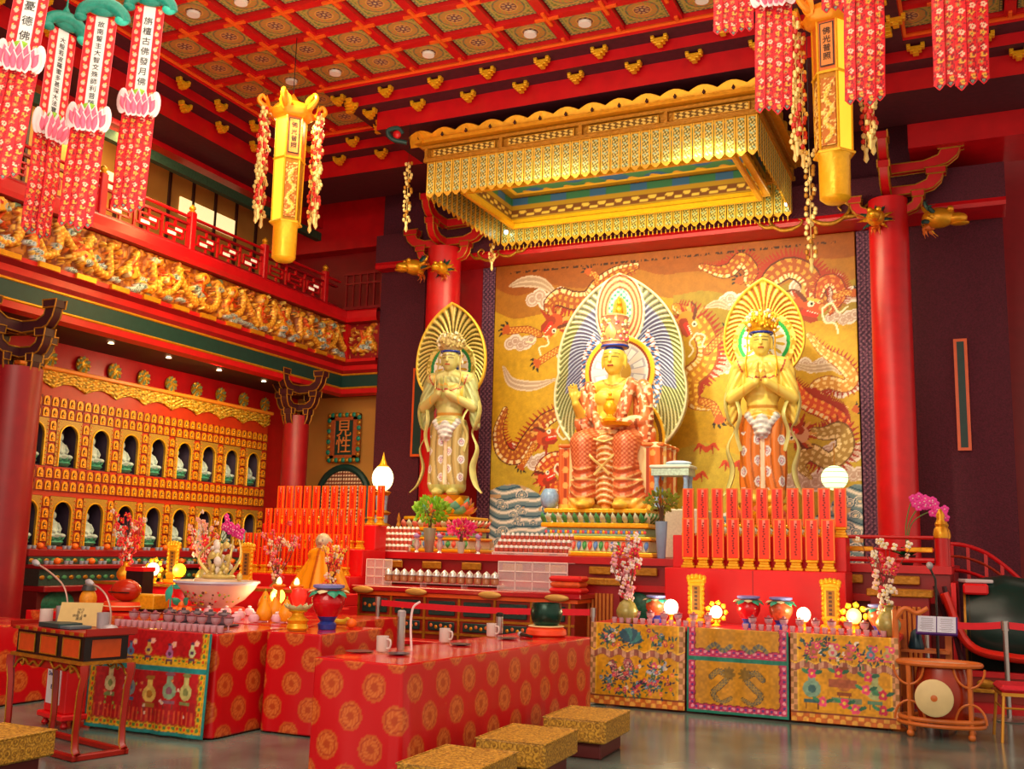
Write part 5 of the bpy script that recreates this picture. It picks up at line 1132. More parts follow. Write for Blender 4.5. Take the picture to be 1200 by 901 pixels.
# ================================================================ tan end wall: name board and round-topped alcove
p0 = P(388, 486, Y=16.97); p1 = P(423, 541, Y=16.97)
pb = thing('name_board', 'upright dark green board with two carved characters in a red and gold scroll frame', 'sign', ((p0.x+p1.x)/2, 16.93, (p0.z+p1.z)/2)); hw, hh = (p1.x-p0.x)/2, (p0.z-p1.z)/2
b = MB().bc(0, 0, 0, hw*1.1, .05, hh*1.5); b.build('board', GREEN, pb)
fr_ = MB(); rs = np.random.RandomState(2)
for (x0, x1, z0, z1) in ((-hw, -hw*.55, -hh, hh), (hw*.55, hw, -hh, hh), (-hw, hw, hh*.72, hh), (-hw, hw, -hh, -hh*.72)): fr_.box(x0, x1, -.05, .0, z0, z1, 0, None, .01)
for k in range(34):
    t_ = k/34*4; s_ = int(t_); f = t_-s_; x, z = [(-hw+2*hw*f, hh), (hw, hh-2*hh*f), (hw-2*hw*f, -hh), (-hw, -hh+2*hh*f)][s_]; fr_.ell((x*.92, -.05, z*.94), (.05, .03, .05), 1+k % 2, 8, 5)
fr_.build('scroll_frame', [mat('worn_red_gold', 'a85428', .5, 0, .4, 20), GOLDD, TEAL], pb)
letters('見性', .36, mat('orange_gilt_letters', 'e89048', .4, .2), pb, (0, -.035, 0), (PI/2, 0, 0), 'characters', .008, True, .9)
a0 = P(376, 600, Y=16.97); ac = P(402, 598, Y=16.97); ra = (P(432, 595, Y=16.97).x-P(374, 595, Y=16.97).x)/2
al = thing('arched_alcove', 'arched alcove filled with rows of tiny lit figures beside the globe lamp', 'alcove', (ac.x, 16.95, 1.5))
zc = P(402, 548, Y=16.97).z-1.5-ra
MB().tube([(ra*1.0*math.cos(a), 0, max(0, zc+ra*math.sin(a))) if True else 0 for a in np.linspace(-.0, PI, 20)], .07, 8).tube([(ra, 0, 0), (ra, 0, zc)], .07, 8).tube([(-ra, 0, 0), (-ra, 0, zc)], .07, 8).build('green_arch', GREEN, al)
cv = Cv(2*ra-.06, zc+ra-.05, .016, '6c3018'); q = .07
cv.put((np.floor(cv.y/q) % 1 == 0) & ((cv.y % q) > .03) & ((cv.x % .062) > .018), 'e8c8a0'); cv.put((cv.y % q) < .012, '8c2414'); cv.put(((cv.y % q) > .045) & ((cv.x % .062) > .03), 'fff0d0')
cv.build('rows_of_figures', lambda x, y, h: (np.clip(x-ra+.03, -np.sqrt(np.maximum(0, ra**2-np.maximum(0, y-zc)**2)), np.sqrt(np.maximum(0, ra**2-np.maximum(0, y-zc)**2))), -.01-h, y), cmat('lit_rows', .5), al, .02)
# ================================================================ platform
PLZ = 1.54
struct('trim_altar_platform', MB().box(-10.42, -.38, 12.95, 17.0, 0, PLZ-.02).box(-10.42, -.36, 12.9, 17.0, PLZ-.09, PLZ, 1).box(-10.42, -.36, 12.86, 13, PLZ-.42, PLZ-.34, 1), [mat('platform_red', '8c1018', .4, 0, .25, 4), RED])
ov = MB()
for x in np.arange(-10.3, -.6, .62): ov.box(x, x+.3, 12.875, 12.9, PLZ-.22, PLZ-.12, 0, None, .01)
struct('trim_platform_plaques', ov, GOLDD)
gp = MB()
for k, x in enumerate((-4.55, -4.1, -1.05)): gp.lathe([(.001, .02), (.2, .02), (.23, 0)][::-1], 20, 0, TZ(x, 12.93, .93) @ RX(PI/2) @ Matrix.Diagonal((1, .8, 1, 1)))
struct('trim_green_medallions', gp, mat('painted_green_oval', '1c6c50', .5, 0, 1.0, 24))
# railing on the right end with newel posts and the curved stair rail
rlg = thing('altar_railing', 'red railing with gold fittings on the platform edge right of the red tablets', 'railing', (-.9, 12.98, PLZ))
MB().tube([(-.65, 0, .32), (.36, 0, .32)], .022, 8).tube([(-.65, 0, .06), (.36, 0, .06)], .03, 8).tube([(-.65, 0, .18), (.36, 0, .18)], .018, 8).build('rails', RED, rlg)
[MB().bc(x, 0, .18, .3, .05, .06, 0, None, .01).build('gold_fitting', GOLD, rlg) for x in (-.45, .2)]
npst = MB().lathe([(.075, 0), (.075, .34)], 20, 0).lathe([(.08, .34), (.085, .38), (.075, .44), (.055, .47), (.065, .5), (.05, .53), (.04, .56), (.05, .6), (.015, .67), (.001, .68)], 20, 1).mesh('newel_post', [RED, GOLD])
for k, (x, y) in enumerate(((-.46, 13.0), (-.45, 13.4))): tag(obj('newel_post', npst, None, (x, y, PLZ-.02)), ['red newel post with gold finial at the railing end', 'gold topped newel post just behind the front one'][k], 'post', 'newel posts'); 
sr = thing('stair_rail', 'red curved stair rail sweeping down to the right behind the large drum', 'railing', (0, 14.1, PLZ))
cur = [P(x, y, Y=14.1)-Vector((0, 14.1, PLZ)) for x, y in ((1108, 637), (1130, 639), (1155, 648), (1178, 664), (1200, 684), (1225, 712))]
c3 = bez(cur, 30); mm = MB()
mm.tube(c3, .026, 8, 0); mm.tube([Vector(p)-Vector((0, 0, .15)) for p in c3], .03, 8, 1, None, False, .6); mm.tube([Vector(p)-Vector((0, 0, .32)) for p in c3], .04, 8, 0, None, False, .6)
mm.build('curved_rails', [RED, mat('red_gold_rail', '9c3018', .4)], sr)
mm = MB()
for k in range(2, len(c3)-1, 5): p = Vector(c3[k]); mm.box(p.x-.02, p.x+.02, -.02, .02, -1.0, p.z)
mm.build('balusters', RED, sr)
# ---------------------------------------------------------------- pedestals under the statues
def lotus_tiers(name, label, loc, sx, sy, H, petal_m, n=22):
    t = thing(name, label, 'pedestal', loc); rect = lambda z0, z1, k, mi, mb: mb.box(-sx*k, sx*k, -sy*k, sy*k, z0, z1, mi, None, .015)
    mb = MB(); rect(0, H*.10, 1.08, 0, mb); rect(H*.10, H*.34, .98, 1, mb); rect(H*.34, H*.42, 1.04, 0, mb); rect(H*.42, H*.60, .9, 2, mb); rect(H*.60, H*.70, .98, 0, mb); rect(H*.9, H, .94, 0, mb)
    mb.build('tiers', [GOLDB, mat('cream_enamel_pattern', 'd8dcc0', .4, 0, .25, 30), mat('pale_green_enamel', '9cc8a0', .4, 0, .3, 30)], t)
    pt = MB()
    for k in range(n):
        x = -sx+2*sx*(k+.5)/n; pt.petal((x, -sy*.86, H*.69), (x, -sy*1.0, H*.92), sx/n*1.0, .05, k % 2, None, (0, -1, .2))
        pt.petal((x, -sy*.97, H*.33), (x, -sy*1.03, H*.12), sx/n*.8, .03, 2+(k % 3), None, (0, -1, 0))
    m2 = max(4, int(n*sy/sx))
    for k in range(m2):
        y = -sy+2*sy*(k+.5)/m2; pt.petal((sx*.86, y, H*.69), (sx, y, H*.92), sy/m2, .05, k % 2, None, (1, 0, .2))
    pt.build('lotus_petals', [petal_m, mat('white_green_petal', 'd0e4c0', .4), mat('coral_enamel', 'e05840', .4), mat('sky_enamel', '5c8cd0', .4), mat('leaf_enamel', '3c9c4c', .4)], t)
    dt = MB()
    for k in range(n*2): dt.ell((-sx*.9+1.8*sx*k/(n*2-1), -sy*.91, H*.51), (.022, .01, .028), k % 3, 8, 5)
    dt.build('enamel_jewels', [mat('rose_gem', 'd85060'), mat('sky_enamel', '5c8cd0'), GOLDB], t)
    return t
lotus_tiers('lotus_pedestal', 'wide tiered lotus pedestal in green, white and gold under the seated buddha', (B0.x-.08, 15.3, PLZ), .86, .80, B0.z-PLZ-.005, mat('green_petal', '48a060', .4, 0, .3, 20), 20)
lotus_tiers('lotus_pedestal', 'gold tiered lotus pedestal under the left standing statue', (L0.x, 15.0, PLZ), .62, .41, (L0.z-PLZ)*.62, mat('rose_petal', 'e88878', .4, 0, .3, 20), 12)
lotus_tiers('lotus_pedestal', 'gold tiered lotus pedestal under the right standing statue', (R0.x, 15.0, PLZ), .62, .41, (R0.z-PLZ)*.62, mat('rose_petal', 'e88878', .4, 0, .3, 20), 12)
for k, (q, H0) in enumerate(((L0, L0.z), (R0, R0.z))):
    z0 = PLZ+(H0-PLZ)*.62; hh = H0-z0
    t = thing('lotus_throne', ['rose and green petalled round lotus under the feet of the left statue', 'golden petalled round lotus under the feet of the right statue'][k], 'pedestal', (q.x, 15.0, z0), 0, 'round lotus thrones')
    MB().lathe([(.36, 0), (.40, .02), (.30, hh*.4), (.34, hh*.8), (.36, hh), (.001, hh+.002)], 28).build('seed_pod', GOLD, t)
    pt = MB()
    for rr in range(3):
        for j in range(12): a = (j+.5*(rr % 2))*PI/6; d = Vector((math.cos(a), math.sin(a), 0)); pt.petal(d*.26+Vector((0, 0, .01+hh*.12*rr)), d*(.50-.05*rr)+Vector((0, 0, hh*(.5+.22*rr))), .13, .06, (j+rr) % 3, None, d+Vector((0, 0, -.3)))
    pt.build('petals', [mat('coral_petal', 'e8785c', .4, 0, .3, 10), GOLDB, mat('blue_green_petal', '6cb09c', .4, 0, .3, 10)] if k == 0 else [GOLDB, GOLD, mat('coral_petal', 'e8785c')], t)
# blue and white garden stool beside the throne
for k, (px, py, Y_, lab) in enumerate(((789, 573, 14.9, 'small painted side table with pale blue panels right of the throne'),)):
    q = P(px, py, Y=Y_); t = thing('side_table', lab, 'table', (q.x, Y_, B0.z))
    MB().bc(0, 0, .62, .62, .42, .05, 0, None, .015).bc(0, 0, .54, .56, .38, .10, 1).ell((.08, 0, .68), (.2, .14, .04), 2).build('top', [mat('pale_enamel', 'c8dcd0', .4), mat('enamel_band', 'b0d0c0', .4, 0, .6, 30), mat('grey_blue_cloth', 'b8c8e8', .5)], t)
    lg = MB().lathe([(.05, 0), (.06, .03), (.03, .08), (.045, .25), (.03, .4), (.05, .5)], 12).mesh('leg', mat('blue_white_porcelain', '8cb0dc', .3, 0, .5, 24))
    for sx in (-.22, .22):
        for sy in (-.12, .12): obj('leg', lg, t, (sx, sy, 0))
tag(MB().box(-.02, .5, -.4, .4, 0, B0.z-PLZ-.005, 0, None, .02).build('plinth_block', mat('cream_enamel_pattern', 'd8dcc0'), None, (P(789, 573, Y=14.9).x, 14.9, PLZ)), 'cream patterned plinth block carrying the small side table', 'plinth')
q = P(657, 578, Y=14.9); tag(MB().lathe([(.07, 0), (.11, .03), (.14, .12), (.14, .2), (.1, .28), (.07, .3)], 18).build('garden_stool', mat('blue_white_porcelain', '8cb0dc'), None, (q.x-.12, 14.75, B0.z)), 'blue and white porcelain drum at the left edge of the throne', 'jar')
# ================================================================ embroidery helpers
def flower(c_, x, y, r, col, core='f0d050', n=5):
    for k in range(n): a = k*2*PI/n+x*9; c_.disc(x+r*.6*math.cos(a), y+r*.6*math.sin(a), r*.5, col)
    c_.disc(x, y, r*.32, core)
def leaf(c_, x, y, a, L, col='2c6c50'): c_.disc(x+L/2*math.cos(a), y+L/2*math.sin(a), L/2, col, None, L*.22, a)
def sprig(c_, x, y, rs, n=5, s_=1.):
    for k in range(n):
        a = rs.rand()*6.28; d = (.02+.05*rs.rand())*s_; leaf(c_, x+d*math.cos(a), y+d*math.sin(a), a, .05*s_, ('2c5c58', '5c7c38', '28304c')[k % 3])
    flower(c_, x, y, .024*s_, ('d83c6c', 'e86c50', 'e8e0d0', '5c88b0', 'b83058')[rs.randint(5)])
def vase(c_, x, y, s_, body='b8c8b8', accent='4c7c8c'):
    c_.disc(x, y+.05*s_, .045*s_, body); c_.rect(x-.018*s_, y+.08*s_, x+.018*s_, y+.14*s_, body); c_.disc(x, y+.14*s_, .03*s_, accent, None, .012*s_); c_.rect(x-.04*s_, y-.02*s_, x+.04*s_, y+.0*s_, accent); c_.disc(x, y+.05*s_, .02*s_, accent)
    for q in (-1, 1): c_.rect(x+q*.03*s_-.005, y-.05*s_, x+q*.03*s_+.005, y-.02*s_, '6c3c28')
def scallop(c_, pts_fn, mask, col_out, col_in): pass
def cloth_panel(W, H, kind, seed):
    rs = np.random.RandomState(seed); bg = {'y': 'd89c14', 'd': 'c8901c', 'r': 'b8141c'}[kind[0]]
    c_ = Cv(W, H, .0085, bg); zb = H*.635
    fold = vnoise(c_.x*7, c_.y*2.2, seed)-.5
    x, y = c_.x, c_.y; ex = np.minimum(x, W-x)
    if kind[0] == 'y':
        c_.put(ex < .075, '9c7440'); c_.put((ex < .07) & (np.sin(y*60)*np.sin(x*70+1) > 0), 'd8a070'); c_.put((ex > .066) & (ex < .08), 'e8b830')
        w_ = .018*np.sin(x*34); c_.put(np.abs(y-zb+w_) < .035, '9c5c4c'); c_.put((np.abs(y-zb+w_) < .03) & (np.sin(x*70) > 0), 'd0a080'); c_.put(np.abs(y-zb-.04+w_) < .007, 'f0c040')
        c_.put(y < .09, 'c86c28'); c_.put((y < .08) & (np.sin(x*55)*np.sin(y*70) > .1), 'e8b048'); c_.put(np.abs(y-.09) < .008, '7c3c20')
        for k in range(26): sprig(c_, .12+(W-.24)*rs.rand(), zb+.08+(H-zb-.14)*rs.rand(), rs, 4, .9)
        if 'p' in kind:
            cx = W*.36; q = bez([(cx-.12, .42), (cx-.08, .33), (cx, .30), (cx+.07, .36), (cx+.05, .44)], 30); c_.stroke(q, [.04]*15+[.05]*60, lambda u, v, b: [('a85860', b < 2), ('d8b0a0', np.sin(u*160)*np.cos(v*6) > .2), ('60303c', b > .85)])
            c_.stroke(bez([(W*.5, .2), (W*.56, .26), (W*.62, .22), (W*.72, .28)], 20), .02, 'c83c60'); flower(c_, W*.68, .42, .04, 'e05878'); c_.stroke(bez([(W*.62, .36), (W*.70, .34), (W*.78, .40), (W*.80, .46)], 20), .016, 'b8c0d0')
            for a in np.linspace(.2, 2.4, 9): leaf(c_, W*.42, zb+.12, a, .15, ('3c8c8c', '2c5c70')[int(a*9) % 2])
            for k in range(60): sprig(c_, .13+(W-.26)*rs.rand(), .13+(zb-.24)*rs.rand(), rs, 3, .8)
        else:
            vase(c_, W*.20, .22, 1.9, '7ca890', '3c6c70'); vase(c_, W*.5, .3, 1.6, 'b87038', '8c4c28'); vase(c_, W*.78, .24, 1.7, 'a8b878', '5c8c6c'); c_.rect(W*.36, .34, W*.62, .42, 'a85c3c'); c_.rect(W*.38, .2, W*.66, .25, '7c8c6c')
            for k, (u, v) in enumerate(((.2, .46), (.3, .2), (.45, .48), (.72, .46), (.6, .15), (.85, .3), (.5, .2), (.7, .34), (.85, .16))): flower(c_, W*u, v, .045, ('e03c70', 'e8507c', 'c82c50')[k % 3]); leaf(c_, W*u+.03, v, .4, .08); leaf(c_, W*u-.03, v, 2.6, .08, '3c8c60')
            for k, u in enumerate((.22, .4, .55, .75, .9)): vase(c_, W*u, zb+.09, .9, ('a86c3c', 'd8c8b0', 'c87848', '5c8ca0', 'b8a868')[k], 'd85878'); flower(c_, W*u+.04, zb+.19, .03, 'e0507c')
    else:
        tl = '18806c' if kind[0] == 'd' else '1c8c8c'; bd = 'c03068' if kind[0] == 'd' else 'e0b020'; ins = bg
        for (a, b) in ((0, zb-.02), (zb+.012, H)):
            yy = (y-a)/(b-a); dy = y-a; e = np.minimum(ex, dy)
            if kind[0] == 'r' : e = np.minimum(e, 9)
            m_ = (y >= a) & (y <= b); sc = .012*np.abs(np.sin((x+y)*38)); c_.put(m_ & (e < .085+sc), bd); c_.put(m_ & (e < .085+sc) & (e > .074+sc), '8c1c3c' if kind[0] == 'd' else 'b05c18')
            c_.put(m_ & (e < .07) & (e > .03) & (np.sin(x*75)*np.sin(y*75) > .35), 'e89cb0' if kind[0] == 'd' else '5c8c3c'); c_.put(m_ & (e < .07) & (e > .03) & (np.sin(x*75)*np.sin(y*75) < -.55), '5c3c8c' if kind[0] == 'd' else 'd8481c')
        c_.put((ex < .022) | (y < .03) | (np.abs(y-zb) < .022), tl)
        if kind[0] == 'd':
            for sg in (-1, 1):
                f = lambda u, v: (W/2+sg*u, v)
                q = bez([f(.06, .16), f(.16, .12), f(.24, .2), f(.16, .28), f(.10, .36), f(.18, .42), f(.26, .36)], 44)
                c_.stroke(q, [.02]*10+[.03]*200, lambda u, v, b: [('a88838', b < 2), ('6c6c58', np.sin(u*170)*np.cos(v*6) > .1), ('4c3c28', b > .8)])
                c_.disc(*f(.08, .40), .04, '98a0a0'); c_.disc(*f(.07, .39), .014, '603c38')
                for a in np.linspace(0, 6, 9): leaf(c_, *f(.08, .40), a, .07, '84681c')
                q = bez([f(.06, zb+.14), f(.14, zb+.09), f(.22, zb+.15), f(.3, zb+.10)], 24); c_.stroke(q, .022, lambda u, v, b: [('8c8454', b < 2), ('5c6468', np.sin(u*170) > 0)])
        else:
            for k, (u, v) in enumerate(((.12, .30), (.33, .28), (.55, .24), (.75, .28), (.92, .28))): vase(c_, W*(.1+.8*u), v, 1.5, ('d8d8a0', '7c9ca0', 'e8c860', '8cb08c', 'd0d080')[k], ('7c9c5c', '3c6c9c', 'b07820', '905c70', '8c9c5c')[k])
            for k, (u, v) in enumerate(((.08, .1), (.3, .08), (.5, .1), (.72, .08), (.95, .1))): vase(c_, W*(.1+.8*u), zb+v, .85, ('d8e0a8', '4c7ca8', 'c8a050', 'b870a8', 'c8d8a0')[k], '5c3c5c'); flower(c_, W*(.13+.8*u), zb+v+.12, .024, 'f0b0a0')
            for k in range(26): flower(c_, .12+(W-.24)*rs.rand(), .14+.3*rs.rand(), .014, ('f0d8c8', 'e06848', '7c9c3c')[k % 3])
            c_.put((y < .2) & (y > .1) & (np.sin(x*130) > .3) & (ex > .1), 'd8502c')
    c_.noise(45, .22, seed); c_.noise(9, .14, seed+1)
    c_.h = .014*(fold+.5)+.006*np.sin(x*24+seed)
    return c_
CLOTH = cmat('embroidered_satin', .42)
# ================================================================ the long front altar on the right
AX0, AX1, AY, AZ = -3.92, -.80, 10.84, .86
t = thing('altar_table', 'long altar table on the right, hidden behind three embroidered cloths', 'table', ((AX0+AX1)/2, 11.25, 0))
hw = (AX1-AX0)/2
MB().bc(0, .0, AZ-.03, 2*hw, .86, .05, 0, None, .01).build('tabletop', mat('crimson_cloth_top', 'd81828', .3), t); MB().box(-hw+.05, hw-.05, -.36, .38, .12, AZ-.055).build('body', DRED, t)
for sx in (-hw+.08, hw-.08):
    for sy in (-.34, .36): MB().bc(sx, sy, .06, .08, .08, .12).build('leg', WOODR, t)
for k, (x0, x1, kind, lab) in enumerate(((AX0, -2.88, 'yp', 'yellow embroidered altar cloth with a phoenix and flowers, leftmost on the long altar'), (-2.86, -1.83, 'd', 'golden altar cloth with paired dragons, pink scallops and green frame, middle of the long altar'), (-1.81, AX1, 'yv', 'yellow embroidered altar cloth with vases and pink flowers, rightmost on the long altar'))):
    cl = thing('altar_cloth', lab, 'altar cloth', ((x0+x1)/2, AY-.03, 0), 0, 'embroidered cloths on the long altar'); W = x1-x0
    cloth_panel(W, AZ-.02, kind, 11+k).build('hanging_front', lambda x, y, h, W=W: (x-W/2, -h-.02-.03*(1-y/.84), y+.02), CLOTH, cl, .006)
# stepped red cabinet with memorial tablets
cb = thing('tablet_cabinet', 'two-stepped bright red cabinet behind the long altar carrying red tablets', 'cabinet', (-2.4, 12.2, 0))
VR = mat('vermilion_paint', 'e0141c', .35, 0, .15, 3)
MB().box(-1.02, 1.0, -.3, .35, 0, 1.45, 0, None, .008).build('lower_step', VR, cb); MB().box(-1.0, .98, -.02, .36, 1.45, 1.83, 0, None, .008).build('upper_step', VR, cb)
MB().box(-.004, .004, -.303, -.29, .3, 1.44).build('door_gap', DRED, cb)
def tablet_proto():
    t = thing('memorial_tablet', '', 'tablet')
    mb = MB().box(-.064, .064, -.02, .02, .12, .56, 0, None, .004).box(-.068, -.054, -.024, -.012, .12, .56, 1).box(.054, .068, -.024, -.012, .12, .56, 1).box(-.06, .06, -.022, -.018, .545, .56, 1)
    mb.build('tablet', [mat('tablet_orange_red', 'ff3408', .4, 0, .12, 6), mat('tablet_edge_orange', 'ff7a18', .4)], t)
    rs = np.random.RandomState(1); g = MB()
    for k in range(13): g.bc(.004*rs.randn(), -.0225, .50-.027*k, .018, .003, .017)
    g.box(-.014, .014, -.0215, -.0205, .46, .545, 1); g.build('inscription', [mat('tablet_ink', '8c140c', .5), mat('pink_label', 'f09080', .5)], t)
    MB().bc(0, 0, .015, .15, .10, .03, 0, None, .006).bc(0, 0, .045, .12, .08, .03, 0, None, .006).bc(0, 0, .075, .10, .065, .03, 0, None, .006).bc(0, 0, .105, .13, .085, .028, 0, None, .008).build('gold_base', GOLDB, t)
    return t
tb = tablet_proto()
first = True
def put_tab(x, y, z, lab, grp, s_=1.):
    global first
    o = tb if first else dup(tb); first = False
    o.location = (x, y, z); o['label'] = lab; o['group'] = grp; o.scale = (s_,)*3 if s_ > .9 else (s_, 1, 1)
for k in range(11): put_tab(-3.24+.176*k, 12.3, 1.83, 'orange-red memorial tablet on gold base, back upper row of the right cabinet', 'tablets in the upper row of the right cabinet')
for k in range(10): put_tab(-3.17+.176*k, 12.03, 1.45, 'orange-red memorial tablet on gold base, front row of the right cabinet', 'tablets in the front row of the right cabinet', 1.03)
cb2 = thing('tablet_cabinet', 'three-stepped red stand at left carrying many orange-red tablets', 'cabinet', (-8.7, 12.3, 0))
MB().box(-1.0, .95, -.4, .5, 0, 1.2, 0, None, .008).build('lower_step', VR, cb2); MB().box(-1.0, .95, -.1, .5, 1.2, 1.56, 0, None, .008).build('middle_step', VR, cb2); MB().box(-1.0, .95, .2, .5, 1.56, 1.90, 0, None, .008).build('upper_step', VR, cb2)
for k in range(12): put_tab(-9.48+.157*k, 12.62, 1.90, 'orange-red memorial tablet, back top row of the left stand', 'tablets in the top row of the left stand', .74)
for k in range(11): put_tab(-9.45+.157*k, 12.32, 1.56, 'orange-red memorial tablet, middle row of the left stand', 'tablets in the middle row of the left stand', .74)
for k in range(12): put_tab(-9.55+.15*k, 12.02, 1.20, 'orange-red memorial tablet with gold base, front row of the left stand', 'tablets in the front row of the left stand', .72)
# ================================================================ carved altar table with panels, centre
ct = thing('carved_altar_table', 'long red and gold carved table with dark floral panels below the left statue', 'table', (-6.2, 12.15, 0))
MB().box(-1.5, 1.75, -.28, .35, 1.03, 1.10, 0, None, .012).box(-1.45, 1.7, -.24, .3, .98, 1.03, 1).build('tabletop', [mat('polished_crimson', 'b01420', .2), ORANGE], ct)
bdy = MB().box(-1.42, 1.65, -.2, .28, .12, .98, 0).box(-1.42, 1.65, -.215, -.2, .70, .73, 1).box(-1.42, 1.65, -.215, -.2, .52, .55, 1).box(-1.5, 1.75, -.3, .35, .0, .12, 0)
for k in range(7): bdy.box(-1.42+.50*k-.01, -1.42+.50*k+.02, -.22, -.2, .12, .98, 1)
bdy.build('body', [mat('red_brown_panel', '8c2010', .4, 0, .3, 5), GOLDD], ct)
dp = mat('painted_floral_dark', '143c38', .4, 0, 1.0, 40)
for k in range(6):
    for (z0, z1) in ((.76, .94), (.57, .68)):
        o = MB().box(-.19, .19, -.005, .012, z0, z1, 0, None, .01); rs = np.random.RandomState(k)
        for q in range(5): o.ell((-.14+.07*q, -.007, (z0+z1)/2+.01*(-1)**q), (.022, .005, .024), 1+q % 2, 8, 5)
        o.build('floral_panel', [dp, mat('gilt_coral', 'd87840', .4, .2), GOLD], ct, (-1.16+.5*k, -.225, 0))
for x in (-1.3, -.5, .55, 1.45): MB().ell((x, -.3, 1.045), (.16, .03, .045), 0, 14, 8).build('gold_cloud_plaque', mat('pale_gilt', 'c8a050', .4, .3), ct)
# lower kneeling rail and small stand in front of it
lt = thing('low_carved_bench', 'low red and gold carved bench in front of the central table', 'bench', (-5.6, 11.55, 0))
MB().box(-1.3, 1.3, -.14, .14, .42, .48, 0, None, .01).box(-1.25, 1.25, -.1, .1, .3, .42, 1).build('bench_top', [RED, GOLDD], lt)
for x in (-1.2, -.4, .4, 1.2): MB().bc(x, 0, .16, .08, .16, .3, 0, None, .01).build('leg', DRED, lt)
# fluted cabinet end right of the platform steps
for k, (px, py, Y_, lab) in enumerate(((676, 735, 12.5, 'fluted gold fronted red cabinet at the right end of the carved table'), (1083, 730, 12.4, 'fluted gold fronted red cabinet under the railing behind the music stand'))):
    q = P(px, 700, Y=Y_); fc = thing('fluted_cabinet', lab, 'cabinet', (q.x-(.25 if k else -.3), Y_, 0), 0, 'fluted cabinets')
    MB().box(-.3, .3, -.1, .3, 0, 1.2, 0).box(-.34, .34, -.14, .32, 1.2, 1.28, 1, None, .01).build('body', [DRED, GOLDD], fc)
    fl = MB()
    for j in range(9): fl.cyl(-.2+.05*j, -.11, .15, 1.1, .02, 8)
    fl.build('fluting', mat('orange_gilt_fluting', 'c87830', .4, .2), fc)
# ================================================================ clear acrylic tiers with rows of little lamps
ACR = mat('clear_acrylic', 'f4e8ec', .06, 0, 0, 5, alpha=.28)
EDGE = mat('acrylic_edge', 'f8e8e4', .2, 0, 0, 5)
lamp_me = MB().lathe([(.016, 0), (.03, .004), (.034, .03), (.03, .055), (.03, .06)], 10, 0).lathe([(.031, .055), (.03, .07), (.018, .088), (.001, .094)], 10, 1).mesh('votive_lamp', [mat('votive_red_glass', 'c05040', .2, 0, .2, 20), mat('votive_pearl_lid', 'f0f0f0', .25, .2)])
rn = ('front row', 'second row', 'third row', 'back row')
def tiers_thing(label, x0, x1, y0, z0, n, dz, dy, cols, grp, z_floor):
    t = thing('acrylic_shelf', label, 'shelf', ((x0+x1)/2, y0, z_floor), 0, 'clear acrylic tier stands'); W = x1-x0
    sh = MB(); ed = MB()
    for k in range(n):
        z = z0+k*dz-z_floor; sh.box(-W/2, W/2, dy*k, dy*k+dy, z-.012, z); sh.box(-W/2, W/2, dy*k-.004, dy*k, z-dz, z-.012); ed.box(-W/2, W/2, dy*k-.008, dy*k-.004, z-.012, z)
    for sg in (-1, 1): ed.box(sg*W/2-.006, sg*W/2+.006, -.008, .0, 0, z0-z_floor)
    sh.build('tiers', ACR, t); ed.build('front_edges', EDGE, t)
    for k in range(n):
        for j in range(cols): o = obj('votive_lamp', lamp_me, None, (x0+.04+(W-.08)*j/(cols-1), y0+dy*k+dy/2, z0+k*dz)); tag(o, 'tiny red votive lamp with pearly lid, %s of the %s' % (rn[k if k < n-1 else 3], grp), 'lamp', 'votive lamps in the %s of the %s' % (rn[k if k < n-1 else 3], grp))
tiers_thing('clear acrylic stepped stand with four rows of votive lamps left of the left statue', -8.20, -7.48, 12.55, 1.46, 4, .105, .10, 12, 'left stand', 1.10) if False else None
tiers_thing('clear acrylic stepped stand with four rows of votive lamps, left of the left statue', -8.42, -7.50, 12.96, PLZ+.02, 4, .085, .10, 13, 'left acrylic stand', PLZ)
tiers_thing('clear acrylic stepped stand with three rows of votive lamps, left of the seated buddha', -6.15, -5.05, 12.96, PLZ+.04, 3, .085, .10, 15, 'centre acrylic stand', PLZ)
def grid_stand(label, x0, x1, z0, z1, y, nx, nz):
    t = thing('acrylic_box', label, 'shelf', ((x0+x1)/2, y, z0), 0, 'clear acrylic boxes'); W = x1-x0; e = MB(); p_ = MB()
    for i in range(nx+1): x = -W/2+W*i/nx; e.box(x-.004, x+.004, -.006, 0, 0, z1-z0)
    for k in range(nz+1): z = (z1-z0)*k/nz; e.box(-W/2, W/2, -.006, 0, max(0, z-.008), z+.004)
    p_.box(-W/2, W/2, 0, .01, 0, z1-z0).box(-W/2, W/2, .01, .25, z1-z0-.01, z1-z0)
    p_.build('clear_sheet', ACR, t); e.build('polished_edges', EDGE, t)
grid_stand('clear empty acrylic box on the carved table under the left votive lamps', -7.68, -7.28, 1.10, 1.44, 12.2, 3, 3)
grid_stand('clear empty acrylic box on the carved table under the centre votive lamps', -5.7, -4.75, 1.10, 1.46, 12.2, 4, 3)
grid_stand('small clear acrylic box right of the long row of domed jars', -5.62, -5.05, PLZ+.0, PLZ+.06, 12.93, 3, 1) if False else None
# silver domed jars
dj = MB().lathe([(.03, 0), (.05, .01), (.052, .07), (.04, .085)], 14, 0).lathe([(.055, .085), (.056, .10), (.045, .135), (.02, .155), (.012, .165), (.001, .172)], 14, 1).mesh('domed_jar', [mat('amber_glass_jar', 'a86c48', .15, 0, .3, 20), mat('silver_dome', 'dce0e4', .2, .6)])
rs_ = thing('riser_shelf', 'narrow clear shelf holding the long row of silver domed jars', 'shelf', (-6.4, 12.02, 1.10)); MB().box(-.9, .85, -.07, .07, .045, .06).build('shelf_top', ACR, rs_)
for x in (-.86, -.3, .3, .8): MB().box(x, x+.02, -.07, .07, 0, .045).build('foot', ACR, rs_)
for k in range(14): tag(obj('domed_jar', dj, None, (-7.22+.12*k, 12.02, 1.16)), 'small jar with silver dome in the long row on the clear shelf', 'jar', 'silver domed jars')
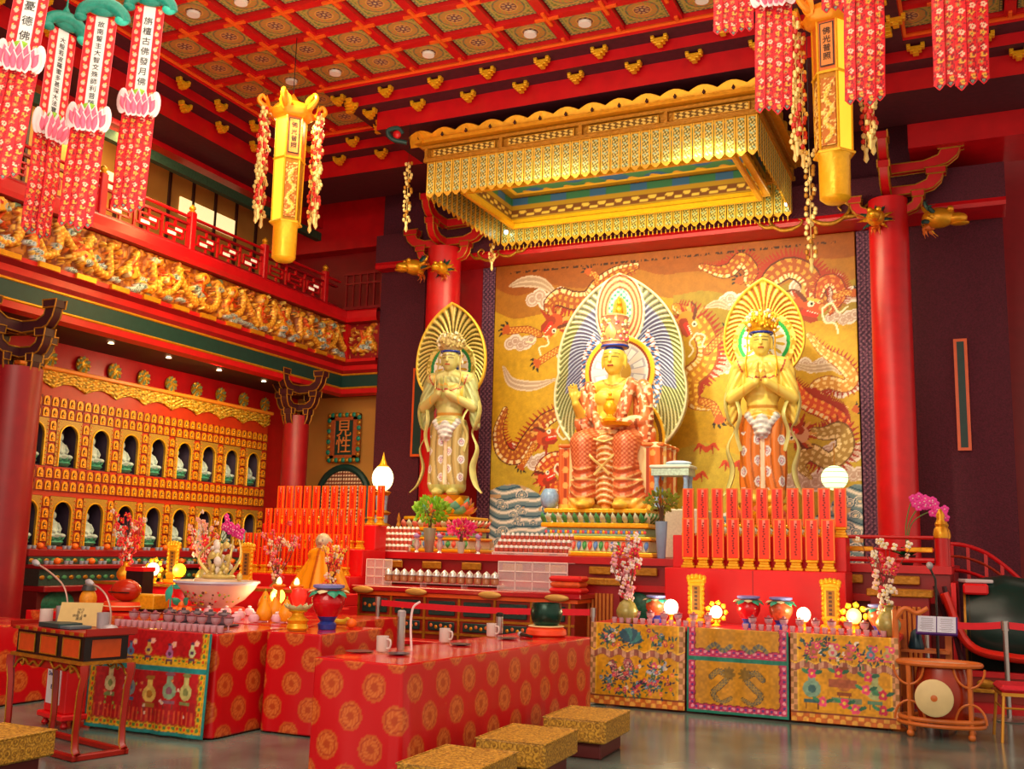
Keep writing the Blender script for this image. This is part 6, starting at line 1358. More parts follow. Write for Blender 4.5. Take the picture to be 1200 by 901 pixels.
# ================================================================ lamps
def glow(name, c_, st, ec=None): return mat(name, c_, .5, 0, 0, 5, emit=st, ecol=ec)
LB = glow('white_globe', 'fff4d8', 2.6, 'ffe8a8')
q = P(446, 618, Y=14.2)
pg = thing('globe_lamp', 'white globe lamp on a tiered porcelain and gold pagoda stand left of the left statue', 'lamp', (q.x, 14.2, PLZ)); H = P(446, 575, Y=14.2).z-PLZ
MB().lathe([(.22, 0), (.23, .06), (.15, .09), (.18, .16), (.20, .2), (.12, .24), (.13, .36), (.17, .4), (.10, .44), (.11, .56), (.16, .60), (.08, .64), (.10, H-.08), (.15, H-.02), (.08, H)], 24, 0, None, None, [0, 0, 1, 0, 0, 1, 0, 0, 1, 0, 0, 1, 0, 0]).build('pagoda_stand', [GOLDD, mat('blue_white_porcelain', '8cb0dc')], pg)
MB().ell((0, 0, H+.20), (.17, .17, .21), 0, 20, 12).build('globe', LB, pg)
MB().lathe([(.10, H+.38), (.06, H+.42), (.03, H+.5), (.001, H+.62)], 14).build('flame_finial', GOLDB, pg)
light('globe_glow', 'POINT', (q.x, 14.1, PLZ+H+.2), 28, (1, .85, .4), size=.16)
for k, (px, lab) in enumerate(((425, 'small gilded pagoda left of the globe lamp stand'), (467, 'small gilded pagoda right of the globe lamp stand'))):
    q = P(px, 618, Y=14.0); mb = MB()
    for j in range(4): mb.lathe([(.12-.02*j, .10*j), (.12-.02*j, .10*j+.03), (.085-.015*j, .10*j+.04), (.08-.015*j, .10*j+.10)], 12)
    mb.lathe([(.04, .4), (.02, .46), (.03, .5), (.001, .6)], 12); tag(mb.build('miniature_pagoda', GOLDD, None, (q.x, 14.0, PLZ)), lab, 'pagoda', 'miniature pagodas'); 
q = P(978, 560, Y=13.9)
wl = thing('round_paper_lantern', 'white round paper lantern hanging behind the right end of the tablets', 'lantern', (q.x, 13.9, q.z))
mb = MB(); mb.ell((0, 0, 0), (.17, .17, .16), 0, 20, 12); mb.build('paper_globe', glow('green_white_paper', 'e8ffe0', 1.7, 'd0f8b0'), wl)
mb = MB(); [mb.tube([(p.x*math.cos(a), p.y*math.cos(a), .165*math.sin(a)) for p in ring(20, .175)], .003, 4, 0, None, True) for a in (-.9, -.45, 0, .45, .9)]; mb.build('ribs', GREEN, wl)
mb = MB().cyl(0, 0, PLZ-q.z, -.15, .015, 8).cyl(0, 0, .15, .45, .008, 6).lathe([(.12, PLZ-q.z), (.1, PLZ-q.z+.03), (.02, PLZ-q.z+.05)], 14); mb.build('stand', GOLDD, wl)
# ================================================================ plants
def blossom_vase(label, loc, hv, vm, hb, spread, cols, n=34, seed=0, vase_r=.11, stem='6c3828', nb=7, name='blossom_vase'):
    t = thing(name, label, 'vase', loc); rs = np.random.RandomState(seed); r = vase_r
    MB().lathe([(r*.55, 0), (r*.6, .01), (r*.95, hv*.25), (r, hv*.42), (r*.7, hv*.68), (r*.36, hv*.8), (r*.36, hv*.93), (r*.55, hv), (r*.45, hv-.005), (r*.28, hv*.85)], 24).build('vase', vm, t)
    br = MB(); fl = MB()
    for k in range(nb):
        a = rs.rand()*6.28; q = spread*(.25+.75*rs.rand()); top = Vector((q*math.cos(a), q*math.sin(a)*.7, hv+hb*(.6+.4*rs.rand()))); b0 = Vector((.02*math.cos(a), .02*math.sin(a), hv*.6))
        pts = bez([b0, Vector((b0.x, b0.y, hv)), (b0+top)/2+Vector((rs.randn()*.03, rs.randn()*.03, hb*.1)), top], 14); br.tube(pts, [.009*(1-.7*i/(len(pts)-1)) for i in range(len(pts))], 5)
        for j in range(n//nb+3):
            i = rs.randint(len(pts)//3, len(pts)); p = Vector(pts[i])+Vector(rs.randn(3)*.03); cc = rs.randint(len(cols)); s_ = .014+.014*rs.rand()
            for m_ in range(4): aa = m_*1.57+rs.rand(); fl.ell(p+Vector((s_*math.cos(aa), s_*.4*rs.randn(), s_*math.sin(aa))), (s_*.8, s_*.5, s_*.8), cc, 6, 4)
            fl.ell(p, s_*.5, len(cols), 5, 3)
    br.build('branches', mat('bark_'+stem, stem, .7), t); f_ = fl.build('blossoms', [mat('petal_'+c_, c_, .55, 0, .2, 30) for c_ in cols]+[mat('pollen', 'f0d040', .5)], t); f_['kind'] = 'stuff'
    return t
CELV = mat('celadon_vase', '9c9450', .25, .1, .6, 14)
q = P(735, 715, Y=10.98); blossom_vase('olive vase of pale pink and red blossom branches, left on the long altar', (q.x, 10.98, AZ), .30, CELV, .72, .28, ['f0c8d0', 'f8e8e8', 'd82840', 'e8a0b0'], 70, 1, .12, nb=10)
q = P(1047, 722, Y=11.0); blossom_vase('olive vase of sparse pink and white berry branches, right on the long altar', (q.x-.05, 11.0, AZ), .30, CELV, .75, .32, ['d83048', 'f0d0c0', 'f0e8d0'], 34, 2, .12, nb=9)
def bush(label, loc, pot, leafc, r, hz, seed, cat='plant', name='potted_plant', stand=None, extra=None, n=150):
    t = thing(name, label, cat, loc); rs = np.random.RandomState(seed); lf = MB()
    z0 = hz
    for k in range(n):
        v = rs.randn(3); v /= np.linalg.norm(v); p = Vector(v)*r*(.45+.55*rs.rand()); p.z = p.z*.7+z0; d = Vector(v)+Vector((0, 0, .4)); L = r*.28
        lf.petal(p, p+d.normalized()*L, L*.35, L*.1, int(rs.rand() > .6), None, Vector((-d.y, d.x, .3)) if abs(d.x)+abs(d.y) > .1 else Vector((1, 0, 0)))
    f_ = lf.build('foliage', [mat('leaf_'+c_, c_, .5, 0, .3, 20) for c_ in leafc], t); f_['kind'] = 'stuff'
    tr_ = MB()
    for k in range(4): a = k*1.57; tr_.tube([(0, 0, pot[1]*.8), (.02*math.cos(a), .02*math.sin(a), (pot[1]+z0)/2), (r*.4*math.cos(a), r*.4*math.sin(a), z0)], [.02, .014, .006], 6)
    tr_.build('stems', mat('bark_5c4428', '5c4428', .7), t)
    MB().lathe([(pot[0]*.6, 0), (pot[0]*.7, .01), (pot[0], pot[1]*.8), (pot[0]*1.05, pot[1]), (pot[0]*.85, pot[1]), (pot[0]*.8, pot[1]*.8), (.001, pot[1]*.78)], 20).build('pot', pot[2], t)
    return t
q = P(503, 640, Y=13.6)
bush('bushy bright green potted plant on a tall stand before the left statue', (q.x, 13.6, PLZ), (.09, .36, mat('silver_green_stand', 'a0a890', .3, .3)), ['7cc028', '98d040'], .27, .62, 3, n=220)
q = P(775, 636, Y=13.8); bush('olive green bushy potted plant between the throne table and the tablets', (q.x, 13.8, PLZ), (.08, .5, mat('pale_blue_pot', '8cb8d8', .3)), ['8ca028', '7c9440'], .22, .78, 4, n=150)
q = P(540, 650, Y=13.1)
t = bush('cluster of magenta flowers in a clear vase below the left statue', (q.x, 13.1, PLZ), (.06, .16, mat('clear_vase', 'd0d8d0', .1, 0, 0, 5, alpha=.6)), ['e01870', 'f04c90'], .19, .34, 5, 'flowers', 'flower_vase', n=170)
def orchid(label, loc, seed, h=.75, s_=1., leafy=True, mir=1):
    t = thing('orchid', label, 'orchid', loc); rs = np.random.RandomState(seed); st_ = MB(); fl = MB(); lf = MB()
    for k in range(3):
        pts = bez([(0, 0, .1), (mir*.03*k, 0, h*.6), (mir*(.10+.10*k), -.02, h*(1-.1*k)), (mir*(.26+.10*k), -.04, h*(.98-.12*k))], 18); st_.tube(pts, .007, 5)
        for j in range(8):
            p = Vector(pts[-1-j])+Vector((rs.randn()*.03, -.02, rs.randn()*.04))
            for m_ in range(5): a = m_*1.2566+.3; d = Vector((math.cos(a), -.15, math.sin(a))); fl.ell(p+d*.026, (.024, .008, .024), 0, 8, 5)
            fl.ell(p+Vector((0, -.015, 0)), .011, 1, 6, 4)
    for k in range(7): a = k*.9; d = Vector((math.cos(a), math.sin(a)*.7, 0)); lf.petal((0, 0, .1), d*.24+Vector((0, 0, .17+.05*rs.rand())), .05, .03, 0, None, (0, 0, 1))
    st_.build('stems', mat('orchid_stem', '5c7c38', .5), t); fl.build('flowers', [mat('orchid_magenta', 'e83ca8', .5, 0, .2, 30), mat('orchid_lip', 'f8c0d8', .5)], t)['kind'] = 'stuff'; lf.build('leaves', mat('orchid_leaf', '1c6c38', .4), t)
    MB().lathe([(.06, 0), (.1, .12), (.085, .12), (.001, .09)], 16).build('pot', mat('dark_pot', '40302c', .5), t); t.scale = (s_,)*3
    return t
q = P(1063, 650, Y=13.25); orchid('magenta orchid with dark leaves on the platform by the right red column', (q.x, 13.25, PLZ), 1, .80, 1.)
q = P(262, 640, Y=12.0); orchid('magenta orchid left of the left tablet stand', (q.x, 11.9, 1.25), 2, .62, 1.0, mir=1)
tag(MB().lathe([(.16, 0), (.14, .04), (.05, .1), (.05, 1.1), (.14, 1.18), (.16, 1.25), (.001, 1.25)], 20).build('flower_stand', WOODR, None, (q.x, 11.9, 0)), 'red-brown turned flower stand under the left orchid', 'stand')
# fruit and small gold figures at the foot of the centre pedestals
for k, (px, py, c_, lab) in enumerate(((648, 647, 'f07818', 'bowl of oranges on the platform left of the centre pedestal'), (598, 648, 'c83c30', 'bowl of red fruit at the left end of the centre votive stand'))):
    q = P(px, py, Y=14.0 if k == 0 else 13.3); t = thing('fruit_bowl', lab, 'bowl', (q.x, q.y, PLZ), 0, 'fruit bowls on the platform'); MB().lathe([(.05, 0), (.06, .02), (.11, .07), (.10, .07), (.001, .04)], 16).build('bowl', GOLDD, t)
    MB().ell((-.05, 0, .10), .045).ell((.05, 0, .10), .045).ell((0, -.04, .1), .045).ell((0, 0, .16), .045).build('fruit', mat('fruit_'+c_, c_, .45), t)
for k, (px, lab) in enumerate(((488, 'left'), (515, 'middle'), (560, 'right'))):
    q = P(px, 650, Y=13.15); t = thing('small_offering_vase', 'small glass and silver offering vase, %s of three before the left statue' % lab, 'vase', (q.x, 13.15, PLZ), 0, 'small offering vases'); MB().lathe([(.04, 0), (.02, .03), (.05, .1), (.03, .17), (.045, .2), (.001, .2)], 14).build('vase', mat('silver_dome', 'dce0e4'), t)
    MB().ell((0, 0, .24), (.05, .05, .04)).ell((.03, 0, .27), .03, 1).build('flowers', [mat('petal_lilac', 'b090d0', .5), mat('fruit_c83c30', 'c83c30')], t)
# ================================================================ cloth-covered tables in front
def medallion_skirt(W, H, seed, sc=1.):
    c_ = Cv(W, H, .0125, 'cc0c18'); P_ = .37*sc; r = .10*sc
    j = np.floor(c_.y/(P_*.5)); xo = (c_.x+(j % 2)*P_*.5) % P_-P_/2
    for dj in (0, 1):
        jj = np.floor(c_.y/(P_*.56)+dj); cy = jj*P_*.56; xx = (c_.x+(jj % 2)*P_*.5) % P_-P_/2; d = np.hypot(xx, c_.y-cy); a = np.arctan2(c_.y-cy, xx)
        if sc > 1.2: m_ = d < r
        c_.put(d < r, 'cc5c24'); c_.put((d < r*.86) & (np.sin(a*9+d*160) > .1), 'd87838'); c_.put((d < r*.8) & (d > r*.7), 'b43c1c'); c_.put((d < r*.3), 'b8481c'); 
    f = vnoise(c_.x*3.2+7, c_.y*.8, seed)*1.0+.5*vnoise(c_.x*8, c_.y*1.6, seed+1); c_.h = f
    return c_
SATIN = cmat('red_medallion_satin', .32)
def draped_table(name, label, cl_label, loc, rz, sx, sy, H, seed, amp=.05, med=1.5, top_m=None, grp=None):
    t = thing(name, label, 'table', loc, rz, grp); hx, hy = sx/2, sy/2
    MB().box(-hx+.02, hx-.02, -hy+.02, hy-.02, H-.045, H-.008).build('tabletop', WOODR, t)
    for a in (-1, 1):
        for b in (-1, 1): MB().bc(a*(hx-.08), b*(hy-.08), (H-.045)/2, .05, .05, H-.045).build('leg', WOODR, t)
    cl = thing('tablecloth', cl_label, 'tablecloth', loc, rz, grp and 'cloths of '+grp); per = 2*(sx+sy)
    c_ = medallion_skirt(per, H-.015, seed, med)
    def place(x, y, h):
        s = x % per; k = np.select([s < sy, s < sy+sx, s < 2*sy+sx], [0, 1, 2], 3); u = np.select([k == 0, k == 1, k == 2], [s, s-sy, s-sy-sx], s-2*sy-sx)
        X = np.select([k == 0, k == 1, k == 2], [-hx+0*u, -hx+u, hx+0*u], hx-u); Y_ = np.select([k == 0, k == 1, k == 2], [hy-u, -hy+0*u, -hy+u], hy+0*u)
        nx = np.select([k == 0, k == 1, k == 2], [-1., 0., 1.], 0.); nn = np.select([k == 0, k == 1, k == 2], [0., -1., 0.], 1.)
        L = np.select([(k == 0) | (k == 2)], [sy], sx)*1.; corner = np.minimum(u, L-u); drop = 1-y/(H-.015)
        g = np.where(h < 0, 0, h)*amp*drop*np.minimum(1, corner/.08+.15)+.012*drop+h*0
        g = g+np.where(h < 0, -.006, .004)
        return X+nx*g, Y_+nn*g, y+.012
    c_.build('skirt', place, SATIN, cl, .006)
    tc = Cv(sx, sy, .02, 'c8141c')
    dx = (tc.x % .36)-.18; dy = (tc.y % .36)-.18; tc.put(np.hypot(dx, dy) < .098, 'd86c3c')
    tc.build('top_sheet', lambda x, y, h: (x-hx, y-hy, H+.001+np.where(h < 0, h, 0)), cmat('glossy_red_top', .12) if top_m is None else top_m, cl, .006)
    return t
# centre foreground table
ZR = .80
draped_table('kneeling_table', 'long narrow red-draped table in the centre foreground beside the gold stools', 'red satin cloth with gold medallions over the long centre foreground table', (-3.97, 8.0, 0), R(-4), .76, 3.16, ZR, 3, .035, 1.0)
draped_table('offering_table', 'red-draped table at left with the embroidered front panel', 'red medallion cloth over the left offering table behind the embroidered panel', (-6.51, 7.59, 0), 0, 1.26, 1.03, .845, 5, .02, 1.0)
draped_table('side_table', 'small red-draped table joining the left offering table on its right', 'red medallion cloth over the small table with the blue ginger jar', (-5.50, 8.12, 0), 0, .56, 1.0, .845, 6, .025, 1.0)
draped_table('rear_table', 'wide red-draped table behind the left offering table carrying the large bowl', 'red medallion cloth over the wide rear table with the large bowl', (-7.65, 9.12, 0), 0, 3.5, 1.86, .845, 7, .02, 1.0)
draped_table('left_table', 'red-draped table at the left frame edge behind the console', 'red medallion cloth over the table at the left frame edge', (-9.2, 7.05, 0), 0, 1.0, 1.96, .765, 8, .03, 1.0)
ep = thing('altar_cloth', 'red altar cloth with embroidered vases, yellow scallops and teal frame on the left table', 'altar cloth', (-6.51, 7.0, 0))
cloth_panel(1.30, .835, 'r', 31).build('hanging_front', lambda x, y, h: (x-.65, -h-.02-.03*(1-y/.84), y+.02), CLOTH, ep, .006)
# ---- raised red steps on the rear table
rst = thing('raised_step', 'low red step on the rear table carrying lamps and gold tablets', 'step', (-8.2, 10.42, 0)); MB().box(-2.3, .9, -.28, .28, 0, 1.08, 0, None, .01).box(-2.3, .9, -.3, -.28, 1.05, 1.085, 1).build('box', [VR, GOLDD], rst)
# ================================================================ gold brocade kneeling stools
def brocade():
    m = bpy.data.materials.new('gold_brocade'); m.use_nodes = True; nt = m.node_tree; b = nt.nodes['Principled BSDF']; tc = nt.nodes.new('ShaderNodeTexCoord')
    v = nt.nodes.new('ShaderNodeTexVoronoi'); v.inputs['Scale'].default_value = 16; v.inputs['Randomness'].default_value = .35; nt.links.new(tc.outputs['Object'], v.inputs['Vector'])
    w_ = nt.nodes.new('ShaderNodeTexNoise'); w_.inputs['Scale'].default_value = 55; nt.links.new(tc.outputs['Object'], w_.inputs['Vector'])
    r_ = nt.nodes.new('ShaderNodeValToRGB'); e = r_.color_ramp.elements; e[0].position = .0; e[0].color = (*lin('8c5c14'), 1); e[1].position = 1; e[1].color = (*lin('d8ac3c'), 1)
    for p_, h_ in ((.12, 'd0a030'), (.24, '8c6418'), (.30, 'd4a838'), (.46, 'c89c30'), (.52, '946c20'), (.6, 'd0a43c')): x = e.new(p_); x.color = (*lin(h_), 1)
    nt.links.new(v.outputs['Distance'], r_.inputs[0]); mx = nt.nodes.new('ShaderNodeMix'); mx.data_type = 'RGBA'; mx.blend_type = 'MULTIPLY'; mx.inputs[0].default_value = .55
    r2 = nt.nodes.new('ShaderNodeValToRGB'); r2.color_ramp.elements[0].position = .42; r2.color_ramp.elements[0].color = (*lin('7c6428'), 1); r2.color_ramp.elements[1].position = .56; r2.color_ramp.elements[1].color = (1, 1, 1, 1)
    nt.links.new(w_.outputs['Fac'], r2.inputs[0]); nt.links.new(r_.outputs[0], mx.inputs[6]); nt.links.new(r2.outputs[0], mx.inputs[7]); nt.links.new(mx.outputs[2], b.inputs['Base Color']); b.inputs['Roughness'].default_value = .5; return m
BRO = brocade()
sp = thing('kneeling_stool', '', 'stool')
MB().bc(0, 0, .215, .52, .70, .17, 0, None, .012).build('cushion', BRO, sp); MB().tube([(x*.26, y*.35, .298) for x, y in ((-1, -1), (1, -1), (1, 1), (-1, 1))], .006, 5, 0, None, True).build('piping', BRO, sp)
MB().bc(0, 0, .065, .40, .56, .13, 0, None, .01).build('base', mat('maroon_stool_base', '5c1c1c', .6), sp)
p_ls = P(58, 855, Z=.30)
for k, (x, y, rz, lab) in enumerate(((-3.09, 6.10, 2, 'gold brocade kneeling stool nearest the camera, cut by the bottom edge'), (-3.06, 7.13, 2, 'gold brocade kneeling stool, middle of the three beside the centre table'), (-3.02, 8.26, 2, 'gold brocade kneeling stool, farthest of the three beside the centre table'), (p_ls.x-.22, p_ls.y-.32, 0, 'gold brocade kneeling stool at the lower left corner by the console'))):
    o = sp if k == 0 else dup(sp); o.location = (x, y, 0); o.rotation_euler = (0, 0, R(rz)); o['label'] = lab; o['group'] = 'gold kneeling stools'
# ================================================================ lacquered console with microphones, bottom left
cs = thing('console_table', 'red and black lacquer console table with orange panels and tall slim legs', 'table', (-6.59, 6.20, 0), R(-13.5)); hx, hy, H = .55, .21, .915
m3 = [mat('lacquer_red_dark', '9c1c10', .3, 0, .2, 6), GOLDD, BLACK, mat('orange_marble_panel', 'c8501c', .3, 0, .3, 12)]
MB().box(-hx, hx, -hy, hy, H-.03, H, 0, None, .008).box(-hx-.02, -hx, -hy, hy, H-.02, H+.03, 0).box(hx, hx+.02, -hy, hy, H-.02, H+.03, 0).build('tabletop', m3, cs)
ed = MB()
for k in range(8): MB().box(-hx+.07+.135*k, -hx+.13+.135*k, -hy-.004, -hy+.002, H-.028, H-.002, 0, None, .003).build('gilt_inlay', GOLDD, cs)
fr_ = MB().box(-hx+.05, hx-.05, -hy+.03, hy-.03, H-.21, H-.03, 2).box(-hx+.02, hx-.02, -hy+.0, hy-.0, H-.235, H-.21, 1); fr_.build('drawer_case', m3, cs)
for k in range(3):
    x = -.33+.33*k; g = MB(); g.box(-.12, .12, -.006, .002, H-.19, H-.055, 0, None, .02); o = g.build('drawer_front', mat('orange_marble_panel', 'c8501c'), cs, (x, -hy+.028, 0))
    MB().tube([(-.12, -.006, H-.19), (.12, -.006, H-.19), (.12, -.006, H-.055), (-.12, -.006, H-.055)], .006, 6, 0, None, True).build('gilt_bead', GOLDD, o)
for sy in (-1,): 
    g = MB(); g.box(-.09, .09, -.004, .004, H-.19, H-.055, 0, RZ(PI/2) if False else None); 
MB().box(hx-.052, hx-.046, -.12, .12, H-.19, H-.055, 0, None, .002).build('end_panel', mat('orange_marble_panel', 'c8501c'), cs)
ap = MB()
for sg, y in ((1, -hy+.02), (1, hy-.02)):
    for fx in (-1, 1):
        q = bez([(fx*(hx-.06), y, H-.33), (fx*(hx-.12), y, H-.27), (fx*(hx-.2), y, H-.25), (fx*(hx-.19), y, H-.30), (fx*(hx-.16), y, H-.28)], 18); ap.tube(q, .009, 5, 1)
        q = bez([(fx*.05, y, H-.24), (fx*.12, y, H-.29), (fx*.2, y, H-.26), (fx*.26, y, H-.29), (fx*.33, y, H-.25)], 18); ap.tube(q, .009, 5, 1)
ap.box(-hx+.06, hx-.06, -hy+.03, -hy+.05, H-.30, H-.235, 0); ap.build('scroll_apron', [m3[0], GOLDD], cs)
for a in (-1, 1):
    for b in (-1, 1):
        lg = MB(); x, y = a*(hx-.03), b*(hy-.02); q = [(x+a*.03, y, H-.235), (x+a*.035, y, H-.3), (x+a*.0, y, H-.42), (x-a*.02, y, .2), (x-a*.01, y, .08), (x+a*.02, y, .045)]
        for i in range(len(q)-1): pass
        lg.tube(q, [.038, .036, .03, .026, .028, .032], 4, 0); lg.tube([(p[0]+.0, p[1]-.028, p[2]) for p in q], .006, 5, 1); lg.build('leg', [m3[0], GOLDD], cs)
MB().box(-hx, hx, -hy-.02, -hy+.03, .0, .045, 0, None, .008).box(-hx, hx, hy-.03, hy+.02, 0, .045, 0, None, .008).box(-hx, -hx+.05, -hy, hy, 0, .045, 0, None, .008).box(hx-.05, hx, -hy, hy, 0, .045, 0, None, .008).build('floor_frame', m3, cs)
def con(u, v, dz=.002): p = cs.matrix_basis @ Vector((u, v, H+dz)); return p
MIC = mat('mic_grey', 'a8a8b0', .4, .3)
def gooseneck(label, base, pts):
    t = thing('gooseneck_microphone', label, 'microphone', base, 0, 'gooseneck microphones'); MB().lathe([(.06, 0), (.065, .01), (.05, .03), (.012, .04)], 18).build('base', MIC, t)
    q = bez(pts, 28); MB().tube(q, .007, 6).build('neck', mat('gooseneck_pale', 'b8988c', .35, .3), t); d = Vector(q[-1])-Vector(q[-3]); d.normalize(); e = Vector(q[-1]); MB().tube([e-d*.01, e+d*.02, e+d*.05, e+d*.075], [.012, .024, .026, .010], 10).build('capsule', MIC, t)
b = con(-.3, .1); gooseneck('gooseneck microphone arching left above the console', tuple(b), [(0, 0, .03), (.01, .0, .16), (-.05, 0, .30), (-.2, 0, .40), (-.36, 0, .47)])
b = con(.36, .1); gooseneck('gooseneck microphone bending left at the right end of the console', tuple(b), [(0, 0, .03), (-.005, 0, .14), (-.06, 0, .25), (-.14, .0, .31), (-.22, 0, .34)])
MUG = mat('grey_white_mug', 'd8d0cc', .3, 0, .06, 20)
def mug_mb(r=.042, h=.10): return MB().lathe([(r*.9, 0), (r, .006), (r, h), (r-.005, h), (r-.006, .01), (.001, .008)], 20).tube(bez([(r, 0, h*.8), (r+.028, 0, h*.78), (r+.034, 0, h*.5), (r+.022, 0, h*.24), (r, 0, h*.22)], 14), .007, 6)
mug_me = mug_mb().mesh('mug', MUG)
def mug(loc, lab, rz=0, s_=1.): o = obj('mug', mug_me, None, loc, (0, 0, rz)); o.scale = (s_,)*3; return tag(o, lab, 'mug', 'white and grey mugs')
b = con(-.42, .0); mug((b.x, b.y, H+.002), 'pale mug at the left of the console beside the leaning card', PI*.9, 1.2)
b = con(-.42, .14); tag(MB().lathe([(.05, 0), (.055, .14), (.05, .14), (.045, .01), (.001, .008)], 18).build('paper_cup', MIC, None, (b.x, b.y, H+.002)), 'pale cup at the back of the console near the left microphone', 'cup')
b = con(.2, .14); tag(MB().lathe([(.05, 0), (.055, .12), (.05, .12), (.045, .01), (.001, .008)], 18).build('paper_cup', MIC, None, (b.x, b.y, H+.002)), 'pale cup at the back of the console near the right microphone', 'cup')
b = con(-.08, -.06); tag(MB().bc(0, 0, .018, .30, .2, .035, 0, None, .004).bc(.2, 0, .012, .2, .18, .022, 1, None, .003).build('prayer_book', [mat('dark_green_cover', '1c3c3c', .5), mat('blue_grey_cover', '4c6470', .5)], None, (b.x, b.y, H+.002), (0, 0, R(-13))), 'dark green closed book lying on the console in front of the card', 'book')
b = con(-.06, .07); cd = thing('leaning_card', 'yellowish printed notice card leaning on the console between the microphones', 'card', (b.x, b.y, H+.002), R(28))
MB().bc(0, 0, .10, .33, .006, .20, 0, RX(R(-25))).build('card', mat('buff_card', 'c8b070', .6), cd); MB().bc(0, .085, .05, .2, .02, .10, 0).build('stand_block', m3[0], cd)
letters('2012\n除夕\n供燈 上香\n圓滿', .026, INK, cd, (0, -.0, 0), None, 'printed_lines', .0006).matrix_local = RX(R(-25)) @ TZ(0, -.004, .10) @ RX(PI/2)
# wooden fish, cushions, bell things behind the console (on the rear table)
q = P(133, 705, Y=8.6); 
t = thing('wooden_fish', 'polished red wooden fish drum on a red cushion behind the console', 'wooden fish', (q.x, 8.75, .848))
MB().lathe([(.001, 0), (.2, .01), (.22, .05), (.2, .10), (.001, .1)], 24).build('cushion', mat('orange_red_cushion', 'e84818', .5, 0, .3, 10), t); MB().lathe([(.2, .045), (.226, .052), (.226, .06), (.2, .065)], 24).build('cushion_piping', mat('cream_piping', 'e8d8a0', .5), t)
MB().ell((.02, 0, .22), (.18, .13, .12), 0, 20, 12).ell((-.14, 0, .2), (.08, .06, .05)).bc(.02, -.05, .2, .26, .16, .012, 1).build('body', [mat('polished_red_wood', 'b82c14', .2, 0, .3, 8), BLACK], t)
q = P(100, 690, Y=8.4); t = thing('bell_on_bag', 'gold patterned pouch with a dark striker resting on top behind the console', 'pouch', (q.x, 8.45, .848)); MB().ell((0, 0, .12), (.09, .09, .12), 0, 16, 10).build('pouch', mat('yellow_pouch', 'e8981c', .5, 0, .5, 40), t); MB().lathe([(.001, .2), (.08, .22), (.06, .28), (.001, .3)], 14).build('striker_cap', mat('dark_grey_cap', '303838', .4), t)
q = P(114, 677, Y=9.5); tag(MB().bc(0, 0, .2, .26, .18, .4, 1).bc(0, 0, .425, .28, .2, .05).build('red_topped_box', [VR, BLACK], None, (-9.2, 9.6, .848)), 'black box with bright red lid behind the wooden fish', 'box')
# donation box on a stand
d0 = P(98, 850, Z=0); db = thing('donation_box', 'red donation box with a white lettered front standing on the floor behind the console', 'donation box', (d0.x-.12, d0.y-.05, 0), R(-18))
MB().box(-.2, .2, -.15, .15, .12, .74, 0, None, .01).build('box', VR, db); MB().box(-.24, .24, -.19, .19, .07, .12, 0, None, .01).build('ledge', VR, db)
for a in (-.18, .18):
    for b_ in (-.13, .13): MB().lathe([(.02, 0), (.035, .02), (.02, .05), (.03, .07)], 10).build('foot', RED, db, (a, b_, 0))
MB().bc(-.03, -.153, .44, .26, .006, .50).build('white_front', mat('white_card', 'dce4f0', .5), db)
letters('捐', .16, INK, db, (-.04, -.158, .60), (PI/2, 0, 0), 'lettering'); letters('Donation', .055, mat('blue_ink', '203878', .5), db, (-.03, -.158, .44), (PI/2, 0, 0), 'lettering'); letters('Box', .055, mat('blue_ink', '203878'), db, (-.03, -.158, .33), (PI/2, 0, 0), 'lettering')
# ================================================================ things on the centre foreground table
def onr(px, py): p = P(px, py, Z=ZR+.004); return (p.x, p.y, ZR+.002)
SAU = mat('dark_saucer', '4c3c48', .3, 0, .2, 10)
for k, (px, py, lab) in enumerate(((448, 764, 'left of three on the centre table, beside the tall flask'), (521, 753, 'middle of three on the centre table'), (576, 746, 'right of three on the centre table, near the microphone'))):
    x, y, z = onr(px, py); mug((x, y, z+.008), 'white mug with handle, '+lab, R(-15), 1.15)
    x2, y2, z2 = onr(px+14, py+2); tag(MB().lathe([(.03, 0), (.07, .006), (.09, .012), (.088, .014), (.03, .006), (.001, .005)], 20).build('saucer', SAU, None, (x2+.05, y2-.02, z2)), 'dark saucer just right of the %s mug on the centre table' % ('left', 'middle', 'right')[k], 'saucer', 'dark saucers')
x, y, z = onr(441, 764); tag(MB().lathe([(.05, 0), (.10, .004), (.11, .008), (.04, .004), (.001, .003)], 20).build('coaster', SAU, None, (x-.12, y-.05, z)), 'dark round coaster at the left of the leftmost mug', 'coaster')
x, y, z = onr(458, 750); tf = thing('tall_flask', 'slim steel flask standing behind the left mug on the centre table', 'flask', (onr(448, 764)[0]+.02, onr(448, 764)[1]+.24, z)); MB().lathe([(.03, 0), (.032, .02), (.032, .26)], 16).build('body', STEEL, tf); MB().lathe([(.034, .26), (.034, .30), (.02, .31)], 16).build('cap', mat('mic_grey', 'a8a8b0'), tf)
MB().tube(bez([(.1, 0, .0), (.085, 0, .2), (.10, 0, .33), (.16, 0, .38)], 18), .009, 6).build('curved_rod', PALE, tf)
x, y, z = onr(577, 742); tf = thing('steel_tumbler', 'short steel tumbler just behind the right mug', 'tumbler', (x+.05, y+.05, z)); MB().lathe([(.034, 0), (.036, .02), (.036, .16)], 16).build('body', STEEL, tf); MB().lathe([(.037, .16), (.037, .19), (.02, .2)], 16).build('cap', BLACK, tf)
x, y, z = onr(612, 746); mcr = thing('handheld_microphone', 'black handheld microphone lying near the far end of the centre table', 'microphone', (x, y, z+.022), R(-35)); MB().tube([(-.02, 0, 0), (.17, 0, -.006)], [.018, .012], 10).build('handle', BLACK, mcr); MB().ell((-.04, 0, 0), .026).build('grille', MIC, mcr)
x, y, z = onr(640, 745); bw = thing('singing_bowl', 'dark green bronze bowl on a red cushion at the centre table far end', 'bowl', (x, y, z))
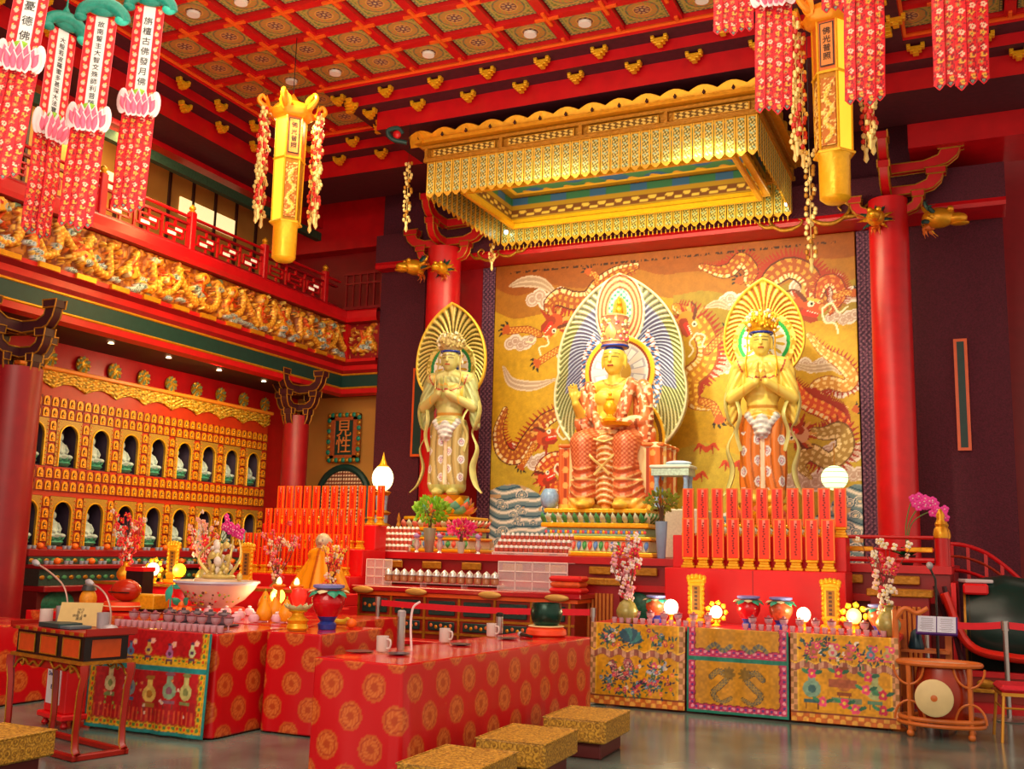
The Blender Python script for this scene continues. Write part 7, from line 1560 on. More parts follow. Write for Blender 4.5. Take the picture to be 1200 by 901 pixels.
MB().lathe([(.001, 0), (.17, .0), (.195, .02), (.19, .06), (.16, .085), (.001, .085)], 28).build('cushion', mat('orange_red_cushion', 'e84818'), bw); MB().lathe([(.155, .083), (.175, .093), (.16, .10), (.13, .10)], 28).build('cushion_rim', mat('cream_piping', 'e8d8a0'), bw)
MB().lathe([(.08, .10), (.12, .11), (.145, .16), (.155, .22), (.14, .30), (.135, .31), (.128, .31), (.14, .22), (.12, .12), (.001, .11)], 28).build('bowl', mat('green_bronze', '0c3c30', .25, .4, .4, 10), bw)
x, y, z = onr(462, 722)
# cushion stack on the corner of the carved table and a lower red book-stand
q = P(663, 700, Y=11.9); t = thing('cushion_stack', 'stack of three striped red and gold cushions at the right end of the carved table', 'cushions', (q.x, 12.0, 1.10))
for k in range(3): MB().bc(0, 0, .035+.07*k, .42-.03*(k % 2), .3, .066, 0, None, .025).build('cushion', mat('striped_cushion', 'd85820', .5, 0, .5, 16) if k % 2 else VR, t)
# ================================================================ altar goods on the long altar
GLS = mat('violet_glass', 'd8b8c8', .08, 0, .1, 10, alpha=.55); LIQ = mat('dark_red_liquid', '6c1c28', .2, 0, .3, 20)
gob = MB().lathe([(.035, 0), (.036, .004), (.008, .012), (.007, .05), (.03, .062), (.042, .085), (.044, .115), (.040, .115), (.036, .085), (.001, .07)], 14, 0).lathe([(.001, .075), (.034, .086), (.038, .100), (.001, .101)], 14, 1).lathe([(.02, .10), (.045, .118), (.05, .124), (.02, .128), (.016, .14), (.001, .15)], 12, 2)
gob_me = gob.mesh('lidded_goblet', [GLS, LIQ, mat('dark_plum_lid', '8c4458', .3, 0, .3, 20)])
cupg = MB().lathe([(.022, 0), (.026, .006), (.03, .06), (.027, .06), (.023, .01), (.001, .008)], 12, 0).lathe([(.001, .012), (.024, .014), (.026, .04), (.001, .041)], 12, 1).mesh('small_glass', [GLS, mat('pink_water', 'e8b0b0', .1)])
rs = np.random.RandomState(6)
for k in range(18):
    if k in (7, 8): continue
    x = AX0+.28+(AX1-AX0-.45)*k/17
    tag(obj('lidded_goblet', gob_me, None, (x, 11.02+.01*rs.randn(), AZ-.004)), 'lidded plum glass goblet in the long row along the back of the altar front edge', 'goblet', 'goblets on the long altar')
    for q in (-.05, .03): tag(obj('small_glass', cupg, None, (x+q, 10.90, AZ-.004)), 'small clear glass in the front row on the long altar', 'glass', 'small glasses on the long altar')
def ginger(label, loc, body, s_=1.):
    t = thing('ginger_jar', label, 'jar', loc, 0, 'painted ginger jars'); t.scale = (s_,)*3
    MB().lathe([(.07, 0), (.075, .04), (.055, .06), (.08, .10), (.125, .18), (.13, .24), (.09, .30), (.085, .32)], 24, 0, None, None, [1, 1, 1, 0, 0, 0, 0]).build('body', [body, mat('cobalt_foot', '243c9c', .3, 0, .6, 30)], t)
    cl = MB()
    for k in range(9): a = k*.698; d = Vector((math.cos(a), math.sin(a), 0)); cl.petal(d*.08+Vector((0, 0, .305)), d*.17+Vector((0, 0, .25+.03*(k % 2))), .045, .02, k % 2, None, d+Vector((0, 0, 1)))
    cl.build('leaf_collar', [mat('jade_green_leaf', '2c9c7c', .35), mat('cream_leaf', 'd8d0a0', .4)], t)
    MB().lathe([(.095, .31), (.125, .325), (.125, .345), (.095, .35), (.001, .352)], 24).build('lid', mat('lilac_blue_lid', '7c84d0', .3, 0, .2, 20), t)
RJ = mat('red_jar_glaze', 'c81420', .2, 0, .2, 10); MJ = mat('multicolour_jar', 'c85030', .25, 0, 1.0, 24)
for k, (px, lab, bm) in enumerate(((877, 'red ginger jar with green leaf collar, left of the centre pair on the long altar', RJ), (915, 'ginger jar with leaf collar, right of the centre pair on the long altar', MJ), (768, 'painted ginger jar near the left end of the long altar', MJ), (1030, 'painted ginger jar near the right end of the long altar', MJ))):
    q = P(px, 725, Y=11.2); ginger(lab, (q.x, 11.22, AZ-.004), bm, .95 if k < 2 else .85)
FLM = glow('lamp_glass_glow', 'fff8d0', 9, 'fff0a0')
def altar_lamp(label, loc, s_=1., pw=7, ring_=False, tint='ffe890'):
    t = thing('oil_lamp', label, 'lamp', loc, 0, 'glowing altar lamps'); t.scale = (s_,)*3
    MB().lathe([(.05, 0), (.055, .01), (.02, .03), (.018, .07), (.05, .09)], 16).build('foot', GOLDB, t); MB().ell((0, 0, .155), (.068, .068, .072), 0, 18, 10).build('glowing_globe', glow('globe_'+tint, tint, 3.0, tint), t)
    if ring_:
        fr_ = MB()
        for k in range(9): a = k*.698; d = Vector((math.cos(a), 0, math.sin(a))); fr_.petal(d*.08+Vector((0, .02, .155)), d*.135+Vector((0, .02, .155)), .03, .01, 0, None, (0, -1, 0))
        fr_.build('flame_frame', GOLDB, t)
    light('lamp_glow', 'POINT', (loc[0], loc[1]-.12*s_, loc[2]+.17*s_), pw, (1, .8, .42), size=.06)
for k, (px, py, lab, s_, rg, tt) in enumerate(((785, 722, 'round glowing lamp left of the left gold tablet on the long altar', 1.15, 0, 'e0ffd8'), (838, 722, 'glowing lamp with gold flame frame left of the red jar', .95, 1, 'fff8c0'), (941, 728, 'round glowing lamp right of the painted jars', 1.05, 0, 'ffffd0'), (1000, 730, 'yellow glowing lamp with frame near the right end of the altar', 1.1, 1, 'fff060'))):
    q = P(px, 728, Y=11.15); altar_lamp(lab, (q.x, 11.2, AZ-.004), s_, 7, rg, tt)
def gold_tablet(label, loc, s_=1.):
    t = thing('gilded_tablet', label, 'tablet', loc, 0, 'upright gilded tablets'); t.scale = (s_,)*3
    MB().bc(0, 0, .03, .22, .14, .06, 0, None, .015).bc(0, 0, .085, .16, .1, .05, 0, None, .015).build('base', GOLDB, t)
    b_ = MB().bc(0, 0, .29, .17, .05, .38, 0, None, .015).bc(0, 0, .48, .22, .07, .06, 0, None, .02)
    for k in range(5): b_.ell(((k-2)*.045, -.01, .515+.02*math.cos((k-2)*.7)), (.03, .03, .035))
    for sg in (-1, 1):
        for k in range(7): b_.ell((sg*.082, -.02, .12+.055*k), (.02, .02, .028))
    b_.build('frame', GOLDB, t); MB().bc(0, -.028, .29, .09, .008, .28).build('panel', mat('dark_amber_panel', '9c6814', .4, .2, .3, 30), t)
    g = MB(); rs = np.random.RandomState(4)
    for k in range(6): g.bc(0, -.034, .40-.045*k, .035, .004, .028, 0)
    g.build('characters', mat('deep_brown', '4c2808', .5), t)
for px, lab in ((815, 'left gilded tablet before the red cabinet on the long altar'), (973, 'right gilded tablet before the red cabinet on the long altar')):
    q = P(px, 715, Y=11.45); gold_tablet(lab, (q.x, 11.5, AZ-.004), .95)
# ================================================================ goods on the left tables
ZT = .849
def onl(px, py, Y_): q = P(px, py, Y=Y_); return (q.x, Y_, ZT)
b0 = P(254, 690, Y=9.1)
bp = thing('large_bowl', 'wide white porcelain bowl with painted flowers on a red cushion', 'bowl', (b0.x, 9.1, ZT))
MB().lathe([(.001, 0), (.30, 0), (.34, .03), (.30, .07), (.001, .07)], 30).build('cushion', mat('red_silk_cushion', 'e01c14', .4), bp)
MB().lathe([(.18, .07), (.20, .09), (.30, .15), (.40, .26), (.43, .31), (.44, .325), (.46, .33), (.455, .35), (.43, .35), (.40, .30), (.001, .28)], 36, 0, None, None, [0]*4+[1]*3+[0]*3).build('bowl', [mat('painted_porcelain', 'e0d0c0', .25, 0, .12, 5), mat('pale_blue_rim', 'b8c4dc', .3)], bp)
ptn = MB(); rs = np.random.RandomState(8)
for k in range(70):
    a = -PI/2+rs.randn()*.55; tt = rs.rand(); r = .235+tt*.155; z = .105+tt*.14; s_ = .008+.012*rs.rand(); ptn.ell((r*1.0*math.cos(a), r*math.sin(a)*1.0, z), (s_, .012, s_), rs.randint(4), 6, 4)
f_ = ptn.build('painted_blossom', [mat('petal_d82840', 'd82840'), mat('leaf_7cc028', '7c9c28'), mat('petal_f0d040', 'e0b838'), mat('bark_6c3828', '6c3828')], bp); f_['kind'] = 'stuff'
MB().lathe([(.001, .30), (.25, .30), (.26, .33), (.24, .37), (.001, .375)], 28).build('marble_slab', mat('cream_marble', 'd8c0a0', .4, 0, .2, 8), bp)
cv_ = MB(); rs = np.random.RandomState(12)
for k in range(46):
    z = rs.rand()**1.2; w_ = .17*(1-z*.45); cv_.ell((w_*rs.randn()*.5, .05*rs.randn(), z*.36+.02), (.02+.03*rs.rand(), .03, .02+.03*rs.rand()), int(rs.rand() > .6), 8, 6)
for k in range(5): a = (k-2)*.4; cv_.tube(bez([(a*.2, 0, .05), (a*.35, -.02, .2), (a*.3+.03, 0, .32), (a*.2+.08, 0, .42)], 12), [.02*(1-.6*i/12) for i in range(13)], 6)
cv_.lathe([(.17, 0), (.18, .02), (.15, .04), (.001, .04)], 16)
tag(cv_.build('carved_figure_group', [mat('pale_gold_carving', 'd8c878', .4, .3, .3, 20), mat('silver_white_carving', 'e8e4d8', .4)], None, (b0.x+.02, 9.1, ZT+.376)), 'intricate pale gold carving standing on the slab of the large bowl', 'sculpture')
for k, (px, py, s_, cc, lab) in enumerate(((145, 678, .95, ['e02828', 'f04c50', 'f0d8d0'], 'gold vase of bright red blossom branches left of the round lamps'), (237, 688, .9, ['e82838', 'f8e0d0', 'f0b0a0'], 'vase of red and white blossoms behind the large bowl'))):
    q = P(px, py, Y=10.3); blossom_vase(lab, (q.x, 10.32, 1.08), .26, GOLD if k == 0 else CELV, .62, .24, cc, 80, 20+k, .11, nb=9)
q = P(322, 690, Y=10.9); blossom_vase('vase with budding pink branches before the left tablet stand', (q.x, 10.92, ZT), .34, CELV, .75, .26, ['e88090', 'f0d8b8', 'e04858'], 40, 25, .12, nb=9)
fx0 = P(306, 690, Y=10.6).x; fx1 = P(402, 690, Y=10.9).x; sd = thing('flower_plinth', 'red plinth behind the wide rear table carrying blossom vases', 'plinth', (fx0, 11.02, 0)); MB().box(-.05, fx1-fx0, -.3, .05, 0, ZT-.002, 0, None, .01).build('block', VR, sd)
q = P(388, 682, Y=10.9); blossom_vase('red vase of pink and orange blossom twigs before the draped yellow figure', (q.x, 10.9, ZT), .22, VR, .60, .24, ['e8304c', 'f4c850', 'f0e0c8', 'e86030'], 60, 27, .12, nb=9)
for k, (px, lab) in enumerate(((175, 'left round glowing lamp with red frame among the left offerings'), (206, 'right round yellow glowing lamp among the left offerings'), (326, 'glowing yellow lamp right of the large bowl'))):
    q = P(px, 680, Y=10.1); altar_lamp(lab, (q.x, 10.15, 1.08) if k < 2 else (P(px, 690, Y=9.4).x, 9.4, ZT+.02), 1.15, 6, k == 0, ('ffffc0', 'ffe820', 'fff050')[k])
for k, (px, lab) in enumerate(((198, 'left gilded tablet above the round lamps on the red step'), (285, 'gilded tablet right of the carved figure group'))):
    q = P(px, 685, Y=10.35); gold_tablet(lab, (q.x, 10.4, 1.08) if k == 0 else (q.x, 10.4, 1.08), .95)
# yellow figure draped in a cape
q = P(378, 668, Y=11.35); fg = thing('draped_figure', 'small figure wrapped in a bright yellow-orange cape before the tablets', 'statue', (q.x, 11.35, ZT+.15)); fg.scale = (1.45, 1.0, 1.1)
pr_ = [('c', (0, 0, .05), (0, 0, .38), .27, .14, 1), ('c', (-.12, -.05, .05), (-.06, 0, .35), .17, .1, 1), ('c', (.12, -.05, .05), (.06, 0, .35), .17, .1, 1), ('e', (0, 0, .44), (.16, .12, .1), None, 1), ('e', (0, -.02, .60), (.075, .08, .095), None, 2), ('c', (0, 0, .5), (0, -.01, .56), .05, .05, 2), ('c', (0, -.10, .61), (0, -.105, .59), .014, .018, 2), ('e', (-.078, 0, .6), (.012, .02, .03), None, 2), ('e', (.078, 0, .6), (.012, .02, .03), None, 2)]
def fpaint(v, nm, tg):
    col = np.zeros((len(v), 3)); col[tg == 1] = lin('f0a008'); col[tg == 2] = lin('c8b89c'); x, y, z = v.T; f = np.sin(np.arctan2(x, -y)*11+z*4); dis = np.where(tg == 1, .012*f*np.clip(1-z*1.8, 0, 1), 0); col[(tg == 1) & (np.abs(x) < .014) & (y < 0)] = lin('b85c08')
    h_ = tg == 2
    for sg in (-1, 1): col[h_ & (np.hypot(x-sg*.028, z-.61) < .009) & (y < -.04)] = lin('302018')
    col[h_ & (np.abs(x) < .018) & (np.abs(z-.565) < .005) & (y < -.04)] = lin('903828'); return col, dis
figure('body', pr_, .013, fpaint, fg, STAT)
tag(MB().box(-.4, .4, -.25, .25, 0, .15, 0, None, .01).box(-.4, .4, -.25, .25, -ZT, 0, 0, None, .01).build('red_pedestal', VR, None, (q.x, 11.35, ZT)), 'red block under the yellow-caped figure', 'plinth')
t = thing('ginger_jar_table_goods', '', 'x'); bpy.data.objects.remove(t)
q = P(383, 737, Z=ZT); ginger('large red ginger jar with blue foot and green leaves on the small side table', (q.x, q.y+.0, ZT), RJ, 1.15)
q = P(352, 738, Z=ZT); t = thing('lotus_candle_holder', 'tall gold and green tiered lotus lamp beside the large ginger jar', 'candle holder', (q.x, q.y-.05, ZT))
MB().lathe([(.08, 0), (.10, .02), (.085, .06), (.10, .09), (.06, .12), (.05, .15), (.09, .17), (.03, .2)], 20).build('base', GOLDB, t)
pt = MB()
for k in range(8): a = k*.785; d = Vector((math.cos(a), math.sin(a), 0)); pt.petal(d*.05+Vector((0, 0, .17)), d*.13+Vector((0, 0, .235)), .04, .02, 0, None, d+Vector((0, 0, -.4)))
pt.build('lotus_petals', mat('pearl_green_petal', 'c8dca0', .4, 0, .2, 20), t); MB().lathe([(.001, .2), (.05, .22), (.075, .30), (.06, .36), (.001, .38)], 16).build('red_glass', mat('glowing_red_glass', 'e02818', .3, 0, .2, 10, emit=.6), t)
pear = MB().lathe([(.001, 0), (.06, .01), (.085, .06), (.07, .12), (.035, .18), (.02, .215), (.001, .22)], 16, 0).cyl(0, 0, .215, .25, .006, 6, 1).mesh('golden_pear', [mat('golden_fruit', 'f4a010', .4, 0, .15, 20), LEAFG])
for k, (px, py) in enumerate(((309, 728), (322, 724), (335, 729), (318, 716), (330, 714))):
    q = P(px, py, Z=ZT); tag(obj('golden_fruit', pear, None, (q.x+.0, min(q.y, 9.9), ZT if k < 3 else ZT)), 'large golden pear-shaped fruit, %s of the pile right of the bowl' % ('front left', 'front middle', 'front right', 'back left', 'back right')[k], 'fruit', 'golden fruits right of the bowl')
    bpy.data.objects[-1] if False else None
lcd = MB().lathe([(.05, 0), (.055, .02), (.02, .04), (.018, .28), (.06, .30), (.075, .33), (.06, .345), (.001, .34)], 16, 0).lathe([(.02, .345), (.03, .36), (.02, .40), (.001, .42)], 10, 1).mesh('butter_lamp', [mat('orange_brass', 'f07c14', .3, .2, .2, 10), glow('flame_yellow', 'fff0b0', 3.5, 'ffe080')])
for k, (px, lab) in enumerate(((304, 'left'), (325, 'right'))): q = P(px, 715, Y=8.7); tag(obj('butter_lamp', lcd, None, (q.x+.0, 9.0, ZT)), 'tall orange brass butter lamp, %s of two right of the bowl' % lab, 'lamp', 'tall butter lamps')
tag(obj('orange', orange_me, None, tuple(Vector((P(413, 736, Z=ZT).x, P(413, 736, Z=ZT).y-.02, ZT)))), 'orange on the right corner of the small side table', 'orange', 'fruit by the ginger jar'); 
q = P(399, 733, Z=ZT); tag(MB().tube(bez([(-.07, 0, .03), (-.03, 0, .02), (.04, 0, .025), (.09, .01, .06)], 12), [.01]+[.026]*11+[.008], 8).build('banana', mat('banana_yellow', 'd8c028', .5, 0, .2, 20), None, (q.x-.01, q.y+.02, ZT+.012)), 'yellow-green banana between the ginger jar and the orange', 'fruit')
rs = np.random.RandomState(9)
for k in range(9):
    x = -7.05+.135*k; tag(obj('lidded_goblet', gob_me, None, (x, 7.32+.02*rs.randn(), ZT)), 'lidded plum glass goblet in the row on the left offering table', 'goblet', 'goblets on the left offering table')
    for q in (-.035, .035): tag(obj('small_glass', cupg, None, (x+q, 7.17, ZT)), 'small clear glass in the front row on the left offering table', 'glass', 'small glasses on the left offering table')
pk = MB().lathe([(.001, 0), (.045, .005), (.055, .04), (.04, .07), (.001, .085)], 10, 0).ell((0, 0, .09), (.02, .02, .012), 1, 8, 5).mesh('pink_sweet', [mat('pink_wrapped', 'f0b8c8', .4, 0, .3, 30), mat('white_twist', 'f4f0f0', .4)])
for k in range(16):
    q = P(228+8*k-(k % 2)*3, 729-(k % 3)*4, Z=ZT); x, y = q.x, q.y
    if x > -5.95: y = min(y, 8.5)
    tag(obj('wrapped_sweet', pk, None, (x, y, ZT)), 'pink and white wrapped sweet in the pile before the large bowl', 'sweet', 'wrapped sweets')
q = P(177, 704, Y=9.0); tag(MB().box(-.24, .24, -.12, .12, 0, .18, 0, None, .01).box(-.25, .25, -.13, .13, .0, .03, 1).build('gold_box', [mat('yellow_brocade_box', 'e0a010', .45, 0, .5, 30), BLACK], None, (q.x, 8.9, ZT)), 'yellow brocade box among the left offerings', 'box')
q = P(205, 712, Y=8.3); t = thing('fruit_dish', 'dish of small oranges and green leaves on the left offering table', 'dish', (q.x, 8.4, ZT)); MB().lathe([(.06, 0), (.14, .03), (.15, .045), (.001, .03)], 20).build('dish', WHITE, t)
fr_ = MB(); [fr_.ell((.07*math.cos(a), .07*math.sin(a), .07), .038) for a in np.linspace(0, 5.2, 6)]; fr_.ell((0, 0, .12), .04).petal((.02, 0, .13), (.12, -.05, .2), .04, .02, 1).petal((-.02, 0, .13), (-.1, -.05, .19), .04, .02, 1); fr_.build('fruit', [mat('orange_fruit', 'f07010'), mat('jade_green_leaf', '2c9c7c')], t)
q = P(163, 728, Y=7.9); t = thing('glass_tray', 'dark glass tray of stacked lidded jars on the left offering table', 'tray', (-6.75, 7.75, ZT)); MB().box(-.35, .45, -.12, .12, 0, .02, 0, None, .005).build('tray', SAU, t)
for k in range(5): MB().lathe([(.05, .02), (.06, .03), (.06, .10), (.065, .105), (.05, .125), (.02, .13), (.02, .145), (.001, .15)], 16).build('jar', mat('smoky_glass_jar', '5c4c58', .2, 0, .5, 20), t, (-.27+.16*k, 0, 0))
# turquoise parrot-like ribbon bow and red pepper string: silk ornament
q = P(197, 700, Y=8.9); t = thing('silk_ornament', 'turquoise and red silk flower ornament left of the large bowl', 'ornament', (P(200, 700, Y=8.75).x, 8.75, ZT)); MB().cyl(0, 0, 0, .3, .01, 6).petal((0, 0, .28), (-.06, 0, .12), .05, .02, 0).petal((.02, 0, .29), (.14, 0, .27), .03, .02, 0).petal((.04, 0, .26), (.22, 0, .1), .06, .03, 1).ell((.12, 0, .12), (.09, .05, .08), 1).build('silk', [mat('turquoise_silk', '2cc0a8'), VR], t)
# ================================================================ right side: drum rack, stands, ropes, large drum, chair
r0 = P(1100, 866, Z=0)
dr = thing('rattan_drum_stand', 'oval rattan stand holding a round drum and pale gong, right of the long altar', 'drum stand', (r0.x+.02, r0.y+.18, 0)); RTN = mat('rattan', 'c86c28', .4, 0, .25, 14); RY_ = .22; RX_ = .36; HT = .655
def oval(rx, ry, z, n=36): return [(rx*math.cos(2*PI*i/n), ry*math.sin(2*PI*i/n), z) for i in range(n)]
MB().tube(oval(RX_, RY_, HT), .024, 8, 0, None, True).build('top_ring', RTN, dr); MB().tube(oval(RX_, RY_, .16), .022, 8, 0, None, True).tube(oval(RX_*1.03, RY_*1.03, .115), .02, 8, 0, None, True).build('bottom_ring', RTN, dr)
MB().lathe([(.001, 0), (1, 0), (1, .012), (.001, .012)], 36, 0, TZ(0, 0, HT-.012) @ Matrix.Diagonal((RX_-.02, RY_-.02, 1, 1))).build('glass_top', mat('pale_glass_top', 'c8d0b8', .1, 0, .1, 5), dr)
for sx in (-1, 1):
    for sy in (-1, 1):
        x, y = sx*RX_*.72, sy*RY_*.68
        MB().tube([(x, y, .04), (x, y, HT-.02)], .022, 8).ell((x, y, .03), .035, 0, 10, 6).build('leg', RTN, dr)
for sx in (-1, 1):
    a = MB(); q = [(sx*(RX_*.72+.13*math.cos(t_)), -RY_*.72, HT-.02-.0-.17*math.sin(t_)) for t_ in np.linspace(0, PI, 14)]; a.tube(q, .012, 6); q = [(sx*(RX_*.72)+.13*math.cos(t_), -RY_*.72, .15+.17*math.sin(t_)) for t_ in np.linspace(0, PI, 14)]; a.tube(q, .012, 6); a.build('curved_braces', RTN, dr)
MB().lathe([(.21, 0), (.235, .12), (.245, .24), (.235, .36), (.21, .48)], 32, 0, TZ(.02, .03, .145)).build('barrel', mat('red_drum_wood', '9c2c10', .25, 0, .4, 6), dr)
t = thing('pale_gong', 'pale round hand gong leaning inside the rattan stand', 'gong', (r0.x-.02, r0.y-.09, .205)); MB().lathe([(.15, -.01), (.165, 0), (.165, .03), (.15, .04), (.001, .036)], 32, 0, TZ(0, 0, .165) @ RX(PI/2)).lathe([(.03, .038), (.001, .044)], 16, 1, TZ(0, 0, .165) @ RX(PI/2)).build('disc', [mat('cream_skin', 'd8c890', .5, 0, .15, 10), RTN], t)
# tall orange pole in front of the altar corner
q = P(1055, 852, Z=0); pt_ = thing('bell_post', 'tall orange wooden post with a gourd-shaped gong hook at the right altar corner', 'post', (q.x, q.y-.2, 0)); qz = P(1055, 715, Y=q.y-.2).z
MB().tube([(0, 0, 0), (0, 0, qz)], [.036, .03], 12).build('pole', RTN, pt_); MB().tube(bez([(0, 0, qz-.08), (.09, 0, qz+.02), (.2, 0, qz-.02), (.30, 0, qz+.03)], 16), [.03]*4+[.022]*20, 8).build('hook_arm', RTN, pt_)
MB().lathe([(.07, 0), (.08, .02), (.035, .06), (.03, .12)], 14).build('collar', RTN, pt_, (0, 0, 0))
q = P(1094, 800, Y=11.6); q2 = P(1098, 733, Y=11.35)
tn = thing('small_wooden_stand', 'small orange wooden stand with a bell behind the rattan drum stand', 'stand', (P(1085, 790, Y=11.5).x, 11.55, 0)); MB().bc(-.2, 0, .5, .06, .06, 1.0).build('post', RTN, tn); MB().bc(.22, 0, .5, .06, .06, 1.0).build('post', RTN, tn); MB().bc(0, 0, .70, .46, .28, .03).build('shelf', RTN, tn)
tag(MB().lathe([(.075, 0), (.08, .02), (.06, .10), (.05, .16), (.02, .19), (.001, .2)], 18).build('hand_bell', mat('dark_blue_bronze', '183c4c', .3, .3), None, (P(1085, 790, Y=11.5).x-.08, 11.5, .716)), 'dark bronze bell on the small stand behind the rattan stand', 'bell')
es = thing('music_stand', 'music stand holding an open pale sheet, right of the long altar', 'music stand', (q2.x, 11.3, 0)); MB().cyl(0, .04, .02, q2.z-.08, .014, 8).build('pole', BLACK, es); MB().tube([(0, .04, .2), (-.15, -.05, .01)], .01, 6).tube([(0, .04, .2), (.15, -.05, .01)], .01, 6).tube([(0, .04, .2), (0, .22, .01)], .01, 6).build('tripod_feet', BLACK, es)
MB().bc(0, 0, 0, .38, .02, .24, 0, TZ(0, 0, q2.z) @ RX(R(-48))).build('desk', mat('violet_desk', '4c2478', .4), es); MB().bc(-.09, -.015, .005, .17, .006, .215, 0, TZ(0, 0, q2.z) @ RX(R(-48)) ).bc(.09, -.015, .005, .17, .006, .215, 0, TZ(0, 0, q2.z) @ RX(R(-48))).build('open_sheets', mat('pale_blue_paper', 'c8d4ec', .6), es)
g = MB()
for k in range(9):
    for sg in (-1, 1): g.bc(sg*.09, -.0185, .08-.02*k, .11+.02*math.sin(k*3), .001, .004, 0, TZ(0, 0, q2.z) @ RX(R(-48)))
g.build('printed_lines', mat('grey_print', '586078', .6), es)['kind'] = 'stuff'
q = P(1088, 665, Y=11.7); ms_ = thing('stage_microphone', 'microphone on a thin black pole behind the music stand', 'microphone', (q.x+.06, 11.75, 0)); MB().tube([(0, 0, .02), (0, 0, q.z-.12), (-.05, 0, q.z)], .012, 8).lathe([(.12, 0), (.12, .02), (.02, .03)], 16).build('pole', BLACK, ms_); MB().ell((-.05, 0, q.z+.02), (.035, .035, .04)).build('grille', MIC, ms_)
# rope barriers
def stan(label, x, y, grp='rope barrier posts'):
    t = thing('barrier_post', label, 'barrier post', (x, y, 0), 0, grp); MB().lathe([(.16, 0), (.165, .008), (.15, .02), (.03, .035)], 24).build('base', STEEL, t); MB().cyl(0, 0, .03, .93, .025, 14).build('post', STEEL, t); MB().cyl(0, 0, .90, 1.0, .034, 16).build('belt_head', STEEL, t); return t
pL = P(694, 823, Z=0); pR = P(1183, 843, Z=0)
stan('steel barrier post between the centre table and the long altar', pL.x, pL.y); stan('steel barrier post at the right frame edge before the large drum', pR.x, pR.y-.1)
def belt(label, a, b_): tag(MB().tube([a, tuple((Vector(a)+Vector(b_))/2-Vector((0, 0, .02))), b_], .028, 8, 0, None, False, .12).build('barrier_belt', mat('red_belt', 'e0142c', .5, 0, .1, 10), None), label, 'belt', 'red barrier belts')
a = P(470, 722, Y=11.2)
def ribbon(label, a, b_):
    a, b_ = Vector(a), Vector(b_); mb = MB(); n = 12; pts = [a.lerp(b_, i/n)-Vector((0, 0, .03*math.sin(PI*i/n))) for i in range(n+1)]; vs = []; fs = []
    d = (b_-a).normalized(); s_ = Vector((-d.y, d.x, 0))*.004
    for p in pts: vs += [p-s_+Vector((0, 0, -.035)), p-s_+Vector((0, 0, .035)), p+s_+Vector((0, 0, .035)), p+s_+Vector((0, 0, -.035))]
    for i in range(n):
        for k in range(4): fs.append((i*4+k, i*4+(k+1) % 4, i*4+4+(k+1) % 4, i*4+4+k))
    mb.add(vs, fs, 0, None, False); tag(mb.build('barrier_belt', mat('red_belt', 'e0142c', .5, 0, .1, 10), None), label, 'belt', 'red barrier belts')
ribbon('red barrier belt running left from the post behind the centre table', (pL.x-.04, pL.y, .95), (-6.75, 11.1, .93)); ribbon('red barrier belt crossing before the large drum at right', (pR.x-.04, pR.y-.1, .955), (-.56, 12.3, .955)); ribbon('red barrier belt leaving the right frame edge', (pR.x+.04, pR.y-.1, .955), (1.6, 12.0, .955))
ps_ = stan('steel barrier post behind the left end of the centre table', -6.8, 11.1); stan('steel barrier post hidden behind the altar right corner', -.62, 12.3)
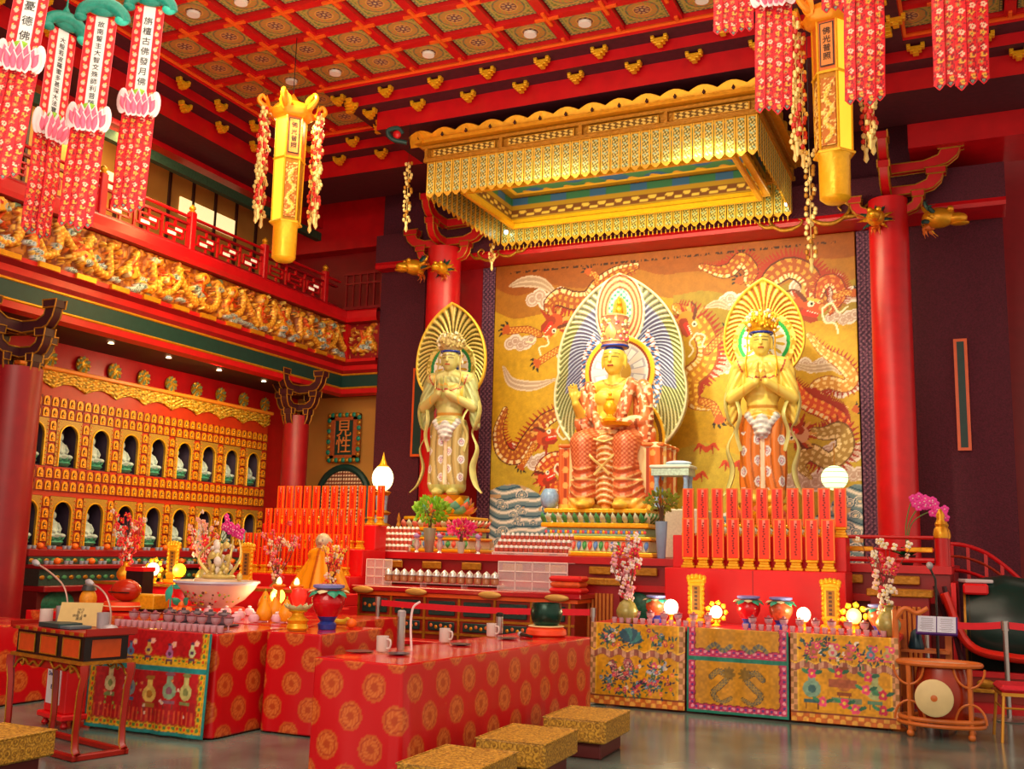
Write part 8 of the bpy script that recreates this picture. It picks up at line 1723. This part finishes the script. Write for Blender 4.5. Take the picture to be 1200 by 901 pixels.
# large drum on a red cradle
D0 = P(1168, 745, Y=13.2); ld = thing('large_drum', 'large dark green temple drum on a red and gold cradle at the right frame edge', 'drum', (.18, 13.22, 0))
MB().lathe([(.50, -.42), (.56, -.25), (.60, 0), (.56, .25), (.50, .42)], 36, 0, TZ(0, 0, .86) @ RY(PI/2)).lathe([(.505, -.43), (.505, -.38), (.52, -.37)], 36, 1, TZ(0, 0, .86) @ RY(PI/2)).build('barrel', [mat('dark_green_drum', '0c302c', .3, 0, .4, 5), GOLDD], ld)
cr_ = MB().bc(-.30, 0, 1.30, .26, .9, .12, 0, None, .02).bc(.45, 0, 1.30, .5, .9, .10, 0, None, .02); cr_.box(-.55, -.5, -.5, .5, .05, 1.36, 0).build('frame', [VR], ld)
MB().tube(bez([(-.62, -.62, 1.25), (-.4, -.64, .72), (0, -.66, .60), (.5, -.66, .60), (.9, -.66, .66)], 24), .10, 10, 0, None, False, .5).build('swag', mat('red_satin_swag', 'd8281c', .3, 0, .5, 6), ld)
MB().box(-.6, .9, -.64, .5, .0, .12).box(-.6, .9, -.66, -.6, .12, .38, 1).box(-.6, .9, -.68, -.6, .38, .44).box(-.6, .9, -.7, -.6, .22, .26, 2).build('cradle_base', [RED, mat('red_brown_panel', '8c2010'), GOLDD], ld)
cdm = MB()
for k in range(6): cdm.ell((-.5+.26*k, -.68, .31), (.09, .02, .05), 0, 10, 6)
cdm.build('gilt_bosses', GOLDD, ld)
MB().tube([(-.62, -.5, 1.32), (-.46, -.58, .45)], .03, 6).tube([(-.72, -.5, 1.32), (-.60, -.55, .9)], .025, 6).build('striped_struts', mat('dark_lacquer', '3a0c18'), ld)
tag(MB().bc(0, 0, .02, .3, .3, .04, 0, None, .01).build('folded_cloth', mat('pale_grey_cloth', 'c8c8d0', .7), None, (ld.location.x-.30, ld.location.y-.2, 1.365), (0, 0, .3)), 'folded pale grey cloth on top of the drum frame', 'cloth')
# red banquet chair cut by the right edge
c0 = P(1166, 868, Z=0); ch = thing('dining_chair', 'gold-legged chair with red padded seat at the right frame edge', 'chair', (c0.x+.26, c0.y+.18, 0), R(-82)); GL = mat('brass_tube', 'd89c38', .3, .6)
MB().bc(0, 0, .465, .46, .46, .07, 0, None, .03).build('seat', mat('crimson_upholstery', 'c8142c', .6), ch); MB().bc(0, 0, .42, .44, .44, .03).build('seat_frame', GL, ch)
for a in (-1, 1):
    for b_ in (-1, 1): MB().tube([(a*.2, b_*.2, .42), (a*.235, b_*.235, 0)], .014, 8).build('leg', GL, ch)
MB().tube([(-.21, -.21, .30), (.21, -.21, .30)], .01, 6).tube([(.21, -.21, .30), (.21, .21, .30)], .01, 6).build('stretcher', GL, ch); MB().tube([(.2, .21, .42), (.19, .27, .9)], .014, 8).tube([(-.2, .21, .42), (-.19, .27, .9)], .014, 8).build('back_frame', GL, ch); MB().bc(0, .26, .75, .4, .05, .3, 0, RX(R(-4)), .02).build('backrest', mat('crimson_upholstery', 'c8142c'), ch)
